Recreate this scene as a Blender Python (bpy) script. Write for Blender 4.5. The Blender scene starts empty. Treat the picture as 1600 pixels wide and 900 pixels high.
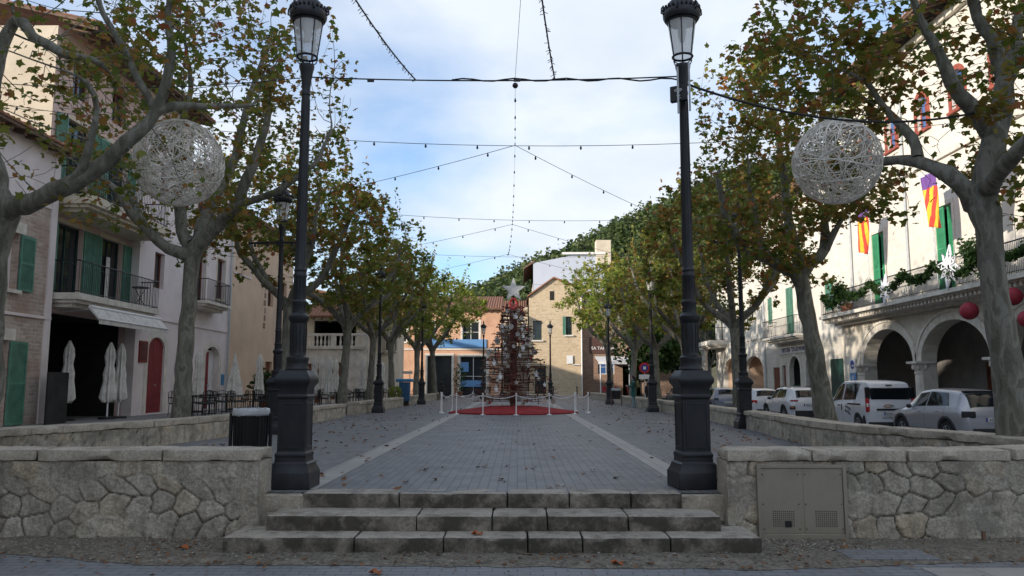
import bpy, bmesh, math, random
import numpy as np
from mathutils import Vector, Matrix, noise, kdtree
R_ = math.radians
PI = math.pi
SC = bpy.context.scene
COL = SC.collection
# ------------------------------------------------------------------ camera
CAMZ = 1.15
FOC = 1250.0                       # focal length in pixels of a 1600 px wide frame
PITCH = math.atan(150/1250.0); YAW = 8/1250.0
cd = bpy.data.cameras.new('camera'); cam = bpy.data.objects.new('camera', cd); COL.objects.link(cam)
cd.sensor_width = 36; cd.lens = 36*FOC/1600; cd.clip_start = 0.05; cd.clip_end = 3000
cam.location = (0, 0, CAMZ); cam.rotation_euler = (PI/2+PITCH, 0, YAW)
SC.camera = cam
# ------------------------------------------------------------------ light
SUN_EL, SUN_AZ = R_(14), R_(237)      # azimuth clockwise from +Y: low sun behind the camera to the left
w = bpy.data.worlds.new('World'); SC.world = w; w.use_nodes = True
nt = w.node_tree; nt.nodes.clear()
def N(nt, t, **k):
    n = nt.nodes.new(t)
    for a, b in k.items(): setattr(n, a, b)
    return n
out = N(nt, 'ShaderNodeOutputWorld'); bg = N(nt, 'ShaderNodeBackground'); bg.inputs[1].default_value = 0.1
sky = N(nt, 'ShaderNodeTexSky', sky_type='NISHITA'); sky.sun_disc = False
sky.sun_elevation = SUN_EL; sky.sun_rotation = SUN_AZ; sky.air_density = 1.0; sky.dust_density = 0.6; sky.ozone_density = 2.0
tc = N(nt, 'ShaderNodeTexCoord'); sep = N(nt, 'ShaderNodeSeparateXYZ'); nt.links.new(tc.outputs['Generated'], sep.inputs[0])
zc = N(nt, 'ShaderNodeMath', operation='MAXIMUM'); zc.inputs[1].default_value = 0.0; nt.links.new(sep.outputs[2], zc.inputs[0])
za = N(nt, 'ShaderNodeMath', operation='ADD'); za.inputs[1].default_value = 0.22; nt.links.new(zc.outputs[0], za.inputs[0])
dx = N(nt, 'ShaderNodeMath', operation='DIVIDE'); dy = N(nt, 'ShaderNodeMath', operation='DIVIDE')
nt.links.new(sep.outputs[0], dx.inputs[0]); nt.links.new(za.outputs[0], dx.inputs[1])
nt.links.new(sep.outputs[1], dy.inputs[0]); nt.links.new(za.outputs[0], dy.inputs[1])
cmb = N(nt, 'ShaderNodeCombineXYZ'); nt.links.new(dx.outputs[0], cmb.inputs[0]); nt.links.new(dy.outputs[0], cmb.inputs[1])
mp = N(nt, 'ShaderNodeMapping'); mp.inputs['Location'].default_value = (1.02, 0.8, 0); mp.inputs['Scale'].default_value = (1.0, 0.9, 1)
nt.links.new(cmb.outputs[0], mp.inputs[0])
n1 = N(nt, 'ShaderNodeTexNoise'); n1.inputs['Scale'].default_value = 1.15; n1.inputs['Detail'].default_value = 7; n1.inputs['Roughness'].default_value = 0.5; n1.inputs['Distortion'].default_value = 0.25
nt.links.new(mp.outputs[0], n1.inputs['Vector'])
cr = N(nt, 'ShaderNodeValToRGB'); cr.color_ramp.elements[0].position = 0.37; cr.color_ramp.elements[1].position = 0.57
cr.color_ramp.elements[0].color = (0.2, .2, .2, 1); cr.color_ramp.elements[1].color = (1, 1, 1, 1)
nt.links.new(n1.outputs[0], cr.inputs[0])
n2 = N(nt, 'ShaderNodeTexNoise'); n2.inputs['Scale'].default_value = 2.6; n2.inputs['Detail'].default_value = 6
nt.links.new(mp.outputs[0], n2.inputs['Vector'])
cc = N(nt, 'ShaderNodeValToRGB'); cc.color_ramp.elements[0].position = 0.3; cc.color_ramp.elements[1].position = 0.72
CLD = 1.0
cc.color_ramp.elements[0].color = (.64, .71, .81, 1); cc.color_ramp.elements[1].color = (.80, .855, .92, 1)
nt.links.new(n2.outputs[0], cc.inputs[0])
gain = N(nt, 'ShaderNodeVectorMath', operation='SCALE'); gain.inputs['Scale'].default_value = 6.5
nt.links.new(cc.outputs[0], gain.inputs[0])
skyg = N(nt, 'ShaderNodeVectorMath', operation='MULTIPLY'); skyg.inputs[1].default_value = (.95, 1.25, 1.55)
nt.links.new(sky.outputs[0], skyg.inputs[0])
mixc = N(nt, 'ShaderNodeMixRGB'); nt.links.new(cr.outputs[0], mixc.inputs[0]); nt.links.new(skyg.outputs[0], mixc.inputs[1]); nt.links.new(gain.outputs[0], mixc.inputs[2])
nt.links.new(mixc.outputs[0], bg.inputs[0]); nt.links.new(bg.outputs[0], out.inputs[0])
sl = bpy.data.lights.new('sun', 'SUN'); sl.energy = 3.0; sl.angle = R_(1.2); sl.color = (1, .90, .78)
so = bpy.data.objects.new('sun', sl); COL.objects.link(so)
sd = Vector((math.sin(SUN_AZ)*math.cos(SUN_EL), math.cos(SUN_AZ)*math.cos(SUN_EL), math.sin(SUN_EL)))
so.rotation_euler = sd.to_track_quat('Z', 'Y').to_euler()
vs = SC.view_settings; vs.view_transform = 'Standard'; vs.look = 'None'; vs.gamma = 1; vs.exposure = 0.9; vs.use_curve_mapping = False
SC.render.engine = 'CYCLES'; SC.cycles.max_bounces = 6; SC.cycles.transparent_max_bounces = 8

# ------------------------------------------------------------------ helpers
_F0 = Vector((-math.sin(YAW), math.cos(YAW), 0)); _RT = Vector((math.cos(YAW), math.sin(YAW), 0))
_FW = _F0*math.cos(PITCH)+Vector((0, 0, 1))*math.sin(PITCH); _UP = -_F0*math.sin(PITCH)+Vector((0, 0, 1))*math.cos(PITCH)
def at(x, y, D):                   # measured pixel of the photograph + distance along the square -> world point
    r = _FW+_RT*((x-800)/FOC)+_UP*((450-y)/FOC)
    return Vector((0, 0, CAMZ))+r*(D/r.y)
def tag(o, label=None, cat=None, group=None, kind=None):
    if label: o['label'] = label
    if cat: o['category'] = cat
    if group: o['group'] = group
    if kind: o['kind'] = kind
    return o
def empty(name, loc=(0, 0, 0), rz=0, label=None, cat=None, group=None, kind=None):
    o = bpy.data.objects.new(name, None); o.empty_display_size = .2; COL.objects.link(o)
    o.location = loc; o.rotation_euler = (0, 0, rz); return tag(o, label, cat, group, kind)
def copy_tree(o, parent=None):
    c = o.copy(); COL.objects.link(c)
    if parent is not None: c.parent = parent
    for ch in list(o.children): copy_tree(ch, c)
    return c
def place(o, loc, rz=0, label=None, s=1.0):
    o.location = loc; o.rotation_euler = (0, 0, rz); o.scale = (s, s, s)
    if label: o['label'] = label
    return o
def origin_of(o):
    v = Vector((0, 0, 0))
    while o is not None: v = v+Vector(o.location); o = o.parent
    return v
class MB:
    def __init__(s): s.v = []; s.f = []; s.m = []; s.mi = 0
    def add(s, vs, fs):
        b = len(s.v); s.v.extend([tuple(p) for p in vs]); s.f.extend([tuple(b+i for i in f) for f in fs]); s.m.extend([s.mi]*len(fs)); return s
    def box(s, c, d, rz=0, rot=None):
        x, y, z = d[0]/2, d[1]/2, d[2]/2
        M = rot if rot is not None else Matrix.Rotation(rz, 3, 'Z')
        c = Vector(c)
        vs = [c+M@Vector((a*x, b*y, e*z)) for a, b, e in ((-1,-1,-1),(1,-1,-1),(1,1,-1),(-1,1,-1),(-1,-1,1),(1,-1,1),(1,1,1),(-1,1,1))]
        return s.add(vs, [(0,3,2,1),(4,5,6,7),(0,1,5,4),(1,2,6,5),(2,3,7,6),(3,0,4,7)])
    def bx(s, x0, x1, y0, y1, z0, z1): return s.box(((x0+x1)/2,(y0+y1)/2,(z0+z1)/2), (abs(x1-x0),abs(y1-y0),abs(z1-z0)))
    def tube(s, pts, r, n=8, cap=True):
        pts = [Vector(p) for p in pts]; k = len(pts)
        rs = [r]*k if not hasattr(r, '__len__') else list(r)
        if k < 2: return s
        t0 = (pts[1]-pts[0]).normalized(); ref = Vector((0, 0, 1)) if abs(t0.z) < .9 else Vector((1, 0, 0))
        u = t0.cross(ref).normalized(); vs = []; fs = []
        for i, p in enumerate(pts):
            t = (pts[min(i+1, k-1)]-pts[max(i-1, 0)])
            t = t.normalized() if t.length > 1e-9 else t0
            u = (u-t*u.dot(t)); u = u.normalized() if u.length > 1e-6 else t.orthogonal().normalized()
            v = t.cross(u)
            for j in range(n):
                a = 2*PI*j/n; vs.append(p+(u*math.cos(a)+v*math.sin(a))*rs[i])
        for i in range(k-1):
            for j in range(n):
                a = i*n+j; b = i*n+(j+1) % n; fs.append((a, b, b+n, a+n))
        if cap: fs.append(tuple(range(n))[::-1]); fs.append(tuple(range((k-1)*n, k*n)))
        return s.add(vs, fs)
    def lathe(s, prof, n=24, c=(0, 0, 0), rot=0, sq=False):   # prof (r, z)
        vs = []; fs = []; k = len(prof)
        for r, z in prof:
            for j in range(n):
                a = 2*PI*(j+.5)/n+rot; vs.append((c[0]+r*math.cos(a), c[1]+r*math.sin(a), c[2]+z))
        for i in range(k-1):
            for j in range(n):
                a = i*n+j; b = i*n+(j+1) % n; fs.append((a, b, b+n, a+n))
        fs.append(tuple(range(n))[::-1]); fs.append(tuple(range((k-1)*n, k*n)))
        return s.add(vs, fs)
    def prism(s, poly, vec):           # planar polygon (3d points) pushed along vec
        n = len(poly); v = Vector(vec); vs = [Vector(p) for p in poly]+[Vector(p)+v for p in poly]
        return s.add(vs, [tuple(range(n))[::-1], tuple(range(n, 2*n))]+[(i, (i+1) % n, (i+1) % n+n, i+n) for i in range(n)])
    def quad(s, a, b, c, d): return s.add([a, b, c, d], [(0, 1, 2, 3)])
    def sphere(s, c, r, n=10, sc=(1, 1, 1)):
        vs = []; fs = []
        for i in range(1, n):
            t = PI*i/n
            for j in range(2*n):
                a = PI*j/n; vs.append((c[0]+r*sc[0]*math.sin(t)*math.cos(a), c[1]+r*sc[1]*math.sin(t)*math.sin(a), c[2]+r*sc[2]*math.cos(t)))
        vs.append((c[0], c[1], c[2]+r*sc[2])); vs.append((c[0], c[1], c[2]-r*sc[2])); T = len(vs)-2; m = 2*n
        for i in range(n-2):
            for j in range(m): fs.append((i*m+j, (i+1)*m+j, (i+1)*m+(j+1) % m, i*m+(j+1) % m))
        for j in range(m): fs.append((T, j, (j+1) % m)); fs.append((T+1, (n-2)*m+(j+1) % m, (n-2)*m+j))
        return s.add(vs, fs)
    def build(s, name, mat, parent=None, smooth=35, bevel=0, local=False):
        me = bpy.data.meshes.new(name)
        vs = s.v
        if parent is not None and not local:
            o_ = origin_of(parent); vs = [(a-o_.x, b-o_.y, c-o_.z) for a, b, c in s.v]
        me.from_pydata(vs, [], s.f)
        mats = mat if isinstance(mat, (list, tuple)) else [mat]
        for m in mats: me.materials.append(m)
        if len(mats) > 1: me.polygons.foreach_set('material_index', s.m)
        bm = bmesh.new(); bm.from_mesh(me); bmesh.ops.recalc_face_normals(bm, faces=bm.faces); bm.to_mesh(me); bm.free()
        if smooth:
            me.polygons.foreach_set('use_smooth', [True]*len(me.polygons)); me.set_sharp_from_angle(angle=R_(smooth))
        o = bpy.data.objects.new(name, me); COL.objects.link(o)
        if parent is not None: o.parent = parent
        if bevel:
            b = o.modifiers.new('bevel', 'BEVEL'); b.width = bevel; b.segments = 2; b.limit_method = 'ANGLE'; b.angle_limit = R_(40)
        return o
def fast_mesh(name, V, loops, sizes, mat, parent=None, smooth=False, attrs=None):
    me = bpy.data.meshes.new(name); me.vertices.add(len(V)); me.vertices.foreach_set('co', np.asarray(V, dtype=np.float32).ravel())
    loops = np.asarray(loops, dtype=np.int32).ravel(); sizes = np.asarray(sizes, dtype=np.int32)
    me.loops.add(len(loops)); me.loops.foreach_set('vertex_index', loops)
    me.polygons.add(len(sizes)); me.polygons.foreach_set('loop_start', np.concatenate([[0], np.cumsum(sizes)[:-1]]).astype(np.int32))
    me.update(calc_edges=True)
    if attrs:
        for k, a in attrs.items():
            at_ = me.attributes.new(k, 'FLOAT', 'POINT'); at_.data.foreach_set('value', np.asarray(a, dtype=np.float32))
    if smooth: me.polygons.foreach_set('use_smooth', [True]*len(sizes))
    me.materials.append(mat); o = bpy.data.objects.new(name, me); COL.objects.link(o)
    if parent is not None: o.parent = parent
    return o
def text_obj(name, s, size, mat, loc, rot, parent=None, align='CENTER', ext=.004, scale=(1, 1, 1)):
    c = bpy.data.curves.new(name, 'FONT'); c.body = s; c.size = size; c.align_x = align; c.align_y = 'CENTER'; c.extrude = ext
    t = bpy.data.objects.new('tmp', c); COL.objects.link(t)
    bpy.context.view_layer.update()
    me = bpy.data.meshes.new_from_object(t.evaluated_get(bpy.context.evaluated_depsgraph_get()))
    bpy.data.objects.remove(t); me.materials.clear(); me.materials.append(mat)
    o = bpy.data.objects.new(name, me); COL.objects.link(o); o.scale = scale
    o.rotation_euler = rot; p = Vector(loc)
    if parent is not None: o.parent = parent; p = p-origin_of(parent)
    o.location = p; return o
# ------------------------------------------------------------------ materials
def new_mat(name):
    m = bpy.data.materials.new(name); m.use_nodes = True; nt = m.node_tree; nt.nodes.clear()
    o = N(nt, 'ShaderNodeOutputMaterial'); b = N(nt, 'ShaderNodeBsdfPrincipled'); nt.links.new(b.outputs[0], o.inputs[0])
    return m, nt, b, o
def rgba(c): return (c[0], c[1], c[2], 1)
def coords(nt, kind='Object'):
    t = N(nt, 'ShaderNodeTexCoord'); return t.outputs[kind]
def noise_n(nt, vec, scale, detail=5, rough=.6):
    n = N(nt, 'ShaderNodeTexNoise'); n.inputs['Scale'].default_value = scale; n.inputs['Detail'].default_value = detail; n.inputs['Roughness'].default_value = rough
    if vec is not None: nt.links.new(vec, n.inputs['Vector'])
    return n
def ramp(nt, fac, stops):
    r = N(nt, 'ShaderNodeValToRGB'); e = r.color_ramp.elements
    while len(e) < len(stops): e.new(.5)
    for i, (p, c) in enumerate(stops):
        e[i].position = p; e[i].color = rgba(c) if hasattr(c, '__len__') else (c, c, c, 1)
    nt.links.new(fac, r.inputs[0]); return r.outputs[0]
def mixc_(nt, fac, a, b, mode='MIX'):
    m = N(nt, 'ShaderNodeMixRGB', blend_type=mode)
    for i, v in enumerate((fac, a, b)):
        if hasattr(v, 'is_linked') or isinstance(v, bpy.types.NodeSocket): nt.links.new(v, m.inputs[i])
        elif hasattr(v, '__len__'): m.inputs[i].default_value = rgba(v)
        else: m.inputs[i].default_value = v
    return m.outputs[0]
def bump_(nt, b, h, strength=.3, dist=.01):
    n = N(nt, 'ShaderNodeBump'); n.inputs['Strength'].default_value = strength; n.inputs['Distance'].default_value = dist
    nt.links.new(h, n.inputs['Height']); nt.links.new(n.outputs[0], b.inputs['Normal'])
def mat(name, col, rough=.7, var=.25, scale=3, bscale=40, bump=.15, metal=0, stain=None, sscale=1.2, spec=.5, dist=.01):
    m, nt, b, o = new_mat(name); v = coords(nt)
    n = noise_n(nt, v, scale, 6)
    lo = [c*(1-var) for c in col]; hi = [min(1, c*(1+var)) for c in col]
    c = ramp(nt, n.outputs[0], [(.3, lo), (.7, hi)])
    if stain:
        s = noise_n(nt, v, sscale, 7, .65); c = mixc_(nt, ramp(nt, s.outputs[0], [(.5, 0.0), (.68, .75)]), c, stain)
    nt.links.new(c, b.inputs['Base Color']); b.inputs['Metallic'].default_value = metal
    rr = ramp(nt, n.outputs[0], [(.3, min(1, rough*1.1)), (.7, rough*.9)]); nt.links.new(rr, b.inputs['Roughness'])
    b.inputs['Specular IOR Level'].default_value = spec
    if bump: bump_(nt, b, noise_n(nt, v, bscale, 4).outputs[0], bump, dist)
    return m
def wallvec(nt):                      # (x+y, z) so courses run level on walls facing either way
    s = N(nt, 'ShaderNodeSeparateXYZ'); nt.links.new(coords(nt), s.inputs[0])
    a = N(nt, 'ShaderNodeMath', operation='ADD'); nt.links.new(s.outputs[0], a.inputs[0]); nt.links.new(s.outputs[1], a.inputs[1])
    c = N(nt, 'ShaderNodeCombineXYZ'); nt.links.new(a.outputs[0], c.inputs[0]); nt.links.new(s.outputs[2], c.inputs[1]); return c.outputs[0]
def masonry(name, c1, c2, mortar, bw, bh, msize=.012, warp=.05, bump=.5, stain=None, rough=.85, sscale=.7, wscale=3, dist=.02):
    m, nt, b, o = new_mat(name); v = wallvec(nt)
    nn = noise_n(nt, v, wscale, 3); sub = N(nt, 'ShaderNodeVectorMath', operation='SUBTRACT'); sub.inputs[1].default_value = (.5, .5, .5)
    nt.links.new(nn.outputs[1], sub.inputs[0]); sc = N(nt, 'ShaderNodeVectorMath', operation='SCALE'); sc.inputs['Scale'].default_value = warp*2
    nt.links.new(sub.outputs[0], sc.inputs[0]); ad = N(nt, 'ShaderNodeVectorMath', operation='ADD'); nt.links.new(v, ad.inputs[0]); nt.links.new(sc.outputs[0], ad.inputs[1])
    t = N(nt, 'ShaderNodeTexBrick'); t.inputs['Scale'].default_value = 1; t.inputs['Brick Width'].default_value = bw; t.inputs['Row Height'].default_value = bh
    t.inputs['Mortar Size'].default_value = msize; t.inputs['Mortar Smooth'].default_value = .3; t.inputs['Color1'].default_value = rgba(c1); t.inputs['Color2'].default_value = rgba(c2); t.inputs['Mortar'].default_value = rgba(mortar)
    t.offset_frequency = 2; nt.links.new(ad.outputs[0], t.inputs['Vector'])
    n = noise_n(nt, v, 5, 6); c = mixc_(nt, .35, t.outputs[0], ramp(nt, n.outputs[0], [(.3, .4), (.75, 1.0)]), 'MULTIPLY')
    if stain:
        s = noise_n(nt, v, sscale, 7, .65); c = mixc_(nt, ramp(nt, s.outputs[0], [(.45, 0.0), (.66, .8)]), c, stain)
    nt.links.new(c, b.inputs['Base Color']); b.inputs['Roughness'].default_value = rough
    n3 = noise_n(nt, v, 30, 4); h = mixc_(nt, .25, ramp(nt, t.outputs[1], [(0, 1.0), (1, 0.0)]), n3.outputs[0]); bump_(nt, b, h, bump, dist)
    return m
def glass_dark(name, col=(.02, .025, .03), rough=.06):
    m, nt, b, o = new_mat(name); b.inputs['Base Color'].default_value = rgba(col); b.inputs['Roughness'].default_value = rough
    b.inputs['Specular IOR Level'].default_value = .6
    n = noise_n(nt, coords(nt), 1.2, 2); bump_(nt, b, n.outputs[0], .05, .02); return m
M = {}
def speckled(name, c1, c2, st, ss, riser=None):
    m, nt, b, o = new_mat(name); v = coords(nt)
    n = noise_n(nt, v, 5, 8, .7); c = ramp(nt, n.outputs[0], [(.3, c2), (.65, c1)])
    n2 = noise_n(nt, v, 42, 6, .75); c = mixc_(nt, .6, c, ramp(nt, n2.outputs[0], [(.38, .4), (.6, 1.0)]), 'MULTIPLY')
    n3 = noise_n(nt, v, ss, 8, .7); c = mixc_(nt, ramp(nt, n3.outputs[0], [(.5, 0.0), (.62, .75)]), c, st)
    if riser:                                        # darker, noise-broken tone on the upright faces
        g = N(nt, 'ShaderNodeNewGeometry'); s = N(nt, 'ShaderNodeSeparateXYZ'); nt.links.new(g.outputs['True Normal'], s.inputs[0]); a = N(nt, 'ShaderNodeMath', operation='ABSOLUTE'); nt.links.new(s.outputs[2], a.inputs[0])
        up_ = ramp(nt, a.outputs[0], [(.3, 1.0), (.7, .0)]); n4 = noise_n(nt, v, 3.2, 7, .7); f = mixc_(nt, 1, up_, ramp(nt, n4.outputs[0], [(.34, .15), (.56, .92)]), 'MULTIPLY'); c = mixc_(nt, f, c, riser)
    nt.links.new(c, b.inputs['Base Color']); b.inputs['Roughness'].default_value = .9; bump_(nt, b, n2.outputs[0], .8, .01); return m
M['iron'] = mat('painted_iron', (.009, .010, .0135), .45, .35, 6, 60, .25, stain=(.02, .02, .021), sscale=5, spec=.45)
M['black'] = mat('black_plastic', (.01, .01, .011), .5, .2)
M['stone'] = speckled('limestone_slab', (.58, .51, .41), (.37, .325, .26), (.22, .19, .14), 1.6)
M['steel'] = mat('brushed_steel', (.36, .325, .26), .38, .2, 2, 90, .05, metal=.5, stain=(.24, .21, .17), sscale=2)
M['zinc'] = mat('galvanised_metal', (.45, .47, .48), .5, .15, 8, 80, .1, metal=.3)
M['white'] = mat('white_paint', (.72, .71, .70), .5, .08, 5, 40, .08)
M['redcar'] = mat('red_carpet', (.27, .012, .016), .95, .3, 3, 60, .5, stain=(.16, .02, .02), sscale=2)
M['redwood'] = mat('red_brown_wood', (.11, .028, .02), .7, .4, 5, 30, .3)
M['wood'] = mat('weathered_wood', (.15, .09, .06), .8, .4, 4, 30, .3)
M['green'] = mat('green_shutter_paint', (.085, .22, .155), .5, .25, 3, 25, .15)
M['dgreen'] = mat('dark_green_paint', (.008, .04, .03), .5, .2, 3, 25, .15)
M['lgreen'] = mat('bright_green_shutter_paint', (.04, .26, .12), .5, .2, 3, 25, .15)
M['wine'] = mat('wine_red_paint', (.20, .012, .018), .5, .25, 2, 30, .15)
M['brownwood'] = mat('brown_door_wood', (.16, .045, .02), .6, .35, 3, 30, .2)
M['dark'] = mat('dark_interior', (.02, .018, .016), .9, .3, 2)
M['glass'] = glass_dark('window_glass')
M['canvas'] = mat('cream_canvas', (.68, .65, .60), .9, .12, 5, 20, .5, stain=(.4, .38, .36), sscale=4)
M['plaster_l'] = mat('pinkish_plaster', (.76, .67, .64), .9, .1, .8, 60, .15, stain=(.60, .51, .48), sscale=.5)
M['plaster_c'] = mat('cream_plaster', (.60, .52, .40), .9, .12, .9, 60, .15, stain=(.45, .38, .3), sscale=.7)
M['plaster_pink'] = mat('salmon_plaster', (.62, .46, .41), .9, .12, 1.2, 60, .15)
M['plaster_o'] = mat('ochre_orange_plaster', (.66, .48, .34), .9, .1, .8, 60, .12, stain=(.54, .38, .27), sscale=.5)
M['plaster_or'] = mat('terracotta_plaster', (.58, .34, .22), .9, .12, 1, 50, .12, stain=(.4, .2, .12), sscale=.8)
M['plaster_bl'] = mat('pale_blue_render', (.46, .50, .58), .9, .05, .6, 50, .08)
M['trim'] = mat('pale_stone_trim', (.66, .61, .53), .85, .18, 3, 40, .35, stain=(.50, .45, .37), sscale=2.5)
M['tile'] = mat('roof_tile', (.26, .11, .06), .85, .4, 9, 30, .3, stain=(.12, .08, .05), sscale=3)
M['rubble'] = masonry('rubble_stone_wall', (.62, .50, .41), (.42, .33, .26), (.58, .50, .43), .30, .115, .02, .05, .7, stain=(.34, .22, .17), sscale=1.0)
M['gable'] = masonry('sandstone_rubble_wall', (.66, .52, .35), (.50, .37, .23), (.64, .53, .38), .36, .17, .022, .09, .8, stain=(.58, .44, .28), sscale=.4)
M['brownst'] = masonry('brown_rubble_wall', (.34, .20, .13), (.22, .13, .09), (.34, .25, .19), .32, .16, .025, .07, .7)
M['ashlar'] = masonry('pale_ashlar_wall', (.78, .74, .66), (.72, .68, .60), (.60, .56, .49), .72, .34, .006, .01, .35, stain=(.64, .58, .49), sscale=.5)
M['ashlar_st'] = masonry('stained_ashlar_wall', (.74, .68, .58), (.65, .60, .50), (.54, .49, .41), .62, .31, .008, .015, .45, stain=(.50, .45, .37), sscale=1.1)
M['redbrick'] = mat('red_brick_trim', (.30, .07, .045), .85, .3, 9, 40, .3)
M['skyglass'] = glass_dark('sky_tinted_glass', (.05, .12, .3), .05)  # blue of the reflected sky put into the base colour
def leafmat(name, stops, trans=.48, ns=1.1):
    k_ = 1.75 if 'plane' in name else 1.0; stops = [(p, tuple(q*k_ for q in c)) for p, c in stops]
    m, nt, b, o = new_mat(name); g = N(nt, 'ShaderNodeNewGeometry')
    c = ramp(nt, g.outputs['Random Per Island'], stops)
    v = coords(nt); n = noise_n(nt, v, ns, 2)
    c2 = mixc_(nt, ramp(nt, n.outputs[0], [(.5, 0.0), (.66, .45)]), c, ramp(nt, g.outputs['Random Per Island'], [(0, stops[-1][1]), (1, stops[-2][1])]))
    nt.links.new(c2, b.inputs['Base Color']); b.inputs['Roughness'].default_value = .62; b.inputs['Specular IOR Level'].default_value = .3
    t = N(nt, 'ShaderNodeBsdfTranslucent'); nt.links.new(c2, t.inputs[0]); ms = N(nt, 'ShaderNodeMixShader'); ms.inputs[0].default_value = trans
    nt.links.new(b.outputs[0], ms.inputs[1]); nt.links.new(t.outputs[0], ms.inputs[2]); nt.links.new(ms.outputs[0], o.inputs[0]); return m
GR = [(.0, (.055, .08, .012)), (.4, (.09, .115, .02)), (.7, (.12, .145, .025)), (.9, (.18, .14, .03)), (1, (.17, .07, .022))]
RU = [(.0, (.055, .08, .013)), (.45, (.09, .11, .018)), (.68, (.13, .135, .025)), (.85, (.20, .11, .028)), (1, (.17, .05, .022))]
YG = [(.0, (.07, .11, .016)), (.4, (.13, .18, .025)), (.75, (.21, .22, .04)), (.92, (.22, .17, .04)), (1, (.17, .10, .03))]
M['leaf'] = leafmat('plane_leaf_green', GR); M['leafr'] = leafmat('plane_leaf_rust', RU); M['leafy'] = leafmat('plane_leaf_yellow', YG)
M['shrub'] = leafmat('shrub_leaf', [(0, (.02, .05, .012)), (.5, (.035, .08, .02)), (.8, (.05, .10, .03)), (1, (.07, .11, .03))])
M['pine'] = leafmat('pine_needles', [(0, (.035, .06, .02)), (.5, (.06, .095, .03)), (.8, (.095, .125, .04)), (1, (.12, .135, .045))], .25, .09)
M['dry'] = leafmat('dry_fallen_leaf', [(0, (.14, .07, .03)), (.5, (.20, .09, .035)), (.8, (.12, .06, .03)), (1, (.30, .11, .03))], .1)
def barkmat():
    m, nt, b, o = new_mat('plane_bark'); v = coords(nt)
    n = noise_n(nt, v, 6.5, 2.5, .5); n.inputs['Distortion'].default_value = .6; s = N(nt, 'ShaderNodeMapping'); s.inputs['Scale'].default_value = (1, 1, .35); nt.links.new(v, s.inputs[0]); nt.links.new(s.outputs[0], n.inputs['Vector'])
    c = ramp(nt, n.outputs[0], [(.38, (.11, .105, .078)), (.40, (.145, .138, .105)), (.50, (.16, .152, .118)), (.52, (.215, .207, .17)), (.61, (.205, .195, .155)), (.63, (.13, .12, .09))])
    n2 = noise_n(nt, v, 26, 4); c = mixc_(nt, .4, c, ramp(nt, n2.outputs[0], [(.3, .5), (.7, 1.0)]), 'MULTIPLY')
    nt.links.new(c, b.inputs['Base Color']); b.inputs['Roughness'].default_value = .85
    bump_(nt, b, n2.outputs[0], .5, .015); return m
M['bark'] = barkmat()
def paver(name, c1, c2, mortar, bw, bh, bump=.3, stain=None, rough=.6, rot=0):
    m, nt, b, o = new_mat(name); v = coords(nt)
    mp = N(nt, 'ShaderNodeMapping'); mp.inputs['Rotation'].default_value = (0, 0, rot); nt.links.new(v, mp.inputs[0])
    t = N(nt, 'ShaderNodeTexBrick'); t.inputs['Scale'].default_value = 1; t.inputs['Brick Width'].default_value = bw; t.inputs['Row Height'].default_value = bh
    t.inputs['Mortar Size'].default_value = .005; t.inputs['Color1'].default_value = rgba(c1); t.inputs['Color2'].default_value = rgba(c2); t.inputs['Mortar'].default_value = rgba(mortar)
    nt.links.new(mp.outputs[0], t.inputs['Vector'])
    n = noise_n(nt, v, 1.1, 7, .65); c = mixc_(nt, .6, t.outputs[0], ramp(nt, n.outputs[0], [(.3, .62), (.7, 1.0)]), 'MULTIPLY')
    if stain: c = mixc_(nt, ramp(nt, noise_n(nt, v, .6, 6).outputs[0], [(.5, 0.0), (.7, .6)]), c, stain)
    nt.links.new(c, b.inputs['Base Color']); nt.links.new(ramp(nt, n.outputs[0], [(.3, rough-.12), (.7, rough+.12)]), b.inputs['Roughness'])
    h = mixc_(nt, .2, ramp(nt, t.outputs[1], [(0, 1.0), (1, 0.0)]), noise_n(nt, v, 70, 3).outputs[0]); bump_(nt, b, h, bump, .008)
    return m
M['paving'] = paver('blue_grey_paving', (.195, .192, .19), (.145, .144, .145), (.05, .05, .052),   .22, .11, rot=PI/2, stain=(.115, .11, .105))
M['band'] = paver('pale_paving_band', (.36, .34, .31), (.31, .29, .265), (.12, .11, .10), .34, .5, rot=PI/2)
M['street'] = paver('street_paving', (.22, .222, .228), (.19, .193, .198), (.07, .07, .075), .22, .11)
M['asphalt'] = mat('asphalt', (.075, .075, .08), .85, .2, 2, 120, .4)
M['sidewalk'] = paver('pavement_slabs', (.26, .25, .24), (.22, .21, .20), (.12, .11, .10), .4, .4)
M['soil'] = mat('gritty_soil', (.15, .13, .10), .95, .7, 26, 60, .9, stain=(.26, .225, .18), sscale=5, dist=.02)
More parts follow.
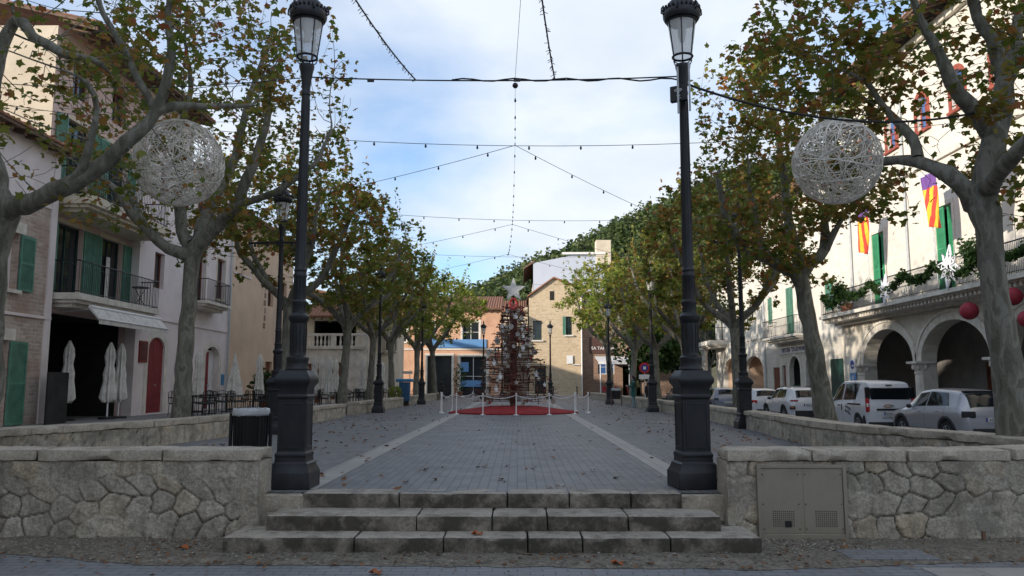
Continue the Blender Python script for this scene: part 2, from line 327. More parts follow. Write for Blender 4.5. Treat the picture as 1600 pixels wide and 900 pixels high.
def wallstone():
    m, nt, b, o = new_mat('weathered_wall_stone'); v = coords(nt)
    a = N(nt, 'ShaderNodeAttribute'); a.attribute_name = 'crack'; c_ = N(nt, 'ShaderNodeAttribute'); c_.attribute_name = 'cell'
    n = noise_n(nt, v, 7, 8, .7); base = ramp(nt, n.outputs[0], [(.28, (.30, .27, .22)), (.45, (.50, .455, .38)), (.6, (.64, .59, .50)), (.8, (.74, .70, .61))])
    tint = ramp(nt, c_.outputs['Fac'], [(0, (.74, .73, .69)), (.3, (.9, .88, .84)), (.6, (1, .98, .95)), (.85, (1, .95, .87)), (1, (.98, .88, .75))]); c = mixc_(nt, 1, base, tint, 'MULTIPLY')
    n2 = noise_n(nt, v, 38, 6, .75); c = mixc_(nt, .7, c, ramp(nt, n2.outputs[0], [(.38, .35), (.62, 1.0)]), 'MULTIPLY')
    n4 = noise_n(nt, v, 1.3, 6, .6); c = mixc_(nt, ramp(nt, n4.outputs[0], [(.52, 0.0), (.7, .55)]), c, (.12, .11, .085))
    mp = N(nt, 'ShaderNodeMapping'); mp.inputs['Scale'].default_value = (5, 5, .5); nt.links.new(v, mp.inputs[0]); n5 = noise_n(nt, mp.outputs[0], 1.6, 5, .6)
    c = mixc_(nt, ramp(nt, n5.outputs[0], [(.5, 0.0), (.66, .5)]), c, (.13, .115, .09)); n6 = noise_n(nt, v, 2.3, 6, .7); c = mixc_(nt, ramp(nt, n6.outputs[0], [(.56, 0.0), (.68, .45)]), c, (.20, .20, .17))
    c = mixc_(nt, a.outputs['Fac'], c, (.06, .05, .037))
    nt.links.new(c, b.inputs['Base Color']); b.inputs['Roughness'].default_value = .92; bump_(nt, b, n2.outputs[0], .9, .015); return m
M['wallstone'] = wallstone()
# ------------------------------------------------------------------ ground
SZ = -.46                                   # street in front and on the right
def sheet(name, pts, z, m, parent=None, thick=0):
    mb = MB(); mb.add([(x, y, z) for x, y in pts], [tuple(range(len(pts)))]); o = mb.build(name, m, smooth=0); tag(o, kind='structure'); return o
sheet('ground', [(-700, -300), (700, -300), (700, 900), (-700, 900)], -.75, M['soil'])
sheet('street', [(-30, -12), (30, -12), (30, 11), (-30, 11)], SZ, M['street'])
WP_R = [(2.18, 8.72), (4.4, 8.72), (5.5, 8.92), (6.25, 9.5), (6.5, 10.4), (6.3, 12), (5.72, 14.4), (5.85, 18), (6.15, 22), (6.25, 40), (6.2, 66)]
WP_L = [(-2.69, 8.72), (-5.6, 8.72), (-7.2, 9.05), (-8.25, 10), (-8.35, 11.4), (-7.6, 13.5), (-6.8, 16), (-6.4, 20), (-6.25, 27), (-6.2, 66)]
def catmull(P, n=12):
    P = [Vector(p) for p in P]; Q = [P[0]*2-P[1]]+P+[P[-1]*2-P[-2]]; out = []
    for i in range(1, len(Q)-2):
        for k in range(n):
            t = k/n; out.append(.5*((2*Q[i])+(Q[i+1]-Q[i-1])*t+(2*Q[i-1]-5*Q[i]+4*Q[i+1]-Q[i+2])*t*t+(3*Q[i]-Q[i-1]-3*Q[i+1]+Q[i+2])*t**3))
    out.append(P[-1]); return out
PR = catmull([(x, y, 0) for x, y in WP_R]); PL = catmull([(x, y, 0) for x, y in WP_L])
# plaza deck: the area inside the low walls
deck = [(p.x, p.y) for p in PR]+[(p.x, p.y) for p in reversed(PL)]
mb = MB(); mb.add([(x, y, 0) for x, y in deck], [tuple(range(len(deck)))]); tag(mb.build('plaza_paving', M['paving'], smooth=0), kind='structure')
sheet('far_paving', [(-16, 66), (22, 66), (22, 84), (-16, 84)], -.002, M['paving'])
mb = MB()
for x in (-2.38, 2.02): mb.bx(x-.16, x+.16, 8.98, 66, .0, .004)
for y in (24.6, 46): mb.bx(-6, -2.55, y-.12, y+.12, .0, .004); mb.bx(2.19, 5.9, y-.12, y+.12, 0, .004)
tag(mb.build('paving_bands', M['band'], smooth=0), kind='structure')
# left side street sits level with the plaza, right one lower
sheet('left_street', [(-30, 11.0)]+[(-9.2, 11.0)]+[(p.x-.1, p.y) for p in PL if p.y > 12 and p.y < 66.1]+[(-30, 66)], -.004, M['sidewalk'])
mb = MB(); mb.bx(-30, -8.4, 10.9, 11.0, SZ, -.01); tag(mb.build('left_street_kerb', M['stone']), kind='structure')
sheet('right_road', [(6.0, 11)]+[(p.x+.1, p.y) for p in PR if 11 < p.y < 66.1]+[(14.9, 66), (14.9, 11)], -.56, M['asphalt'])
sheet('right_road_front', [(5.9, 11), (14.9, 11), (14.9, 6), (30, 6), (30, 5.9), (5.9, 5.9)], -.456, M['asphalt']) if 0 else None
mb = MB(); mb.bx(14.9, 16.7, 11, 68, -.56, -.42); tag(mb.build('right_pavement', M['sidewalk'], bevel=.01), kind='structure')
sheet('parking_line', [(10.2, 11), (10.3, 11), (10.3, 66), (10.2, 66)], -.556, M['white'])
# gritty strip at the foot of the walls
def up(p): return (p.x, p.y)
fp = [(-30, 8.25), (-5.6, 8.05), (-4.6, 7.75), (-3.2, 7.35), (-1.5, 7.38), (0.2, 7.3), (2.4, 7.22), (3.6, 7.45), (5.0, 7.62), (30, 7.9)]
g = MB(); nx = 400
vs = []; fs = []
for i in range(nx+1):
    x = -9+18*i/nx
    for k in range(len(fp)-1):
        if fp[k][0] <= x <= fp[k+1][0]:
            t = (x-fp[k][0])/(fp[k+1][0]-fp[k][0]); y0 = fp[k][1]*(1-t)+fp[k+1][1]*t
    y0 += noise.noise(Vector((x*2.2, 0, 3)))*.09+noise.noise(Vector((x*9, 0, 7)))*.04
    for j in range(25):
        t = j/24; y = y0+(8.7-y0)*t
        vs.append((x, y, SZ+.004+min(1, t*8)*(.012+.02*abs(noise.noise(Vector((x*3, y*3, 0))))+.045*t*max(0, noise.noise(Vector((x*1.3, y*1.3, 5)))+.35))))
for i in range(nx):
    for j in range(24): a = i*25+j; fs.append((a, a+25, a+26, a+1))
g.add(vs, fs); tag(g.build('gritty_verge', M['soil'], smooth=60), kind='structure')
def scatter(name, n, fn, size, m, rng, flat=.35, k=5, label='', cat='', stuff=True):
    """many small flat leaves / stones as one mesh"""
    V = []; L = []; S = []
    for i in range(n):
        p = fn(); r = size*rng.uniform(.5, 1.3); a0 = rng.uniform(0, 6.3); nrm = Vector((rng.uniform(-flat, flat), rng.uniform(-flat, flat), 1)).normalized()
        u = nrm.orthogonal().normalized(); v = nrm.cross(u); b = len(V)
        for j in range(2*k):
            a = a0+PI*j/k; rr = r*(1 if j % 2 == 0 else .5)*rng.uniform(.8, 1.15)
            q = Vector(p)+(u*math.cos(a)+v*math.sin(a))*rr*.5+Vector((0, 0, r*.12+rng.uniform(-1, 1)*r*.1)); V.append(q)
        L.extend(range(b, b+2*k)); S.append(2*k)
    o = fast_mesh(name, V, L, S, m); return tag(o, label, cat, kind='stuff')
rng = random.Random(4)
def pz():
    while 1:
        y = 9+55*rng.random()**1.6; x = rng.uniform(-6, 6)
        if abs(x) > 2.4 or rng.random() < .5:
            if rng.random() < .55: x = math.copysign(rng.uniform(3, 6), x)
            return (x, y, .006)
scatter('fallen_leaves', 1500, pz, .10, M['dry'], rng, label='brown fallen plane leaves scattered over the grey plaza paving', cat='leaves')
def gz():
    x = rng.uniform(-6, 6); y = rng.uniform(7.35, 8.45)
    if rng.random() < .25: y = rng.uniform(5.8, 7.5)
    return (x, y, SZ+.02)
scatter('street_leaf_litter', 900, gz, .055, M['dry'], rng, label='small brown leaf litter along the foot of the steps', cat='leaf litter')
V = []; L = []; S = []
for i in range(9000):
    x = rng.gauss(0, 3.6); y = 8.55-abs(rng.gauss(0, .42)); r = rng.uniform(.004, .014)
    if abs(x) > 7 or (-3.0 < x < 2.4 and y > 7.8): continue
    z = SZ+.018+rng.uniform(0, .02); b = len(V)
    for q in ((1, 0, 0), (0, 1, 0), (-1, 0, 0), (0, -1, 0), (0, 0, 1)): V.append((x+q[0]*r*rng.uniform(.6, 1.4), y+q[1]*r*rng.uniform(.6, 1.4), z+q[2]*r))
    for f in ((0, 1, 4), (1, 2, 4), (2, 3, 4), (3, 0, 4)): L.extend([b+k for k in f]); S.append(3)
M['grit'] = leafmat('pale_grit', [(0, (.09, .07, .05)), (.5, (.18, .155, .12)), (.9, (.34, .31, .26)), (1, (.12, .08, .05))], .0)
tag(fast_mesh('gravel_litter', V, L, S, M['grit']), 'loose pale grit and pebbles along the foot of the wall', 'gravel', kind='stuff')

# ------------------------------------------------------------------ low stone walls, displaced masonry
def hash2(a, b, s):
    v = np.sin(a*127.1+b*311.7+s*74.7)*43758.5453; return v-np.floor(v)
def cells(s, z, cw, ch):
    a = s/cw; b = z/ch; a = a+.25*np.sin(b*2.1)+.1*np.sin(a*1.7); ia = np.floor(a); ib = np.floor(b); f1 = np.full(a.shape, 9.); f2 = np.full(a.shape, 9.); cid = np.zeros(a.shape)
    for da in (-2, -1, 0, 1, 2):
        for db in (-1, 0, 1):
            ca = ia+da; cb = ib+db
            px = ca+.5*(np.mod(cb, 2))+.25+.4*hash2(ca, cb, 1); py = cb+.28+.44*hash2(ca, cb, 2)
            d = np.sqrt(((a-px))**2+(b-py)**2)
            m = d < f1; f2 = np.where(m, f1, np.minimum(f2, d)); cid = np.where(m, hash2(ca, cb, 3), cid); f1 = np.where(m, d, f1)
    return f2-f1, cid
def vnoise(x, y, s):
    ix = np.floor(x); iy = np.floor(y); fx = x-ix; fy = y-iy; fx = fx*fx*(3-2*fx); fy = fy*fy*(3-2*fy)
    return (hash2(ix, iy, s)*(1-fx)+hash2(ix+1, iy, s)*fx)*(1-fy)+(hash2(ix, iy+1, s)*(1-fx)+hash2(ix+1, iy+1, s)*fx)*fy
def path_len(P):
    L = [0]
    for i in range(1, len(P)): L.append(L[-1]+(P[i]-P[i-1]).length)
    return L
def path_at(P, L, s):
    i = max(1, min(len(P)-1, int(np.searchsorted(L, s)))); t = (s-L[i-1])/(L[i]-L[i-1]); p = P[i-1].lerp(P[i], t); d = (P[i]-P[i-1]).normalized()
    return p, d
def stone_skin(P, s0, s1, ds, side, z0, z1, dz, half, seed, cw=.25, ch=.21, amp=.028, coord=None):
    L = path_len(P); ns = max(2, int((s1-s0)/ds)); nz = max(2, int((z1-z0)/dz))
    ss = np.linspace(s0, s1, ns+1); zz = np.linspace(z0, z1, nz+1)
    base = []; nrm = []
    for s in ss: p, d = path_at(P, L, s); base.append(p); nrm.append(Vector((d.y, -d.x, 0))*side)
    B = np.array([[p.x, p.y] for p in base]); NN = np.array([[n.x, n.y] for n in nrm])
    # smooth the normals
    if ns > 20:
        k = max(3, int(.15/ds)); ker = np.ones(2*k+1)/(2*k+1)
        for c in (0, 1): NN[:, c] = np.convolve(np.pad(NN[:, c], k, 'edge'), ker, 'valid')
        NN /= np.linalg.norm(NN, axis=1)[:, None]
    SS, ZZ = np.meshgrid(ss, zz, indexing='ij')
    e, cid = cells(SS+seed+.05*(vnoise(SS*6, ZZ*6, 4)-.5)+.16*(vnoise(SS*1.3, ZZ*1.6, 14)-.5), ZZ+seed*.37+.05*(vnoise(SS*5, ZZ*5, 6)-.5)+.20*(vnoise(SS*1.1, ZZ*1.4, 16)-.5), cw, ch)
    opening = vnoise(SS*1.5+seed, ZZ*3.4, 5); op = np.clip((opening-.40)*5, 0, 1)   # joints either filled flush or open
    edge = np.clip(e/.16, 0, 1); edge = edge*edge*(3-2*edge)
    fine = (vnoise(SS*14, ZZ*14, 7)-.5)*.010+(vnoise(SS*42, ZZ*42, 9)-.5)*.007+(vnoise(SS*4, ZZ*4, 2)-.5)*.02
    h = -(1-edge)*amp*(.16+.84*op)+cid*.012+fine
    crack = np.clip(1.15-e/.06, 0, 1)*(.06+.94*op)
    X = B[:, 0][:, None]+NN[:, 0][:, None]*(half+h); Y = B[:, 1][:, None]+NN[:, 1][:, None]*(half+h)
    V = np.stack([X, Y, ZZ], -1).reshape(-1, 3)
    i, j = np.meshgrid(np.arange(ns), np.arange(nz), indexing='ij'); a = (i*(nz+1)+j).ravel(); b = a+nz+1
    F = np.stack([a, b, b+1, a+1], 1) if side > 0 else np.stack([a, a+1, b+1, b], 1)
    return V, F, crack.ravel(), cid.ravel()
def join_skins(name, parts, m, parent):
    V = []; F = []; A = []; C = []; o = 0
    for v, f, a, c in parts: V.append(v); F.append(f+o); A.append(a); C.append(c); o += len(v)
    V = np.concatenate(V); F = np.concatenate(F)
    return fast_mesh(name, V, F.ravel(), [4]*len(F), m, parent, smooth=True, attrs={'crack': np.concatenate(A), 'cell': np.concatenate(C)})
def rough_block(c, d, seed=0, res=.06, amp=.006, rz=0, edge=.012, chip=.0):
    """a subdivided block with softened, worn edges"""
    nx, ny, nz = [max(2, int(q/res)) for q in d]
    V = {}; vs = []; fs = []
    def vid(i, j, k):
        if (i, j, k) in V: return V[(i, j, k)]
        p = Vector((d[0]*(i/nx-.5), d[1]*(j/ny-.5), d[2]*(k/nz-.5)))
        ex = min(i, nx-i) == 0; ey = min(j, ny-j) == 0; ez = min(k, nz-k) == 0
        n = Vector(((-1 if i == 0 else 1) if ex else 0, (-1 if j == 0 else 1) if ey else 0, (-1 if k == 0 else 1) if ez else 0))
        q = p+Vector((seed*3.1, seed*1.7, seed)); cnt = ex+ey+ez
        if cnt > 1: p = p-n.normalized()*(edge*(.7+.9*abs(noise.noise(q*9)))+chip*max(0, noise.noise(q*4)-.1))
        p = p+n.normalized()*noise.noise(q*6)*amp+n.normalized()*noise.noise(q*25)*amp*.5
        V[(i, j, k)] = len(vs); vs.append(p); return V[(i, j, k)]
    for i in range(nx):
        for j in range(ny): fs.append((vid(i,j,0),vid(i,j+1,0),vid(i+1,j+1,0),vid(i+1,j,0))); fs.append((vid(i,j,nz),vid(i+1,j,nz),vid(i+1,j+1,nz),vid(i,j+1,nz)))
    for i in range(nx):
        for k in range(nz): fs.append((vid(i,0,k),vid(i+1,0,k),vid(i+1,0,k+1),vid(i,0,k+1))); fs.append((vid(i,ny,k),vid(i,ny,k+1),vid(i+1,ny,k+1),vid(i+1,ny,k)))
    for j in range(ny):
        for k in range(nz): fs.append((vid(0,j,k),vid(0,j,k+1),vid(0,j+1,k+1),vid(0,j+1,k))); fs.append((vid(nx,j,k),vid(nx,j+1,k),vid(nx,j+1,k+1),vid(nx,j,k+1)))
    Mz = Matrix.Rotation(rz, 3, 'Z'); c = Vector(c); return [c+Mz@v for v in vs], fs
def low_wall(P, name, label, gaps, seed, front_side, near_s):
    """front_side: +1/-1 = side of the path that faces the street"""
    L = path_len(P); T = L[-1]; root = empty(name, (P[0].x, P[0].y, 0), 0, label, 'wall')
    parts = []; o0 = Vector(root.location)
    def addp(p): v = p[0]-np.array([o0.x, o0.y, 0]); parts.append((v, p[1], p[2], p[3]))
    H = .35; segs = []; s = 0
    for a, b in gaps+[(T, T)]: segs.append((s, a)); s = b
    for s0, s1 in segs:
        cuts = [s0]+([near_s] if s0 < near_s < s1 else [])+[s1]
        for a, b in zip(cuts[:-1], cuts[1:]):
            near = a < near_s
            addp(stone_skin(P, a, b, .014 if near else .07, front_side, -.6, H, .014 if near else .05, .21, seed))
            addp(stone_skin(P, a, b, .03 if near else .05, -front_side, -.05, H, .025 if near else .05, .21, seed+5, .45, .19, .015))
    join_skins('masonry', parts, M['wallstone'], root)
    # end faces
    e = MB()
    for s0, s1 in segs:
        for s in (s0, s1):
            p, d = path_at(P, L, min(max(s, .001), T-.001)); sgn = 1 if s == s0 else -1
            v, f = rough_block(p+d*.1*sgn+Vector((0, 0, -.125)), (.215, .425, .945), seed+s, .05, .01, math.atan2(d.y, d.x), .01); e.add(v, f)
    e.build('end_stones', M['stone'], root, smooth=50)
    c = MB(); k = 0; rg = random.Random(seed)
    for s0, s1 in segs:
        s = s0-.01
        while s < s1-.05:
            ln = rg.uniform(.75, 1.35) if s < near_s else rg.uniform(1.0, 1.8)
            if s > 2.2 and s < 10: ln = min(ln, .55)
            e_ = min(s+ln, s1+.01)
            if s1-e_ < .3: e_ = s1+.01
            p0, _ = path_at(P, L, max(s, 0.001)); p1, _ = path_at(P, L, min(e_, T-.001)); mid = (p0+p1)/2; d = p1-p0
            v, f = rough_block(mid+Vector((0, 0, H+.061+rg.uniform(-.004, .004))), (d.length+.01 if s > 2.2 and s < 10 else d.length-.006, .50, .12), k+seed, .06 if s < near_s+4 else .25, .009, math.atan2(d.y, d.x), .010, .045)
            c.add(v, f); s = e_; k += 1
    c.build('cap_stones', M['stone'], root, smooth=50)
    return root
wR = low_wall(PR, 'stone_wall', 'low stone wall curving to the right around the plaza with a steel cabinet in it', [], 3, 1, 5.0)
wL = low_wall(PL, 'stone_wall', 'low stone wall curving to the left around the plaza behind the black litter bin', [(24.7, 27), (39, 41.4)], 11, -1, 5.6)
# low plinth blocks flanking the steps and carrying the two big lamps
for sx, x0, x1, lb in ((-1, -2.78, -2.27, 'left'), (1, 1.74, 2.28, 'right')):
    P = [Vector((x0, 8.92, 0)), Vector((x1, 8.92, 0))]; rt = empty('lamp_plinth', ((x0+x1)/2, 9.0, 0), 0, 'low rubble plinth under the big lamp post at the %s end of the steps' % lb, 'plinth')
    pa = []
    for q in (stone_skin(P, 0, x1-x0, .014, 1, -.5, -.03, .014, .29, 7*sx+20, .30, .22),): pa.append((q[0]-np.array([rt.location.x, rt.location.y, 0]), q[1], q[2], q[3]))
    join_skins('masonry', pa, M['wallstone'], rt)
    m_ = MB(); v, f = rough_block(((x0+x1)/2, 9.02, -.11), (x1-x0+.02, .80, .2), sx+9, .05, .006, 0, .012, .02); m_.add(v, f); m_.build('slab', M['stone'], rt, smooth=50)
# ------------------------------------------------------------------ steps
st = empty('stone_steps', (-.2, 8.7, -.46), 0, 'three worn stone steps leading up from the street to the plaza', 'steps')
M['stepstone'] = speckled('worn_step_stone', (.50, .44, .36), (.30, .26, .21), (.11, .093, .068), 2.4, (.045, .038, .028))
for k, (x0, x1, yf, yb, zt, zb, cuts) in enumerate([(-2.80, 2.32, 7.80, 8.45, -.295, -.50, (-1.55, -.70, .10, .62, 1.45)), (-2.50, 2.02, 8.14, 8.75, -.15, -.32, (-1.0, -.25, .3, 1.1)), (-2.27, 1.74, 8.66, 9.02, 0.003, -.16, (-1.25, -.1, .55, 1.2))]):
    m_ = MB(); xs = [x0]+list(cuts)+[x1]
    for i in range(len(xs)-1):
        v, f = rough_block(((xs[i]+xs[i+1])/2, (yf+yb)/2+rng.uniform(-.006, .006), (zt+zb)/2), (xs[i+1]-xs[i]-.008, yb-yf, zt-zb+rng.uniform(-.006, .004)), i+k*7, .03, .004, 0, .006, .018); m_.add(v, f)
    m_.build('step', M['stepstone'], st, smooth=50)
# big maple like leaves lying on the steps
for i, (x, y, z) in enumerate([(-.38, 7.95, -.285), (-3.2, 7.95, -.42), (-1.2, 7.05, -.445), (.9, 7.4, -.44)]):
    m_ = MB(); vs = []
    for j in range(14):
        a = 2*PI*j/14; r = (.075 if j % 2 == 0 else .038); vs.append((x+r*math.cos(a), y+r*math.sin(a), z+.012+.018*math.cos(3*a)))
    m_.add(vs+[(x, y, z+.006)], [(j, (j+1) % 14, 14) for j in range(14)])
    M['oleaf'] = M.get('oleaf') or mat('rust_leaf', (.34, .10, .03), .8, .3, 20)
    tag(m_.build('fallen_leaf', M['oleaf'], smooth=0), ['curled orange leaf lying on the lowest step', 'orange leaf lying in the grit at the foot of the left wall', 'rusty leaf lying on the street in front of the steps, left of the middle', 'rusty leaf lying on the street in front of the steps, right of the middle'][i], 'leaf')
# steel cabinet in the right wall
cb = empty('utility_cabinet', (2.95, 8.50, -.44), 0, 'two door steel utility cabinet set in the right stone wall', 'cabinet')
m_ = MB(); x0, x1, z0, z1, y = 2.48, 3.40, -.43, .32, 8.47
for a in ((x0, x0+.035, z0, z1), (x1-.035, x1, z0, z1), (x0+.035, x1-.035, z1-.035, z1), (x0+.035, x1-.035, z0, z0+.05)): m_.bx(a[0], a[1], y-.01, y+.08, a[2], a[3])
m_.build('frame', M['steel'], cb, bevel=.003)
for i, (a, b) in enumerate(((x0+.037, 2.925), (2.955, x1-.037))):
    d_ = MB(); d_.bx(a, b, y+.004, y+.02, z0+.052, z1-.037); dr = d_.build('door', M['steel'], cb, bevel=.003)
    h_ = MB()
    for r in range(8):
        for c in range(11): h_.box((a+.12+c*.021, y+.0025, z0+.13+r*.021), (.009, .004, .009))
    if i == 0: h_.box((a+.27, y+.001, z0+.15), (.065, .006, .065))
    h_.build('vent_holes', M['black'], dr, smooth=0)
    for zz in (z0+.1, z0+.35, z1-.1):
        for xx in (a+.02, b-.02): r_ = MB(); r_.sphere((xx, y+.002, zz), .007, 4); r_.build('rivet', M['iron'], dr)
m_ = MB(); m_.bx(x0+.445+.0, 2.954, y+.006, y+.03, z0+.05, z1-.036); m_.build('centre_post', M['steel'], cb)
o_ = MB(); o_.bx(3.05, 3.85, 7.55, 7.95, SZ+.004, SZ+.035); tag(o_.build('cover_slab', M['street'], bevel=.008), 'flat grey cover slab in the grit below the steel cabinet', 'cover')
o_ = MB(); o_.bx(3.55, 5.0, 6.9, 7.3, SZ, SZ+.006); o_.mi = 0; tag(o_.build('manhole_cover', M['band'], bevel=.003), 'rectangular paved manhole cover in the street at bottom right', 'manhole cover')
o_ = MB(); o_.box((4.75, 8.42, -.40), (.035, .03, .13)); tag(o_.build('marker_stub', M['wood'], bevel=.005), 'short rusty metal stub at the foot of the right wall', 'stub')

# ------------------------------------------------------------------ lamp posts
def lamp_proto():
    r = empty('street_lamp')
    b = MB(); s2 = math.sqrt(2)
    b.lathe([(q*s2, z) for q, z in ((.285, 0), (.285, .17), (.275, .185), (.245, .235), (.235, .27), (.21, .29), (.205, .34), (.212, .352), (.212, .372), (.20, .39), (.188, .40), (.188, .98), (.205, .995), (.208, 1.015), (.193, 1.03), (.193, 1.10), (.21, 1.13), (.238, 1.16), (.245, 1.19), (.24, 1.215), (.205, 1.26), (.18, 1.30))], 4, rot=0)
    for a in range(4):                                    # raised panel frames
        Rm = Matrix.Rotation(a*PI/2, 3, 'Z')
        for dx, dz, w_, h_ in ((-.14, .69, .014, .5), (.14, .69, .014, .5), (0, .93, .266, .014), (0, .45, .266, .014)):
            b.box(Rm@Vector((dx, -.189, dz)), (1, 1, 1), rot=Rm@Matrix.Diagonal((w_, .012, h_)))
    b.build('pedestal', M['iron'], r, bevel=.006, local=True)
    s = MB(); s.lathe([(.16, 1.28), (.165, 1.32), (.15, 1.345), (.145, 1.40), (.155, 1.425), (.15, 1.45), (.115, 1.47), (.105, 1.52), (.108, 1.6), (.112, 1.75), (.108, 1.84), (.125, 1.86), (.14, 1.89), (.14, 1.92), (.12, 1.945), (.10, 1.96), (.094, 2.04), (.105, 2.06), (.105, 2.09), (.088, 2.11), (.082, 2.36), (.094, 2.38), (.094, 2.40), (.082, 2.42), (.082, 2.44), (.09, 2.455), (.078, 2.48), (.076, 2.8), (.070, 3.10), (.058, 4.55), (.066, 4.56), (.066, 4.59), (.058, 4.61), (.062, 4.66), (.075, 4.76), (.095, 4.86), (.108, 4.90), (.108, 4.93), (.07, 4.94)], 20)
    for i in range(12):
        a = 2*PI*i/12; s.tube([(math.cos(a)*.106, math.sin(a)*.106, 1.5), (math.cos(a)*.114, math.sin(a)*.114, 1.75), (math.cos(a)*.108, math.sin(a)*.108, 1.84)], .009, 5)
        s.tube([(math.cos(a)*.084, math.sin(a)*.084, 2.11), (math.cos(a)*.083, math.sin(a)*.083, 2.36)], .006, 4)
        s.tube([(math.cos(a)*.076, math.sin(a)*.076, 2.5), (math.cos(a)*.059, math.sin(a)*.059, 4.5)], .005, 4)
    s.build('shaft', M['iron'], r, local=True)
    l = empty('lantern'); l.parent = r; l.scale = (1.12, 1.12, 1)
    f = MB()
    for rr, z, t in ((.125, 5.03, .014), (.185, 5.47, .016)): f.tube([(rr*math.cos(2*PI*i/32), rr*math.sin(2*PI*i/32), z) for i in range(33)], t, 6, False)
    for i in range(6):
        a = 2*PI*i/6+.2; c_, s_ = math.cos(a), math.sin(a)
        f.tube([(c_*.07, s_*.07, 4.94), (c_*.11, s_*.11, 4.955), (c_*.13, s_*.13, 5.0), (c_*.126, s_*.126, 5.04), (c_*.186, s_*.186, 5.48)], .008, 5)
    f.build('frame', M['iron'], l, local=True)
    g = MB(); g.lathe([(.12, 5.04), (.18, 5.47)], 32); g.v = g.v; g.f = g.f[:-2]; g.m = g.m[:-2]; g.build('glass', M['lampglass'], l, local=True)
    h = MB(); h.lathe([(.10, 5.47), (.19, 5.48), (.215, 5.485), (.235, 5.52), (.24, 5.57), (.225, 5.60), (.215, 5.605), (.20, 5.64), (.16, 5.71), (.12, 5.745), (.075, 5.77), (.05, 5.80), (.045, 5.83), (.07, 5.86), (.075, 5.89), (.05, 5.93), (.03, 5.96), (.04, 5.99), (.02, 6.03), (.004, 6.10)], 28)
    for i in range(24):
        a = 2*PI*i/24; h.sphere((math.cos(a)*.228, math.sin(a)*.228, 5.625), .02, 4, (1, 1, 1.3))
    for i in range(6):
        a = 2*PI*i/6; h.tube([(math.cos(a)*.225, math.sin(a)*.225, 5.55), (math.cos(a)*.265, math.sin(a)*.265, 5.57), (math.cos(a)*.26, math.sin(a)*.26, 5.63), (math.cos(a)*.235, math.sin(a)*.235, 5.66)], .012, 5)
    h.build('roof', M['iron'], l, local=True)
    u = MB(); u.lathe([(.03, 5.22), (.05, 5.3), (.05, 5.38), (.09, 5.46)], 12); u.build('bulb', M['canvas'], l, local=True)
    return r
m, nt, b, o = new_mat('lamp_glass'); b.inputs['Base Color'].default_value = (.75, .74, .72, 1); b.inputs['Roughness'].default_value = .25
tr = N(nt, 'ShaderNodeBsdfTransparent'); tr.inputs[0].default_value = (.92, .94, .96, 1); ms = N(nt, 'ShaderNodeMixShader'); ms.inputs[0].default_value = .55
nt.links.new(tr.outputs[0], ms.inputs[1]); nt.links.new(b.outputs[0], ms.inputs[2]); nt.links.new(ms.outputs[0], o.inputs[0]); M['lampglass'] = m
lp = lamp_proto(); tag(lp, 'x', 'street lamp', 'cast iron lamp posts around the plaza')
LAMPS = [(-2.51, 9.16, 0.0, 'tall black iron lamp post at the left end of the steps'), (1.98, 9.18, .1, 'tall black iron lamp post at the right end of the steps'),
 (-5.62, 18.8, .0, 'black lamp post close behind the left big lamp post'), (5.95, 21.2, 0, 'black lamp post in front of the white hatchback'),
 (-5.60, 32.6, 0, 'black lamp post standing before the left terrace parasols'), (5.62, 33.6, 0, 'black lamp post beside the red round road sign'),
 (-5.45, 46, 0, 'black lamp post by the blue bin at the far left'), (5.25, 46, 0, 'black lamp post next to the small litter bin on posts'),
 (2.56, 62, 0, 'far black lamp post in front of the sandstone gable'), (-2.6, 62, 0, 'far black lamp post left of the slatted christmas tree')]
for i, (x, y, rz, lb) in enumerate(LAMPS): place(lp if i == 0 else copy_tree(lp), (x, y, 0.002), rz, lb).scale = (.83, .83, 1)
# festive cross bars fixed to the second pair of posts
for x, y in ((-5.62, 18.8), (5.95, 21.2)):
    m_ = MB(); z = 4.47 if x < 0 else 4.92; m_.tube([(x-.75, y-.1, z), (x-.08, y-.1, z+.02), (x+.08, y-.1, z+.02), (x+.75, y-.1, z)], .028, 6); m_.box((x, y-.09, z), (.16, .06, .12))
    for q in (-.6, -.3, .3, .6): m_.tube([(x+q, y-.1, z), (x+q, y-.1, z-.09)], .03, 6)
    tag(m_.build('lamp_crossbar', M['iron']), 'dark horizontal crossbar fixed on the %s lamp post of the second pair' % ('left' if x < 0 else 'right'), 'crossbar')
# wireless box on the right lamp
wb = empty('wireless_box', (1.93, 9.08, 4.5), 0, 'small black wireless antenna box with white symbol on the right lamp post', 'antenna box')
m_ = MB(); m_.box((1.90, 9.06, 4.53), (.20, .06, .19), rz=-.5); m_.build('case', M['black'], wb, bevel=.008)
for dx, z0, z1 in ((-.045, 4.27, 4.83), (.09, 4.30, 4.88)):
    m_ = MB(); m_.tube([(1.92+dx, 8.99, z0), (1.92+dx, 8.99, z1)], .012, 6); m_.build('antenna', M['zinc'], wb)
m_ = MB(); c0 = Vector((1.885, 9.025, 4.52)); ux = Vector((math.cos(-.5), math.sin(-.5), 0))
for r in (.02, .04, .06): m_.tube([c0+ux*(r*math.sin(a))+Vector((0, 0, r*math.cos(a))) for a in np.linspace(-.9, .9, 8)], .0055, 4)
m_.tube([c0+ux*(-.02)+Vector((0, 0, -.02)), c0+ux*.025+Vector((0, 0, -.02)), c0+ux*(-.015)+Vector((0, 0, -.055)), c0+ux*.03+Vector((0, 0, -.055))], .005, 4)
m_.build('symbol', M['white'], wb)
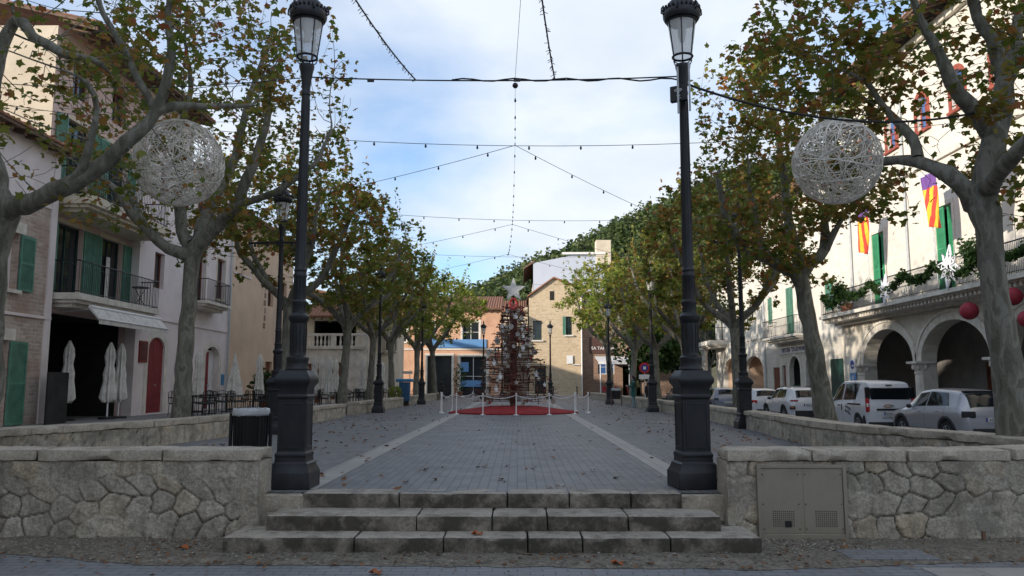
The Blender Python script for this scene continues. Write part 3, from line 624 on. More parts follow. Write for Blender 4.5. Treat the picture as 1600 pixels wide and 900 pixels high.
# ------------------------------------------------------------------ plane trees (space colonisation)
_LR = [1.15, .60, .92, .58, .62, .40, .66, .55, 1.0, .64]
LEAF_A = np.array([(math.cos(2*PI*j/10+PI/2)*_LR[j]*.54, math.sin(2*PI*j/10+PI/2)*_LR[j]*.54, (.0 if j % 2 else -.10)) for j in range(10)])
_OLD = np.array([(math.cos(2*PI*j/10+PI/2)*(1 if j % 2 == 0 else .62)*.5*(1.0 if j != 0 else 1.15), math.sin(2*PI*j/10+PI/2)*(1 if j % 2 == 0 else .62)*.5*(1.0 if j != 0 else 1.15), (.0 if j % 2 else -.09)) for j in range(10)])
LEAF_B = np.array([(0, .55, -.05), (-.42, .12, -.06), (-.25, -.45, .03), (0, -.3, .06), (.25, -.45, .03), (.42, .12, -.06)])
def rand_rot(n, rs, droop=.5):
    a = rs.uniform(0, 2*PI, n); t = rs.normal(0, .75, n)+droop; c = rs.uniform(0, 2*PI, n)
    ca, sa, ct, st_, cc_, sc_ = np.cos(a), np.sin(a), np.cos(t), np.sin(t), np.cos(c), np.sin(c)
    Rz = np.zeros((n, 3, 3)); Rz[:, 0, 0] = ca; Rz[:, 0, 1] = -sa; Rz[:, 1, 0] = sa; Rz[:, 1, 1] = ca; Rz[:, 2, 2] = 1
    Rx = np.zeros((n, 3, 3)); Rx[:, 0, 0] = 1; Rx[:, 1, 1] = ct; Rx[:, 1, 2] = -st_; Rx[:, 2, 1] = st_; Rx[:, 2, 2] = ct
    R2 = np.zeros((n, 3, 3)); R2[:, 0, 0] = cc_; R2[:, 0, 1] = -sc_; R2[:, 1, 0] = sc_; R2[:, 1, 1] = cc_; R2[:, 2, 2] = 1
    return Rz@Rx@R2
def leaf_mesh(name, P, size, m, parent, rs, tmpl=LEAF_A, droop=.6, kind=None):
    n = len(P); k = len(tmpl); Rm = rand_rot(n, rs, droop); s = size*rs.uniform(.4, 1.0, n)**.7*1.25
    V = np.einsum('nij,kj->nki', Rm, tmpl)*s[:, None, None]+np.asarray(P)[:, None, :]
    return fast_mesh(name, V.reshape(-1, 3), np.arange(n*k), [k]*n, m, parent)
def colonise(skel, centers, n_attr, rs, step=.22, di=1.6, dk=.34, iters=60, up=.05, zmin=3.0):
    """skel: list of (points, radii) in tree-local space; first polyline is the trunk, others start on an earlier one"""
    pts = []; par = []; rad = []
    for P, Rr in skel:
        P = [np.array(p, float) for p in P]
        if pts: A = np.array(pts); prev = int(np.argmin(((A-P[0])**2).sum(1)))
        else: pts.append(P[0]); par.append(-1); rad.append(Rr[0]); prev = 0
        for i in range(1, len(P)):
            d = np.linalg.norm(P[i]-P[i-1]); k = max(1, int(d/step))
            for j in range(1, k+1):
                t = j/k; pts.append(P[i-1]*(1-t)+P[i]*t+rs.normal(0, .03, 3)*(1 if len(pts) > 20 else .3)); par.append(prev); rad.append(Rr[i-1]*(1-t)+Rr[i]*t); prev = len(pts)-1
    AT = []
    tot = sum(c[2] for c in centers)
    for c, r, wgt in centers:
        k = int(n_attr*wgt/tot); u = rs.normal(0, 1, (k*2, 3)); u /= np.linalg.norm(u, axis=1)[:, None]; q = u*(rs.uniform(.12, 1, (k*2, 1))**.45)*np.array(r)+np.array(c)
        AT.append(q[q[:, 2] > zmin][:k])
    AT = np.concatenate(AT); alive = np.ones(len(AT), bool)
    nn = np.full(len(AT), -1); nd = np.full(len(AT), 1e9)
    def upd(new0):
        A = np.array(pts[new0:]); idx = np.where(alive)[0]
        if not len(idx) or not len(A): return
        d = np.sqrt(((AT[idx][:, None, :]-A[None])**2).sum(2)); j = d.argmin(1); dm = d[np.arange(len(idx)), j]; b = dm < nd[idx]
        nd[idx[b]] = dm[b]; nn[idx[b]] = j[b]+new0
    start = 0
    A0 = len(pts); upd(0)
    for it in range(iters):
        act = alive & (nd < di)
        if not act.any():
            if alive.any() and it < 8: di *= 1.3; continue
            break
        idx = np.where(act)[0]; grp = {}
        for i in idx: grp.setdefault(nn[i], []).append(i)
        new0 = len(pts)
        for nidx, ai in grp.items():
            p = pts[nidx]
            if p[2] < zmin-.9: continue
            d = AT[ai]-p; d = (d/np.maximum(1e-6, np.linalg.norm(d, axis=1))[:, None]).sum(0)+rs.normal(0, .22, 3); d[2] += up
            l = np.linalg.norm(d)
            if l < 1e-6: continue
            pts.append(p+d/l*step); par.append(nidx); rad.append(0)
        if len(pts) == new0: break
        upd(new0); alive &= nd > dk
    return np.array(pts), np.array(par), np.array(rad)
def tree_geometry(skel, centers, n_attr, n_leaf, lsize, seed, lm, tmpl=LEAF_A, zmin=3.0, step=.22, tip=.006, expo=2.35, long_twigs=0, dk=.34):
    rs = np.random.RandomState(seed); pts, par, rad = colonise(skel, centers, n_attr, rs, step=step, zmin=zmin, dk=dk)
    n = len(pts); kids = [[] for _ in range(n)]
    for i in range(1, n): kids[par[i]].append(i)
    pr = np.zeros(n); order = list(range(n))[::-1]
    for i in order:
        s = sum(pr[c]**expo for c in kids[i]); pr[i] = max(tip, s**(1/expo) if s > 0 else tip)
    fr = np.maximum(rad, np.minimum(pr, .13))
    for i in range(1, n): 
        if rad[i] == 0: fr[i] = min(fr[i], fr[par[i]]*.93)
    fr = np.maximum(fr, tip*.8)
    for i in range(1, n):
        if fr[i] > .05 and len(kids[i]) > 1: fr[i] *= 1.14
    V = []; L = []; S = []
    def tube(ch):
        P = pts[ch]; R = fr[ch].copy()
        if len(ch) > 2:
            Q = P.copy(); Q[1:-1] = (P[:-2]+2*P[1:-1]+P[2:])/4; P = Q
        if rad[ch[0]] == 0 or (len(ch) > 1): R[0] = min(R[0], R[1]*1.35)
        rmax = R.max(); k = 14 if rmax > .12 else 9 if rmax > .05 else 5 if rmax > .02 else 3
        t0 = P[1]-P[0]; u = np.cross(t0, [0, 0, 1.] if abs(t0[2]) < .9*np.linalg.norm(t0) else [1., 0, 0]); u /= np.linalg.norm(u); b = len(V)
        for i in range(len(P)):
            t = P[min(i+1, len(P)-1)]-P[max(i-1, 0)]; t = t/max(1e-9, np.linalg.norm(t)); u = u-t*(u@t); u /= max(1e-9, np.linalg.norm(u)); v = np.cross(t, u)
            for j in range(k):
                a = 2*PI*j/k; rr = R[i]
                if rmax > .08: rr *= 1+.20*noise.noise(Vector((P[i][0]*2.5+math.cos(a)*1.1, P[i][1]*2.5+math.sin(a)*1.1, P[i][2]*2.2+seed)))+.10*noise.noise(Vector((P[i][0]*7+math.cos(a)*2, P[i][1]*7+math.sin(a)*2, P[i][2]*6+seed)))
                V.append(P[i]+(u*math.cos(a)+v*math.sin(a))*rr)
        for i in range(len(P)-1):
            for j in range(k): a = b+i*k+j; c = b+i*k+(j+1) % k; L.extend((a, c, c+k, a+k)); S.append(4)
        L.extend(range(b+(len(P)-1)*k, b+len(P)*k)); S.append(k)
    stack = [(0, [0])]
    while stack:
        i, ch = stack.pop()
        while kids[i]:
            ks = sorted(kids[i], key=lambda c: -max(fr[c], rad[c])); 
            for c in ks[1:]: stack.append((c, [i, c]))
            i = ks[0]; ch.append(i)
        if len(ch) > 1: tube(ch)
    # leaves on thin wood
    thin = np.where((fr < .022) & (np.arange(n) > 3))[0]
    wgt = np.array([1.6 if not kids[i] else 1.0 for i in thin]); 
    cl = np.array([noise.noise(Vector(pts[i]*.75+seed))+noise.noise(Vector(pts[i]*2.1+seed)) for i in thin]); wgt *= np.clip(.6+1.6*cl, .03, 2.5)
    wgt /= wgt.sum(); pick = rs.choice(thin, n_leaf, p=wgt)
    P = pts[pick]+rs.normal(0, .10, (n_leaf, 3))-np.array([0, 0, .05])
    # a few long whippy shoots standing out of the crown
    ex = []
    if long_twigs:
        tips = [i for i in thin if not kids[i] and pts[i][2] > np.percentile(pts[:, 2], 55)]
        for i in rs.choice(tips, min(long_twigs, len(tips)), replace=False):
            d = np.array([rs.normal(0, .22), rs.normal(0, .22), 1.]); d /= np.linalg.norm(d); ln = rs.uniform(.5, 1.3); k = 6; b = len(V); q = pts[i].copy()
            prevs = [q.copy()]
            for a in range(k): d += rs.normal(0, .05, 3); q = q+d*ln/k; prevs.append(q.copy())
            for a, q in enumerate(prevs):
                for j in range(3): V.append(q+np.array([math.cos(j*2.1), math.sin(j*2.1), 0])*tip*.8*(1-a/8))
                for _ in range(rs.randint(1, 3)): ex.append(q+rs.normal(0, .06, 3))
            for a in range(k):
                for j in range(3): x = b+a*3+j; y = b+a*3+(j+1) % 3; L.extend((x, y, y+3, x+3)); S.append(4)
    if ex: P = np.concatenate([P, np.array(ex)])
    return (np.array(V), L, S), P, rs
def make_tree(loc, skel, centers, n_attr, n_leaf, lsize, seed, lm, label, tmpl=LEAF_A, zmin=3.0, **kw):
    root = empty('plane_tree', loc, 0, label, 'tree', 'plane trees lining the plaza')
    (V, L, S), P, rs = tree_geometry(skel, centers, n_attr, n_leaf, lsize, seed, lm, tmpl, zmin, **kw)
    t = fast_mesh('trunk', V, L, S, M['bark'], root, smooth=True)
    leaf_mesh('crown', P, lsize, lm, root, rs, tmpl); return root
def loc_skel(loc, lines):              # world polylines -> tree local, radii list
    o = Vector(loc); return [([tuple(Vector(p)-o) for p in P], Rr) for P, Rr in lines]
# --- right foreground tree
o = Vector((6.85, 10.8, -.56))
a = lambda x, y, D: at(x, y, D)
sk = loc_skel(o, [([(6.9, 10.9, -.56), a(1592, 690, 10.85), a(1572, 560, 10.8), a(1552, 430, 10.8), a(1532, 320, 10.8), a(1545, 250, 10.8), a(1562, 170, 10.85), a(1572, 105, 10.9)], [.34, .26, .19, .165, .175, .14, .13, .10]),
 ([a(1532, 315, 10.8), a(1500, 288, 10.75), a(1462, 262, 10.9), a(1440, 248, 11.1), a(1385, 255, 11.5), a(1330, 262, 11.9)], [.145, .12, .10, .08, .06, .04]),
 ([a(1440, 248, 11.1), a(1432, 215, 11.2), a(1400, 185, 11.4), a(1370, 160, 11.6), a(1345, 120, 11.8)], [.095, .07, .055, .045, .035]),
 ([a(1550, 200, 10.8), a(1515, 165, 10.7), a(1482, 130, 10.6), a(1468, 80, 10.6), a(1440, 30, 10.5), a(1410, -40, 10.4)], [.115, .10, .085, .065, .05, .04]),
 ([a(1570, 115, 10.9), a(1545, 60, 11), a(1518, 10, 11), a(1500, -60, 11.2)], [.095, .08, .065, .05]),
 ([a(1572, 110, 10.9), a(1610, 90, 10.9), a(1680, 60, 10.8), a(1760, 0, 10.6)], [.11, .09, .07, .05]),
 ([a(1560, 170, 10.85), a(1590, 60, 12.2), a(1600, -40, 13.2)], [.11, .085, .06]),
 ([a(1535, 300, 10.8), a(1580, 250, 9.9), a(1630, 190, 9.2)], [.12, .09, .05])])
cs = [((a(1480, 40, 11.4)-o), (3.0, 2.2, 1.7), 3.2), ((a(1280, 100, 12.6)-o), (1.5, 1.1, 1.5), 1.9), ((a(1380, 260, 12.3)-o), (1.4, .8, .9), .8), ((a(1600, -120, 11)-o), (3, 3, 1.5), 1.3), ((a(1640, 200, 10.5)-o), (1.2, 1.6, 1.0), .6)]
make_tree(o, sk, cs, 1800, 6600, .14, 3, M['leafr'], 'big forked plane tree with green and rusty leaves at the right edge of the photo', zmin=3.9, long_twigs=40, dk=.26, step=.16, tip=.005)
# --- left foreground tree
o = Vector((-7.5, 10.9, -.46))
sk = loc_skel(o, [([(-7.5, 10.9, -.46), a(-36, 600, 10.8), a(-28, 480, 10.7), a(-14, 380, 10.6), a(-2, 320, 10.5)], [.36, .30, .25, .24, .22]),
 ([a(-2, 330, 10.5), a(50, 318, 10.2), a(105, 290, 10.0), a(150, 262, 9.9), a(198, 222, 9.8), a(240, 170, 9.8), a(268, 120, 9.8), a(272, 80, 9.8), a(262, 20, 9.8), a(268, -60, 9.9)], [.15, .115, .098, .09, .08, .064, .055, .048, .04, .03]),
 ([a(105, 290, 10.0), a(140, 250, 9.8), a(150, 190, 9.7), a(140, 130, 9.7)], [.07, .05, .04, .03]),
 ([a(-5, 320, 10.5), a(-30, 200, 10.6), a(5, 70, 10.8), a(20, 20, 10.8)], [.16, .12, .08, .06]),
 ([a(30, 30, 10.8), a(60, 62, 10.5), a(110, 88, 10.3), a(165, 100, 10.2)], [.07, .06, .05, .035]),
 ([a(198, 85, 9.6), a(182, 50, 9.6), a(160, 20, 9.6), a(140, -30, 9.6)], [.055, .055, .05, .04]),
 ([a(245, 165, 9.8), a(300, 168, 10.2), a(350, 160, 10.6), a(400, 175, 11)], [.06, .045, .035, .025]),
 ([a(0, 330, 10.5), a(-90, 250, 10.2), a(-160, 100, 10)], [.2, .16, .10])])
sk[5][0][0] = tuple(a(240, 168, 9.8)-o); sk[5][0][1:1] = [tuple(a(200, 85, 9.7)-o)]; sk[5][1][:] = [.05, .045, .04, .035, .03]
cs = [((a(120, 60, 10.2)-o), (2.4, 1.8, 1.5), 2.2), ((a(330, 60, 10.2)-o), (1.3, 1.5, 1.1), 1.2), ((a(90, 190, 10)-o), (1.6, 1.5, 1.1), 1.1), ((a(0, -150, 10.5)-o), (3, 3, 1.5), 1.2), ((a(-150, 150, 10.5)-o), (1.4, 2, 1.8), .8), ((a(220, 290, 10.2)-o), (.9, .9, .35), .25)]
make_tree(o, sk, cs, 1150, 1900, .125, 8, M['leafr'], 'bare-branched plane tree with sparse leaves at the left edge of the photo', zmin=3.6, long_twigs=30, dk=.28, step=.17, tip=.005)
# --- second left
o = Vector((-7.45, 17.8, -.05))
sk = loc_skel(o, [([(-7.5, 17.8, -.05), a(284, 650, 17.8), a(291, 520, 17.8), a(298, 430, 17.8), a(303, 385, 17.8)], [.25, .205, .17, .16, .165]),
 ([a(300, 400, 17.8), a(262, 388, 17.6), a(232, 362, 17.4), a(205, 335, 17.2), a(185, 300, 17), a(150, 270, 16.8)], [.155, .13, .105, .085, .065, .045]),
 ([a(225, 355, 17.4), a(212, 320, 17.6), a(200, 290, 17.8)], [.09, .07, .05]),
 ([a(303, 395, 17.8), a(280, 350, 18), a(285, 290, 18.2), a(270, 220, 18.4), a(300, 140, 18.6), a(290, 60, 18.6)], [.14, .115, .09, .07, .055, .04]),
 ([a(304, 390, 17.8), a(335, 355, 17.5), a(370, 320, 17.2), a(400, 250, 17), a(420, 180, 17)], [.17, .14, .11, .09, .06]),
 ([a(304, 385, 17.8), a(330, 320, 19), a(370, 240, 20), a(390, 140, 20.5), a(420, 80, 20.5)], [.15, .12, .10, .075, .05]),
 ([a(370, 320, 17.2), a(430, 300, 17), a(490, 260, 17), a(520, 200, 17)], [.08, .065, .05, .03])])
cs = [((a(400, 210, 18)-o), (2.4, 2.4, 2.6), 3), ((a(470, 130, 17.6)-o), (1.3, 1.8, 1.5), 1.2), ((a(230, 160, 18)-o), (2.6, 2.4, 2.6), 1.9), ((a(310, 20, 18)-o), (2.8, 2.5, 1.6), 1.2), ((a(330, 310, 18)-o), (2.5, 2.2, 1.0), 1.2), ((a(180, 330, 17.6)-o), (1.4, 1.4, .6), .3)]
make_tree(o, sk, cs, 1700, 5200, .15, 5, M['leafr'], 'plane tree with a straight grey trunk in front of the plaster house', zmin=4.4, long_twigs=45, dk=.34, step=.2)
# --- second right
o = Vector((7.4, 18.9, -.56))
sk = loc_skel(o, [([(7.5, 18.9, -.56), a(1290, 655, 18.9), a(1275, 560, 18.9), a(1260, 480, 18.9), a(1250, 430, 18.9)], [.32, .24, .20, .18, .185]),
 ([a(1250, 435, 18.9), a(1222, 412, 18.7), a(1192, 400, 18.5), a(1168, 396, 18.3), a(1150, 370, 18), a(1130, 330, 17.8), a(1120, 270, 17.6)], [.16, .14, .13, .11, .09, .07, .05]),
 ([a(1248, 430, 18.9), a(1258, 412, 18.9), a(1282, 402, 18.9), a(1290, 370, 19), a(1285, 345, 19), a(1300, 310, 19.1), a(1310, 240, 19.3)], [.17, .15, .13, .10, .085, .07, .05]),
 ([a(1285, 395, 18.9), a(1305, 360, 18.7), a(1312, 335, 18.6), a(1345, 300, 18.4)], [.09, .07, .055, .04]),
 ([a(1250, 425, 18.9), a(1235, 360, 19.6), a(1225, 280, 20.2), a(1215, 200, 20.6)], [.13, .11, .08, .05]),
 ([a(1192, 400, 18.5), a(1180, 340, 18.8), a(1170, 270, 19)], [.09, .07, .045])])
cs = [((a(1220, 260, 19)-o), (2.2, 2.4, 2.0), 2.6), ((a(1130, 310, 18.4)-o), (1.3, 1.8, 1.6), 1.2), ((a(1320, 290, 19)-o), (1.4, 2.0, 1.1), .9), ((a(1215, 160, 19)-o), (2.2, 2.2, 1.5), 1.3), ((a(1180, 400, 18.3)-o), (1.6, 1.3, .6), .5)]
make_tree(o, sk, cs, 1500, 6200, .15, 12, M['leafr'], 'leaning plane tree with a curved trunk between the white crossover and the van', zmin=4.2, long_twigs=35, dk=.32, step=.2)
# --- further trees: three prototypes, copied
def proto(seed, n_leaf, lm, R=3.3, H=9.2, fork=3.6, lean=.2, lsize=.19, label='x'):
    rg = random.Random(seed); th = rg.uniform(0, 6.28); lx, ly = math.cos(th)*lean, math.sin(th)*lean
    L_ = [([(0, 0, -.3), (lx*.3, ly*.3, 1.2), (lx*.7, ly*.7, 2.5), (lx, ly, fork)], [.23, .18, .15, .155])]
    k = 5
    for i in range(k):
        a_ = th+2*PI*i/k+rg.uniform(-.3, .3); r1, r2 = rg.uniform(.7, 1.0), rg.uniform(1.5, 2.0)
        c_, s_ = math.cos(a_), math.sin(a_)
        L_.append(([(lx, ly, fork-.15), (lx+c_*r1, ly+s_*r1, fork+rg.uniform(.5, .9)), (lx+c_*r2, ly+s_*r2, fork+rg.uniform(1.3, 2.2)), (lx+c_*r2*1.25, ly+s_*r2*1.25, fork+rg.uniform(3, 3.8))], [.12, .095, .07, .04]))
    cs = [((0, 0, (fork+H)/2+.2), (R, R, (H-fork)/2), 3), ((.8, .6, H-1.2), (R*.6, R*.6, 1.1), .6)]
    for i in range(5):
        a_ = rg.uniform(0, 6.28); cs.append(((math.cos(a_)*R*.75, math.sin(a_)*R*.75, rg.uniform(fork+1.2, H-1.8)), (1.1, 1.1, .9), .35))
    return make_tree((0, 0, 0), L_, cs, 850, n_leaf, lsize, seed, lm, label, tmpl=LEAF_A, zmin=fork-.1, step=.26, dk=.42, long_twigs=25)
pA = proto(21, 4300, M['leafr'], fork=3.9, H=9.0); pB = proto(22, 4300, M['leaf'], fork=3.6); pC = proto(23, 4800, M['leafy'], R=3.4, H=8.2, fork=3.3)
usedp = set()
def ptree(pr, x, y, rz, s, label, z=-.05):
    q = pr if pr.name not in usedp else copy_tree(pr); usedp.add(pr.name); place(q, (x, y, z), rz, label, s); return q
ptree(pA, -7.35, 25.3, .4, 1.0, 'plane tree whose trunk stands right behind the left big lamp post')
ptree(pB, -7.0, 32.2, 1.2, 1.0, 'plane tree with a leaning trunk in front of the balustrade terrace')
ptree(pB, -6.9, 44.6, 2.9, 1.0, 'plane tree beside the blue bin before the terracotta building')
ptree(pC, -6.7, 53.5, 2.0, 1.12, 'plane tree beyond the blue bin, behind the far left lamp post')
ptree(pC, -6.3, 61.5, 4.1, 1.2, 'plane tree in front of the blue shop sign at the far end')
ptree(pA, -7.1, 38.6, 5.0, .93, 'plane tree between the balustrade terrace and the blue bin')
ptree(pA, 7.35, 26.9, 3.2, .98, 'plane tree in front of the blue grey parked hatchback', -.56)
ptree(pB, 7.3, 34.6, 4.4, .97, 'plane tree mostly hidden behind the right big lamp post', -.56)
ptree(pA, 7.3, 41.6, 1.1, .93, 'plane tree right of the red round road sign', -.5)
ptree(pC, 7.1, 50.0, .2, 1.15, 'pale forked plane tree behind the woman in the green coat', -.3)
ptree(pC, 6.9, 59.0, 3.3, 1.28, 'slim plane tree before the restaurant awning, farthest on the right', -.1)
# ------------------------------------------------------------------ facades
class Fac:
    """local frame of a facade: u along it, v up, w outward"""
    def __init__(s, o, ud, wd): s.o = Vector(o); s.u = Vector(ud); s.w = Vector(wd)
    def p(s, u, v, w=0): return s.o+s.u*u+s.w*w+Vector((0, 0, v))
    def box(s, mb, u0, u1, v0, v1, w0, w1):
        c = [s.p(a, b, d) for a, b, d in ((u0, v0, w0), (u1, v0, w0), (u1, v1, w0), (u0, v1, w0), (u0, v0, w1), (u1, v0, w1), (u1, v1, w1), (u0, v1, w1))]
        return mb.add(c, [(0,3,2,1),(4,5,6,7),(0,1,5,4),(1,2,6,5),(2,3,7,6),(3,0,4,7)])
def arch_curve(h, n=14):
    u0, u1, v0, v1, ar = h; c = (u0+u1)/2; R = (u1-u0)/2
    return [(c-R*math.cos(PI*i/n), v1-ar+ar*math.sin(PI*i/n)) for i in range(n+1)]
def wall_openings(mb, F, u0, u1, v0, v1, holes, depth=.25):
    hs = [h if len(h) == 5 else (*h, 0) for h in holes]
    us = sorted({u0, u1, *[h[0] for h in hs], *[h[1] for h in hs]}); vs_ = sorted({v0, v1, *[h[2] for h in hs], *[h[3] for h in hs]})
    us = [x for x in us if u0-1e-6 <= x <= u1+1e-6]; vs_ = [x for x in vs_ if v0-1e-6 <= x <= v1+1e-6]
    for i in range(len(us)-1):
        for j in range(len(vs_)-1):
            cu, cv = (us[i]+us[i+1])/2, (vs_[j]+vs_[j+1])/2
            if any(h[0] < cu < h[1] and h[2] < cv < h[3] for h in hs): continue
            mb.add([F.p(us[i], vs_[j]), F.p(us[i+1], vs_[j]), F.p(us[i+1], vs_[j+1]), F.p(us[i], vs_[j+1])], [(0, 1, 2, 3)])
    for h in hs:
        a0, a1, b0, b1, ar = h
        if ar:
            C = arch_curve(h)
            for (xa, ya), (xb, yb) in zip(C[:-1], C[1:]):
                mb.add([F.p(xa, ya), F.p(xb, yb), F.p(xb, b1), F.p(xa, b1)], [(0, 1, 2, 3)])
                mb.add([F.p(xa, ya), F.p(xa, ya, -depth), F.p(xb, yb, -depth), F.p(xb, yb)], [(0, 1, 2, 3)])
            b1 = b1-ar
        else: mb.add([F.p(a0, b1), F.p(a1, b1), F.p(a1, b1, -depth), F.p(a0, b1, -depth)], [(0, 1, 2, 3)])
        for aa in (a0, a1): mb.add([F.p(aa, b0), F.p(aa, b1), F.p(aa, b1, -depth), F.p(aa, b0, -depth)], [(0, 1, 2, 3)])
        mb.add([F.p(a0, b0), F.p(a1, b0), F.p(a1, b0, -depth), F.p(a0, b0, -depth)], [(0, 1, 2, 3)])
    return mb
def body(mb, F, u0, u1, v0, v1, depth, wf=-.26, end=True):     # the rest of the building behind its front
    c = [F.p(a, b, d) for a, b, d in ((u0, v0, 0), (u1, v0, 0), (u1, v1, 0), (u0, v1, 0), (u0, v0, -depth), (u1, v0, -depth), (u1, v1, -depth), (u0, v1, -depth))]
    return mb.add(c, [(4, 5, 6, 7), (1, 2, 6, 5), (2, 3, 7, 6), (3, 0, 4, 7)])
def shutter(F, u0, u1, v0, v1, w, m, root, name='shutter', slats=True, ang=0, hinge=None, label=None):
    """louvred panel"""
    b = MB(); t = .04; W = u1-u0
    def bx(a0, a1, b0, b1, c0, c1): F.box(b, u0+a0, u0+a1, b0, b1, w+c0, w+c1)
    bx(0, .06, v0, v1, 0, t); bx(W-.06, W, v0, v1, 0, t); bx(.06, W-.06, v0, v0+.08, 0, t); bx(.06, W-.06, v1-.08, v1, 0, t); bx(.06, W-.06, (v0+v1)/2-.04, (v0+v1)/2+.04, 0, t)
    bx(.06, W-.06, v0+.08, v1-.08, .005, .012)
    if slats:
        z = v0+.1
        while z < v1-.1: bx(.06, W-.06, z, z+.028, .012, .034); z += .055
    return tag(b.build(name, m, root, smooth=0), label)
def window(F, u0, u1, v0, v1, root, depth=.2, gl='glass', fm='brownwood', name='window', bars=(1, 1), arch=0, label=None):
    f = MB(); w = -depth; t = .06
    F.box(f, u0, u0+t, v0, v1-arch, w, w+.06); F.box(f, u1-t, u1, v0, v1-arch, w, w+.06); F.box(f, u0+t, u1-t, v0, v0+t, w, w+.06)
    if not arch: F.box(f, u0+t, u1-t, v1-t, v1, w, w+.06)
    for i in range(bars[0]): c = u0+(u1-u0)*(i+1)/(bars[0]+1); F.box(f, c-.025, c+.025, v0+t, v1-arch-(0 if arch else t), w+.003, w+.057)
    for i in range(bars[1]): c = v0+(v1-v0)*(i+1)/(bars[1]+1); F.box(f, u0+t, u1-t, c-.02, c+.02, w+.006, w+.054)
    fo = tag(f.build(name, M[fm], root, smooth=0), label)
    g = MB()
    if arch:
        C = arch_curve((u0, u1, v0, v1, arch)); g.add([F.p(x, y, w+.02) for x, y in C]+[F.p(u1, v0, w+.02), F.p(u0, v0, w+.02)], [tuple(range(len(C)+2))])
    else: g.add([F.p(u0+.01, v0+.01, w+.02), F.p(u1-.01, v0+.01, w+.02), F.p(u1-.01, v1-.01, w+.02), F.p(u0+.01, v1-.01, w+.02)], [(0, 1, 2, 3)])
    g.build('pane', M[gl], fo, smooth=0)
    # a curtain-dark room behind
    return fo
def door(F, u0, u1, v0, v1, root, m, depth=.18, arch=0, planks=5, name='door', handle=True, label=None):
    d = MB(); w = -depth; W = (u1-u0)/planks
    for i in range(planks):
        a0, a1 = u0+i*W+.004, u0+(i+1)*W-.004
        if arch:
            C = [q for q in arch_curve((u0, u1, v0, v1, arch), 40) if a0 <= q[0] <= a1]; top = [(a0, C[0][1])]+C+[(a1, C[-1][1])]
        else: top = [(a0, v1), (a1, v1)]
        poly = [F.p(a0, v0, w), ]+[F.p(x, y, w) for x, y in top]+[F.p(a1, v0, w)]; d.prism(poly, F.w*.05)
    do = tag(d.build(name, m, root, smooth=0), label)
    b = MB(); F.box(b, u0, u1, v0, v1-arch, w-.01, w+.01); b.build('leaf', m, do, smooth=0)
    if handle:
        h = MB(); h.sphere(F.p((u0+u1)/2+.08, v0+1.05, w+.08), .035, 5); h.build('handle', M['zinc'], do)
    return do
def surround(F, u0, u1, v0, v1, root, m, t=.16, proud=.035, arch=0, sill=True, name='surround'):
    s = MB()
    if arch:
        C = arch_curve((u0, u1, v0, v1, arch), 16); C2 = arch_curve((u0-t, u1+t, v0, v1+t, arch+t), 16)
        for i in range(16):
            for (A, B_) in (((C[i], C[i+1]), (C2[i], C2[i+1])),):
                q = [A[0], A[1], B_[1], B_[0]]; s.prism([F.p(x, y, .0) for x, y in q], F.w*proud)
        F.box(s, u0-t, u0, v0, v1-arch, 0, proud); F.box(s, u1, u1+t, v0, v1-arch, 0, proud)
    else:
        F.box(s, u0-t, u0, v0, v1+t, 0, proud); F.box(s, u1, u1+t, v0, v1+t, 0, proud); F.box(s, u0, u1, v1, v1+t, 0, proud)
    if sill: F.box(s, u0-t-.04, u1+t+.04, v0-.1, v0-.001, 0, proud+.08)
    return s.build(name, m, root, smooth=30)
def balcony(F, u0, u1, z, out, root, h=1.0, slab=.16, gap=.11, m='iron', sm='trim', curve=False, mould=True):
    s = MB(); F.box(s, u0, u1, z-slab, z, 0, out)
    if mould: F.box(s, u0+.08, u1-.08, z-slab-.1, z-slab-.001, 0, out-.12); F.box(s, u0+.2, u1-.2, z-slab-.22, z-slab-.101, 0, out-.3)
    b = s.build('balcony', M[sm], root, bevel=.01)
    r = MB(); e = .05
    def P(u, v, w): return F.p(u, v, w)
    for v in (z+.06, z+h): r.tube([P(u0+e, v, .02), P(u0+e, v, out-e), P(u1-e, v, out-e), P(u1-e, v, .02)], .014 if v < z+h else .022, 5, False)
    n = int((u1-u0)/gap)
    for i in range(n+1): u = u0+e+(u1-u0-2*e)*i/n; r.tube([P(u, z, out-e), P(u, z+h, out-e)], .008, 4, False)
    n = max(2, int(out/gap))
    for i in range(1, n):
        for u in (u0+e, u1-e): r.tube([P(u, z, (out-e)*i/n), P(u, z+h, (out-e)*i/n)], .008, 4, False)
    r.build('railing', M[m], b); return b
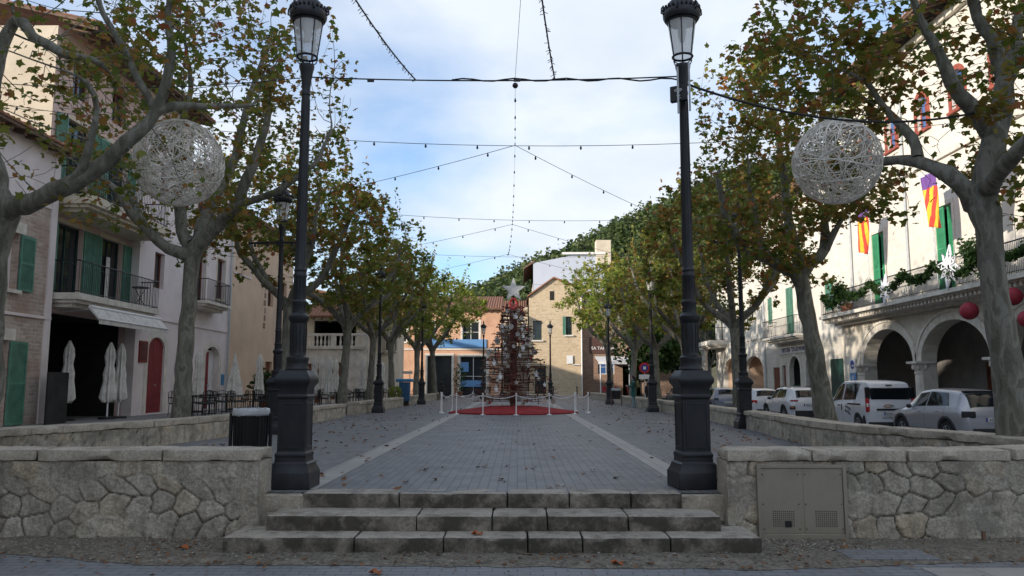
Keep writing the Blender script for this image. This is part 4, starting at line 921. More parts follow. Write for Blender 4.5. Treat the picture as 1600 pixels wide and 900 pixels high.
def tile_roof(F, u0, u1, v_eave, out, back, rise, root, m='tile', eaves=True, name='roof'):
    """pitched roof: rows of barrel tiles running up the slope; eave in front of the facade"""
    r = MB(); n = int((u1-u0)/.24); st_ = (u1-u0)/n; L0 = out; L1 = -back
    sl = rise/(out+back)
    F_ = lambda u, w, dz=0: F.p(u, v_eave+(out-w)*sl+dz, w)
    for i in range(n):
        ua = u0+i*st_
        pr = [(0, 0), (.12, .055), (.5, .10), (.88, .055), (1, 0)]
        for (a, b_), (c, d_) in zip(pr[:-1], pr[1:]):
            r.add([F_(ua+a*st_, out, b_), F_(ua+c*st_, out, d_), F_(ua+c*st_, L1, d_), F_(ua+a*st_, L1, b_)], [(0, 1, 2, 3)])
        r.add([F_(ua+a*st_, out, b_) for a, b_ in pr], [(0, 1, 2, 3, 4)])
    ro = r.build(name, M[m], root, smooth=50)
    s = MB(); s.prism([F.p(u0, v_eave-.09, out-.03), F.p(u0, v_eave-.001, out-.03), F.p(u0, v_eave-.001+(out+back)*sl, -back), F.p(u0, v_eave-.09+(out+back)*sl, -back)], F.u*(u1-u0))
    n = int((u1-u0)/.55)
    for i in range(n+1):
        u = u0+.1+(u1-u0-.2)*i/n; s.prism([F.p(u, v_eave-.21, out-.12), F.p(u, v_eave-.091, out-.12), F.p(u, v_eave-.091+(out)*sl, 0), F.p(u, v_eave-.21+(out)*sl, 0)], F.u*.09)
    s.build('eaves', M['wood'], ro, smooth=0); return ro
def pipe(F, u, v0, v1, root, m='zinc'):
    b = MB(); b.tube([F.p(u, v0, .09), F.p(u, v1, .09)], .05, 8); 
    v = v0+.8
    while v < v1: b.tube([F.p(u, v-.02, .09), F.p(u, v+.02, .09)], .062, 8); v += 2.2
    return b.build('drain_pipe', M[m], root)
def dark_room(F, u0, u1, v0, v1, root, depth=.9, m='dark', name='interior'):
    b = MB(); w0, w1 = -.2601, -depth
    c = [F.p(a, b_, d) for a, b_, d in ((u0, v0, w0), (u1, v0, w0), (u1, v1, w0), (u0, v1, w0), (u0, v0, w1), (u1, v0, w1), (u1, v1, w1), (u0, v1, w1))]
    b.add(c, [(4, 5, 6, 7), (0, 1, 5, 4), (1, 2, 6, 5), (2, 3, 7, 6), (3, 0, 4, 7)]); return b.build(name, M[m], root, smooth=0)
# ================================================================== LEFT ROW (faces +X at x = -14)
FL = Fac((-14, 0, 0), (0, 1, 0), (1, 0, 0))
def bld(name, x, y, label, cat='house'): return empty(name, (x, y, 0), 0, label, cat)
# L1 small stone house
b1 = bld('stone_house', -14, 14, 'small rubble stone house with green shutters at the left edge')
H1 = [(20.7, 22.1, 3.75, 5.35), (20.2, 21.95, .02, 2.35), (15.2, 16.2, 3.75, 5.35), (15.2, 16.5, 0, 2.4)]
mb = MB(); wall_openings(mb, FL, 14.45, 23.8, -.6, 8.2, H1); body(mb, FL, 14.45, 23.8, -.6, 8.2, 8); mb.build('wall', M['rubble'], b1, smooth=0)
for i, h in enumerate(H1):
    s = MB(); FL.box(s, h[0]-.2, h[1]+.25, h[3]+.002, h[3]+.32, 0, .03); s.build('lintel', M['trim'], b1)
    s = MB(); FL.box(s, h[0]-.02, h[0]+.0, h[2], h[3], 0, .0)
    if h[2] > 1:
        window(FL, h[0], h[1]-.35, h[2], h[3], b1, .22); s = MB(); FL.box(s, h[0]-.1, h[1]+.1, h[2]-.1, h[2]-.001, 0, .12); s.build('sill', M['trim'], b1)
        s = MB(); FL.box(s, h[1]-.35, h[1], h[2], h[3], -.22, -.2); s.build('jamb', M['plaster_l'], b1)
        shutter(FL, h[1]+.02, h[1]+.68, h[2], h[3]-.02, .03, M['green'], b1)
    else:
        door(FL, h[0], h[1]-.55, h[2], h[3], b1, M['brownwood'], .2); s = MB(); FL.box(s, h[1]-.55, h[1], h[2], h[3], -.22, -.19); s.build('jamb', M['plaster_l'], b1)
        shutter(FL, h[1]+.02, h[1]+.8, h[2], h[3]-.02, .03, M['green'], b1)
s = MB(); FL.box(s, 14.45, 23.8, 3.05, 3.13, 0, .06); FL.box(s, 23.5, 23.8, -.1, 8.2, 0, .045); FL.box(s, 14.45, 23.49, 6.35, 8.2, .001, .03); s.build('quoin_trim', M['plaster_l'], b1)
tile_roof(FL, 14.5, 23.75, 8.2, .5, 8, 2.0, b1)
# L2 balcony house
b2 = bld('balcony_house', -14, 26.7, 'tall cream house with two green shuttered balcony doors and a dark awninged ground floor')
H2 = [(24.45, 25.95, 3.92, 6.2), (27.1, 28.6, 3.92, 6.2), (24.1, 29.2, -.05, 3.35), (24.6, 26.0, 7.2, 9.6), (27.2, 28.6, 7.2, 9.6), (24.8, 25.8, 10.4, 11.6), (27.3, 28.3, 10.4, 11.6)]
FB = Fac((-14.35, 0, 0), (0, 1, 0), (1, 0, 0))
mb = MB(); wall_openings(mb, FB, 23.82, 29.5, -.6, 12.3, H2); body(mb, FB, 23.82, 29.5, -.6, 12.3, 9); 
mb.add([FB.p(23.82, -.6, 0), FB.p(23.82, 12.3, 0), FB.p(23.82, 12.3, -9), FB.p(23.82, -.6, -9)], [(0, 1, 2, 3)]); mb.build('wall', M['plaster_pink'], b2, smooth=0)
s = MB(); s.add([FB.p(23.80, 8.0, .0), FB.p(23.80, 12.3, .0), FB.p(23.80, 12.3, -9), FB.p(23.80, 8.0, -9)], [(0, 1, 2, 3)]); s.build('side_wall', M['plaster_c'], b2, smooth=0)
for h in H2[:2]+H2[3:5]:
    window(FB, h[0], h[1], h[2], h[3], b2, .2, 'glass', 'dgreen'); surround(FB, h[0], h[1], h[2], h[3], b2, M['plaster_c'], .14, .03, sill=False)
    for a0, a1 in ((h[0]-.62, h[0]-.02), (h[1]+.02, h[1]+.62)): shutter(FB, a0, a1, h[2], h[3]-.02, .04, M['green'], b2)
for h in H2[5:]: window(FB, h[0], h[1], h[2], h[3], b2, .2)
s = MB(); FB.box(s, 27.75, 28.0, 3.95, 5.6, -.12, -.10); s.build('curtain', M['canvas'], b2)
dark_room(FB, 24.1, 29.2, -.05, 3.35, b2, 5)
balcony(FB, 23.95, 29.45, 3.9, 1.1, b2, 1.0, .2, gap=.11)
balcony(FB, 23.95, 29.45, 6.95, 1.3, b2, .9, .3, gap=.12, sm='plaster_c')
s = MB(); FL.box(s, 29.2, 29.5, -.1, 12.3, -.349, .02); s.build('pilaster', M['plaster_l'], b2)
tile_roof(FB, 23.7, 33.4, 12.35, 1.35, 9, 2.4, b2)
aw = empty('awning', (-13.9, 27, 3.3), 0, 'folded pale grey awning under the first floor balcony', 'awning')
m_ = MB(); F2 = Fac((-13.2, 0, 0), (0, 1, 0), (1, 0, 0)); m_.prism([F2.p(24.6, 3.50, 0), F2.p(24.6, 3.16, .28), F2.p(24.6, 3.12, .26), F2.p(24.6, 3.45, -.04)], (0, 4.9, 0)); m_.prism([F2.p(24.6, 3.16, .28), F2.p(24.6, 3.0, .28), F2.p(24.6, 3.0, .27), F2.p(24.6, 3.16, .27)], (0, 4.9, 0)); m_.build('cloth', M['canvas'], aw)
m_ = MB(); m_.tube([F2.p(24.6, 3.53, -.03), F2.p(29.5, 3.53, -.03)], .06, 8); m_.tube([F2.p(24.6, 3.16, .29), F2.p(29.5, 3.16, .29)], .025, 6)
for u in (24.9, 29.2): m_.tube([F2.p(u, 3.4, -1.1), F2.p(u, 3.5, -.03)], .03, 5)
m_.build('frame', M['white'], aw)
# balcony table and chair
tb = empty('bistro_table', (-13.65, 28.9, 3.9), 0, 'small dark metal table standing on the first floor balcony', 'table')
m_ = MB(); m_.lathe([(.3, .70), (.3, .73)], 14, (-13.65, 28.7, 3.9)); m_.build('top', M['iron'], tb); m_ = MB()
for q in range(3): a_ = q*2.1; m_.tube([(-13.65+.22*math.cos(a_), 28.7+.22*math.sin(a_), 3.9), (-13.65, 28.7, 4.25), (-13.65-.2*math.cos(a_), 28.7-.2*math.sin(a_), 4.6)], .012, 5)
m_.build('legs', M['iron'], tb)
# plain plaster house with wine red arched door
b3 = bld('plaster_house', -14, 31.4, 'pinkish plaster house with a tall arched wine red door')
H3 = [(30.35, 31.75, .05, 2.95, .45), (30.5, 31.35, 4.85, 6.25), (30.6, 31.3, 8.5, 9.8)]
mb = MB(); wall_openings(mb, FL, 29.5, 33.35, -.6, 12.3, H3); body(mb, FL, 29.5, 33.35, -.6, 12.3, 9); mb.build('wall', M['plaster_l'], b3, smooth=0)
door(FL, 30.35, 31.75, .05, 2.95, b3, M['wine'], .12, .45); surround(FL, 30.35, 31.75, .05, 2.95, b3, M['trim'], .28, .012, .45, False)
window(FL, *H3[1], b3, .22, 'glass', 'brownwood', bars=(1, 0)); window(FL, *H3[2], b3, .22)
s = MB(); FL.box(s, 29.5, 33.35, 3.62, 3.72, 0, .05); s.build('string_course', M['plaster_l'], b3); pipe(FL, 33.25, 0, 12, b3, 'white')
s = MB(); FL.box(s, 29.55, 30.2, 1.75+.2, 2.75, .0, .06); o_ = tag(s.build('wall_sign', M['wine'], bevel=.01), 'wine red square menu board on the plaster wall left of the arched door', 'sign')
s = MB(); FL.box(s, 29.62, 30.13, 2.02, 2.68, .06, .066); s.build('panel', M['redwood'], o_)
tile_roof(FL, 33.4, 38.72, 10.4, .7, 9, 2.2, b3) if 0 else None
# L4
b4 = bld('narrow_house', -14, 36, 'narrow pinkish house with a small iron balcony and a half open arched door')
H4 = [(35.95, 37.6, .05, 2.85, .5), (36.9, 37.9, 5.1, 7.0), (34.2, 35.5, 4.72, 7.0), (34.3, 35.3, 8.2, 9.4), (36.6, 37.6, 8.2, 9.4)]
mb = MB(); wall_openings(mb, FL, 33.36, 38.7, -.6, 10.4, H4); body(mb, FL, 33.36, 38.7, -.6, 10.4, 9); mb.build('wall', M['plaster_l'], b4, smooth=0)
door(FL, 35.95, 36.35, .05, 2.85-.25, b4, M['wine'], .05, 0, 2, label='wine red open door leaf'); door(FL, 36.35, 37.6, .05, 2.7, b4, M['white'], .3, 0, 3); surround(FL, 35.95, 37.6, .05, 2.85, b4, M['trim'], .25, .02, .5, False)
dark_room(FL, 35.95, 37.6, .05, 2.85, b4, 1.2)
for h in H4[1:]: window(FL, *h, b4, .22); surround(FL, *h, b4, M['plaster_c'], .1, .02)
balcony(FL, 33.9, 36.7, 4.7, .8, b4, .95, .12); s = MB(); FL.box(s, 33.36, 38.7, 3.6, 3.68, 0, .05); s.build('string_course', M['plaster_l'], b4); pipe(FL, 38.5, 0, 10.3, b4)
tile_roof(FL, 33.4, 38.8, 10.45, .6, 9, 2.2, b4)
s = MB(); FL.box(s, 37.95, 38.3, 1.1, 1.6, 0, .03); tag(s.build('notice', mat('blue_notice', (.05, .22, .42), .5)), 'small blue notice on the wall right of the half open door', 'sign')
# L5 ochre
b5 = bld('ochre_house', -14, 43, 'windowless ochre orange house wall with a green bush at its foot')
H5 = [(44.6, 45.6, 5.5, 7.2), (47, 48.2, 5.5, 7.2), (44.6, 45.8, 0, 2.4)]
mb = MB(); wall_openings(mb, FL, 38.72, 49.5, -.6, 9.6, H5); body(mb, FL, 38.72, 49.5, -.6, 9.6, 9); mb.build('wall', M['plaster_o'], b5, smooth=0)
for h in H5[:2]: window(FL, *h, b5, .22)
door(FL, *H5[2], b5, M['brownwood']); tile_roof(FL, 38.7, 49.5, 9.65, .6, 9, 2.2, b5)
s = MB(); FL.box(s, 39.0, 41.6, 6.6, 6.68, 0, .05); FL.box(s, 39.0, 39.08, 6.68, 8.4, 0, .02); FL.box(s, 41.5, 41.58, 6.68, 8.4, 0, .02); s.build('moulding', M['plaster_l'], b5)
for i in range(7): s = MB(); FL.box(s, 44.0-.1+.1*(i % 3), 44.25, 4.2+i*.42, 4.5+i*.42, 0, .02); s.build('quoin', M['brownst'], b5)
# L6 terrace building facing the camera
b6 = bld('terrace_house', -11.5, 50, 'white stone house with a balustraded first floor terrace and rounded corner')
FT = Fac((0, 49.6, 0), (1, 0, 0), (0, -1, 0))
H6 = [(-13.0, -12.0, .0, 2.4), (-11.5, -10.7, 0.2, 2.5, .4)]
mb = MB(); wall_openings(mb, FT, -13.98, -9.9, -.6, 3.3, H6); body(mb, FT, -13.98, -9.9, -.6, 3.3, 5); FT.box(mb, -9.9, -9.3, -.6, 3.3, -5, -.35); mb.build('wall', M['trim'], b6, smooth=0)
mb = MB(); mb.lathe([(.62, -.6), (.62, 3.3)], 20, (-9.92, 50.21, 0)); mb.build('corner_turret', M['trim'], b6)
for h in H6: door(FT, *h[:4], b6, M['brownwood'], .2, h[4] if len(h) > 4 else 0, 3)
mb = MB(); FT.box(mb, -13.98, -9.25, 3.301, 3.5, -.1, .12); FT.box(mb, -13.98, -9.3, 4.12, 4.27, -.12, .06)
for x in (-13.9, -11.4, -9.4): FT.box(mb, x-.17, x+.17, 3.501, 4.119, -.1, .05)
mb.build('terrace_edge', M['trim'], b6, bevel=.01)
for x in np.arange(-13.6, -9.6, .24):
    if min(abs(x-q) for q in (-13.9, -11.4, -9.4)) > .24: mb = MB(); mb.lathe([(.06, 3.501), (.045, 3.56), (.085, 3.72), (.035, 3.95), (.06, 4.07), (.06, 4.12)], 8, (float(x), 49.62, 0)); mb.build('baluster', M['trim'], b6)
FT2 = Fac((0, 52.6, 0), (1, 0, 0), (0, -1, 0)); mb = MB(); wall_openings(mb, FT2, -13.98, -9.4, 3.3, 5.9, [(-13.4, -10.6, 3.52, 5.3)]); body(mb, FT2, -13.98, -9.4, 3.3, 5.9, 5); mb.build('upper_wall', M['plaster_c'], b6, smooth=0)
dark_room(FT2, -13.4, -10.6, 3.52, 5.3, b6, 2.5); tile_roof(FT2, -13.9, -9.5, 5.5, 1.0, 3.5, 1.7, b6)
# L7 row beyond facing +X at x=-9.9
FR = Fac((-9.9, 0, 0), (0, 1, 0), (1, 0, 0))
b7 = bld('beige_house', -9.9, 60, 'beige house with a small balcony behind the closed terrace parasols')
H7 = [(56, 57, .0, 2.6), (58.5, 59.6, 0, 2.6), (56.2, 57.3, 3.6, 5.6), (60, 61, 3.8, 5.3), (62.5, 64, .1, 2.9, .6), (64.5, 65.5, 3.8, 5.3)]
mb = MB(); wall_openings(mb, FR, 54.6, 70, -.6, 6.6, H7); body(mb, FR, 54.6, 70, -.6, 6.6, 8); mb.add([FR.p(54.6, -.6), FR.p(54.6, 6.6), FR.p(54.6, 6.6, -8), FR.p(54.6, -.6, -8)], [(0, 1, 2, 3)]); mb.build('wall', M['plaster_c'], b7, smooth=0)
for h in H7:
    if h[2] > 1: window(FR, *h[:4], b7, .2); surround(FR, *h[:4], b7, M['trim'], .12)
    elif len(h) > 4: door(FR, *h[:4], b7, M['wine'], .15, .6)
    else: door(FR, *h[:4], b7, M['brownwood'])
balcony(FR, 55.8, 58, 3.5, .8, b7); tile_roof(FR, 54.6, 70, 6.6, .6, 8, 1.8, b7)
# end wall: terracotta building with blue sign
b8 = bld('terracotta_house', -8, 76, 'terracotta orange building with a blue shop sign at the far end')
FE = Fac((0, 76, 0), (1, 0, 0), (0, -1, 0))
H8 = [(-8.5, -6.2, .0, 3.8), (-5.4, -2.9, .0, 3.75)]; H8u = [(-9.3, -7.9, 5.1, 7.0), (-5.2, -3.6, 5.1, 7.0), (-11.6, -10.5, 5.1, 7.0)]
mb = MB(); wall_openings(mb, FE, -12.9, -1.5, -.6, 8.2, H8+H8u, .3); body(mb, FE, -12.9, -1.5, -.6, 8.2, 8); mb.add([FE.p(-1.5, -.6), FE.p(-1.5, 8.2), FE.p(-1.5, 8.2, -8), FE.p(-1.5, -.6, -8)], [(0, 1, 2, 3)]); mb.build('wall', M['plaster_or'], b8, smooth=0)
for h in H8u: window(FE, *h, b8, .2, fm='white'); surround(FE, *h, b8, M['trim'], .16)
for h in H8: surround(FE, *h, b8, M['trim'], .22, .05, 0, False)
window(FE, *H8[1], b8, .22, 'glass', 'white', name='shop_front', bars=(1, 1)); window(FE, *H8[0], b8, .22, 'glass', 'dgreen', name='shop_front', bars=(2, 0))
s = MB(); FE.box(s, -12.9, -1.5, 4.35, 4.5, 0, .08); s.build('string_course', M['trim'], b8); tile_roof(FE, -13, -1.4, 8.25, .6, 8, 2, b8)
s = MB(); FE.box(s, -7.9, -2.9, 4.55, 5.35, 0, .12); M['bluesign'] = mat('blue_sign_panel', (.12, .27, .50), .4, .06, 2, 20, .02)
FE.box(s, -8.1, -7.9, 4.5, 5.4, 0, .14); o_ = tag(s.build('shop_sign', M['bluesign'], bevel=.02), 'long plain blue shop sign over the windows of the terracotta building', 'sign')
s = MB(); FE.box(s, -5.35, -4.6, 2.3, 3.2, -.16, -.13); FE.box(s, -5.3, -3.0, .9, 1.5, -.16, -.13); tag(s.build('window_poster', M['bluesign']), 'blue and white posters behind the shop window', 'poster')
# cream block far behind between
b9 = bld('cream_block', 1, 92, 'pale cream block of flats seen over the christmas tree, left of the blue grey wall')
FC = Fac((0, 90, 0), (1, 0, 0), (0, -1, 0)); H9 = [(x, x+1.2, z, z+1.6) for x in (-6.5, -4, -1.5) for z in (1.2, 5.0)]
mb = MB(); wall_openings(mb, FC, -8, 1.4, -.6, 9.2, H9); body(mb, FC, -8, 1.4, -.6, 9.2, 8); mb.build('wall', M['plaster_c'], b9, smooth=0)
for h in H9: window(FC, *h, b9)
s = MB(); FC.box(s, -4.2, -1.0, 3.3, 4.7, 0, .1); s.build('white_board', M['white'], b9); tile_roof(FC, -8, 1.4, 9.25, .5, 6, 1.8, b9)
# tall orange / blue grey building
b10 = bld('tall_house', 5, 88, 'tall house with pale blue grey party wall and orange balconied side')
FG = Fac((1.75, 0, 0), (0, 1, 0), (-1, 0, 0)); FGf = Fac((0, 86, 0), (1, 0, 0), (0, -1, 0))
H10 = [(88, 89.2, 9.6, 12), (91.5, 92.7, 9.6, 12), (88, 89.2, 5.6, 8), (91.5, 92.7, 5.6, 8), (88, 89.2, 1.6, 4), (91.5, 92.7, 1.6, 4)]
mb = MB(); wall_openings(mb, FG, 86, 99, -.6, 14.2, H10); mb.build('side_wall', M['plaster_or'], b10, smooth=0)
for h in H10: window(FG, *h, b10); surround(FG, *h, b10, M['trim'], .15)
balcony(FG, 87.4, 92.9, 9.5, 1.0, b10, 1.0, .25, sm='plaster_c')
mb = MB(); P = [(1.75, -.6), (9.5, -.6), (9.5, 15.1), (6.3, 15.1), (1.75, 14.2)]; mb.prism([(x, 86, z) for x, z in P], (0, 13, 0)); mb.v = mb.v; mb.build('party_wall', M['plaster_bl'], b10, smooth=0)
mb = MB(); mb.prism([(.75, 85.9, 13.55), (.75, 85.9, 13.75), (1.9, 85.9, 14.55), (1.9, 85.9, 14.3)], (0, 13.2, 0)); mb.build('eaves', M['wood'], b10, smooth=0)
mb = MB(); mb.bx(4.9, 9.6, 85.7, 86.3, 15.12, 15.35); mb.build('parapet', M['white'], b10)
mb = MB(); mb.bx(8.6, 10.2, 85.8, 87.4, 14.0, 16.7); mb.build('chimney', M['plaster_c'], b10, bevel=.02)
# sandstone gable house
b11 = bld('gable_house', 4, 78, 'sunlit sandstone rubble house with a gable roof behind the christmas tree')
FH = Fac((0, 78, 0), (1, 0, 0), (0, -1, 0)); H11 = [(4.75, 5.35, 5.9, 7.7), (1.55, 2.4, 5.4, 7.3), (1.7, 2.8, .2, 2.9), (3.1+.1, 3.1+.55, 9.6, 10.5)]
GA = [(1.15, 9.6), (3.6, 11.45), (6.35, 10.3)]
mb = MB(); wall_openings(mb, FH, 1.15, 6.35, -.6, 9.6-.001, [h for h in H11[:3]], .25); body(mb, FH, 1.15, 6.35, -.6, 9.6, 9); mb.add([FH.p(1.15, -.6), FH.p(1.15, 9.6), FH.p(1.15, 9.6, -9), FH.p(1.15, -.6, -9)], [(0, 1, 2, 3)])
mb.prism([FH.p(1.15, 9.6, 0), FH.p(3.6, 11.45, 0), FH.p(6.35, 10.3, 0), FH.p(6.35, 9.6, 0)], (0, 9, 0)); mb.build('wall', M['gable'], b11, smooth=0)
for h in H11[:3]: window(FH, *h, b11, .2, 'glass', 'dgreen')
for h in H11[:2]: s = MB(); FH.box(s, h[0]-.15, h[1]+.15, h[2]-.15, h[2]-.01, 0, .2); s.build('sill', M['trim'], b11); shutter(FH, h[0]-.3, h[0]-.02, h[2], h[3], .02, M['green'], b11) if h[0] > 3 else None
s = MB(); FH.box(s, 3.2, 3.65, 9.3, 10.2, -.02, .012); s.build('attic_window', M['dark'], b11)
mb = MB()
for (xa, za), (xb, zb) in ((GA[0], GA[1]), (GA[1], GA[2])):
    d = Vector((xb-xa, 0, zb-za)); 
    mb.prism([(xa-(.15 if xa < 2 else 0), 77.75, za+.0), (xb+(.3 if xb > 5 else 0), 77.75, zb), (xb+(.3 if xb > 5 else 0), 77.75, zb+.16), (xa-(.15 if xa < 2 else 0), 77.75, za+.16)], (0, 9.4, 0))
    n = int(9.4/.28)
mb.build('roof', M['tile'], b11, smooth=0)
s = MB(); s.tube([(6.28, 77.9, 0), (6.28, 77.9, 10)], .06, 8); s.build('drain_pipe', M['white'], b11)
s = MB(); FH.box(s, 4.8, 5.4, 3.1, 3.9, .1, .14); s.tube([(5.4, 77.9, 3.0), (6.1, 77.9, 3.0)], .05, 6); tag(s.build('wall_board', M['white']), 'small white notice board on the sandstone gable wall', 'sign')
# brown rubble restaurant
b12 = bld('restaurant_house', 10, 79, 'brown rubble stone restaurant with a dark brown name board, right of the sandstone gable')
FK = Fac((0, 78.6, 0), (1, 0, 0), (0, -1, 0)); H12 = [(10.3, 12.2, 0, 2.9), (7.9, 9.5, 2.1, 3.5)]
mb = MB(); wall_openings(mb, FK, 6.36, 18, -.6, 7.6, H12); body(mb, FK, 6.36, 18, -.6, 7.6, 8); mb.build('wall', M['brownst'], b12, smooth=0); dark_room(FK, 10.3, 12.2, 0, 2.9, b12, 2)
window(FK, *H12[1], b12, .2, 'skyglass', 'white'); tile_roof(FK, 6.3, 18, 7.6, .4, 8, 2, b12)
s = MB(); FK.box(s, 7.1, 9.7, 4.1, 5.7, 0, .1); M['brownsign'] = mat('brown_sign', (.07, .03, .022), .6, .1); sg = tag(s.build('name_board', M['brownsign'], bevel=.01), 'dark brown restaurant name board with white letters', 'sign')
text_obj('lettering', 'SA TAFONA', .42, M['white'], (8.4, 78.48, 4.62), (PI/2, 0, 0), sg)
uw = empty('restaurant_awning', (9.3, 76, 2.8), 0, 'white awning over the restaurant terrace at the far right of the square', 'awning')
mb = MB(); mb.prism([(7.6, 78.4, 3.75), (7.6, 78.4, 3.83), (7.6, 75.2, 3.25), (7.6, 75.2, 3.0), (7.6, 75.25, 3.0), (7.6, 75.25, 3.2)], (5.6, 0, 0)); mb.build('cloth', M['white'], uw, smooth=0)
for x in (7.8, 10.5, 13): mb = MB(); mb.tube([(x, 75.4, 0), (x, 75.4, 3.2)], .05, 6); mb.build('post', M['white'], uw)
# ================================================================== RIGHT ROW (faces -X at x = 16.6)
FX = Fac((16.6, 0, 0), (0, 1, 0), (-1, 0, 0))
th = bld('town_hall', 16.6, 30, 'pale ashlar town hall with an arcade, long garlanded balcony and small arched top windows', 'town hall')
AR = [(c-2.42, c+2.42, -.44, 3.60, 1.55) for c in (36.1, 30.6, 25.1, 19.6, 14.1)]
UP = [(c-.62, c+.62, 4.78, 8.05) for c in (36.4, 30.7, 25.0, 19.3)]
TW = [(c-.42, c+.42, 11.45, 12.95, .42) for c in (39.9, 37.2, 34.5, 31.8, 29.15, 26.5, 23.8, 21.1)]
mb = MB(); wall_openings(mb, FX, 11, 40.75, -.6, 4.35, AR, .6); mb.build('arcade_wall', M['ashlar_st'], th, smooth=30)
mb = MB(); wall_openings(mb, FX, 11, 40.75, 4.351, 15.6, UP+TW); body(mb, FX, 11, 40.75, 4.351, 15.6, 12); mb.add([FX.p(40.75, -.6), FX.p(40.75, 15.6), FX.p(40.75, 15.6, -12), FX.p(40.75, -.6, -12)], [(0, 1, 2, 3)]); mb.add([FX.p(11, -.6), FX.p(11, 15.6), FX.p(11, 15.6, -12), FX.p(11, -.6, -12)], [(0, 1, 2, 3)]); mb.build('wall', M['ashlar'], th, smooth=0)
for h in AR:
    s = MB()
    for t0, t1, pr in ((.0, .3, .05), (.30, .42, .10)):
        C = arch_curve((h[0]-t0, h[1]+t0, h[2], h[3]+t0, h[4]+t0), 22); C2 = arch_curve((h[0]-t1, h[1]+t1, h[2], h[3]+t1, h[4]+t1), 22)
        for i in range(22): s.prism([FX.p(*C[i], 0), FX.p(*C[i+1], 0), FX.p(*C2[i+1], 0), FX.p(*C2[i], 0)], FX.w*pr)
    s.build('archivolt', M['trim'], th, smooth=30)
for c in (38.85, 33.35, 27.85, 22.35, 16.85):
    s = MB(); p = FX.p(c, 0, -.28); s.lathe([(.36, -.6), (.36, -.44), (.33, -.40), (.29, -.34), (.27, -.28), (.25, 1.55), (.28, 1.57), (.28, 1.62), (.25, 1.64), (.27, 1.72), (.34, 1.85), (.38, 1.95), (.36, 1.98)], 20, (p.x-.16, p.y, 0))
    s.box((p.x-.16, p.y, 2.03), (.84, .84, .10)); 
    for k in range(8): a_ = PI/4*k; s.sphere((p.x-.16+.33*math.cos(a_), p.y+.33*math.sin(a_), 1.84), .07, 4, (1, 1, 1.6))
    s.build('column', M['trim'], th, bevel=.008)
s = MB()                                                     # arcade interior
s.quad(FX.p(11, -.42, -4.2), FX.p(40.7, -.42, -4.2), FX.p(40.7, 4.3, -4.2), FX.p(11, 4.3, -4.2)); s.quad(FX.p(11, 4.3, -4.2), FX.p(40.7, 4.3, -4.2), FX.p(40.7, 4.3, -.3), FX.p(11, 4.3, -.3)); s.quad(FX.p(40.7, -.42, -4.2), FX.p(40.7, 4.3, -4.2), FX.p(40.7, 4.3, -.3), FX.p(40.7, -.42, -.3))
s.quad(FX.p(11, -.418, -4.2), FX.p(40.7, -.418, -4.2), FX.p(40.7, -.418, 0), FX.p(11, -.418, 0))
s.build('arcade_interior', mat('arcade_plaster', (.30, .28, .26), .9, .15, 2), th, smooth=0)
for u in (34.2, 24.0): dd = MB(); FX.box(dd, u, u+1.4, -.42, 2.1, -4.19, -4.1); dd.build('inner_door', M['brownwood'], th)
s = MB(); FX.box(s, 29.0, 30.4, 1.3, 2.2, -4.18, -4.12); s.build('notice_board', M['brownwood'], th)
for h in UP:
    window(FX, *h, th, .24, 'glass', 'white'); surround(FX, *h, th, M['trim'], .16, .03, 0, False)
    shutter(FX, h[0]-.0, h[0]+.6, h[2], h[3]-.03, -.18, M['lgreen'], th); shutter(FX, h[1]-.6, h[1], h[2], h[3]-.03, -.05, M['lgreen'], th)
for h in TW:
    window(FX, *h[:4], th, .2, 'skyglass', 'redbrick', bars=(1, 1), arch=.42); surround(FX, *h[:4], th, M['redbrick'], .2, .04, .42, True)
s = MB()
for (z0, z1, w_) in ((4.08, 4.2, .35), (4.2001, 4.34, .75), (4.341, 4.40, .95), (4.401, 4.56, 1.12)): FX.box(s, 12, 41.0, z0, z1, 0, w_)
for u in np.arange(12.2, 40.9, .28): FX.box(s, u, u+.13, 4.201, 4.335, .76, .90)
bal = s.build('balcony', M['trim'], th, bevel=.006)
r = MB(); zt = 5.62
for v in (4.66, 5.35, zt): r.tube([FX.p(12, v, 1.02), FX.p(40.95, v, 1.02), FX.p(40.95, v, .0)], .013 if v < zt else .026, 5, False)
for i in range(300): u = 14+26.95*i/299; r.tube([FX.p(u, 4.56, 1.02), FX.p(u, zt, 1.02)], .009, 3, False)
for i in range(1, 9): r.tube([FX.p(40.95, 4.56, 1.02*i/9), FX.p(40.95, zt, 1.02*i/9)], .009, 4, False)
r.build('railing', M['iron'], bal)
s = MB(); FX.box(s, 11, 40.75, 9.9, 10.1, 0, .12); FX.box(s, 11, 40.75, 15.1, 15.4, 0, .2); s.build('string_course', M['trim'], th, bevel=.01)
tile_roof(FX, 10.8, 41.0, 15.6, 1.3, 8, 2.6, th)
for u in (33.5, 39.2): pipe(FX, u, 4.6, 15, th)
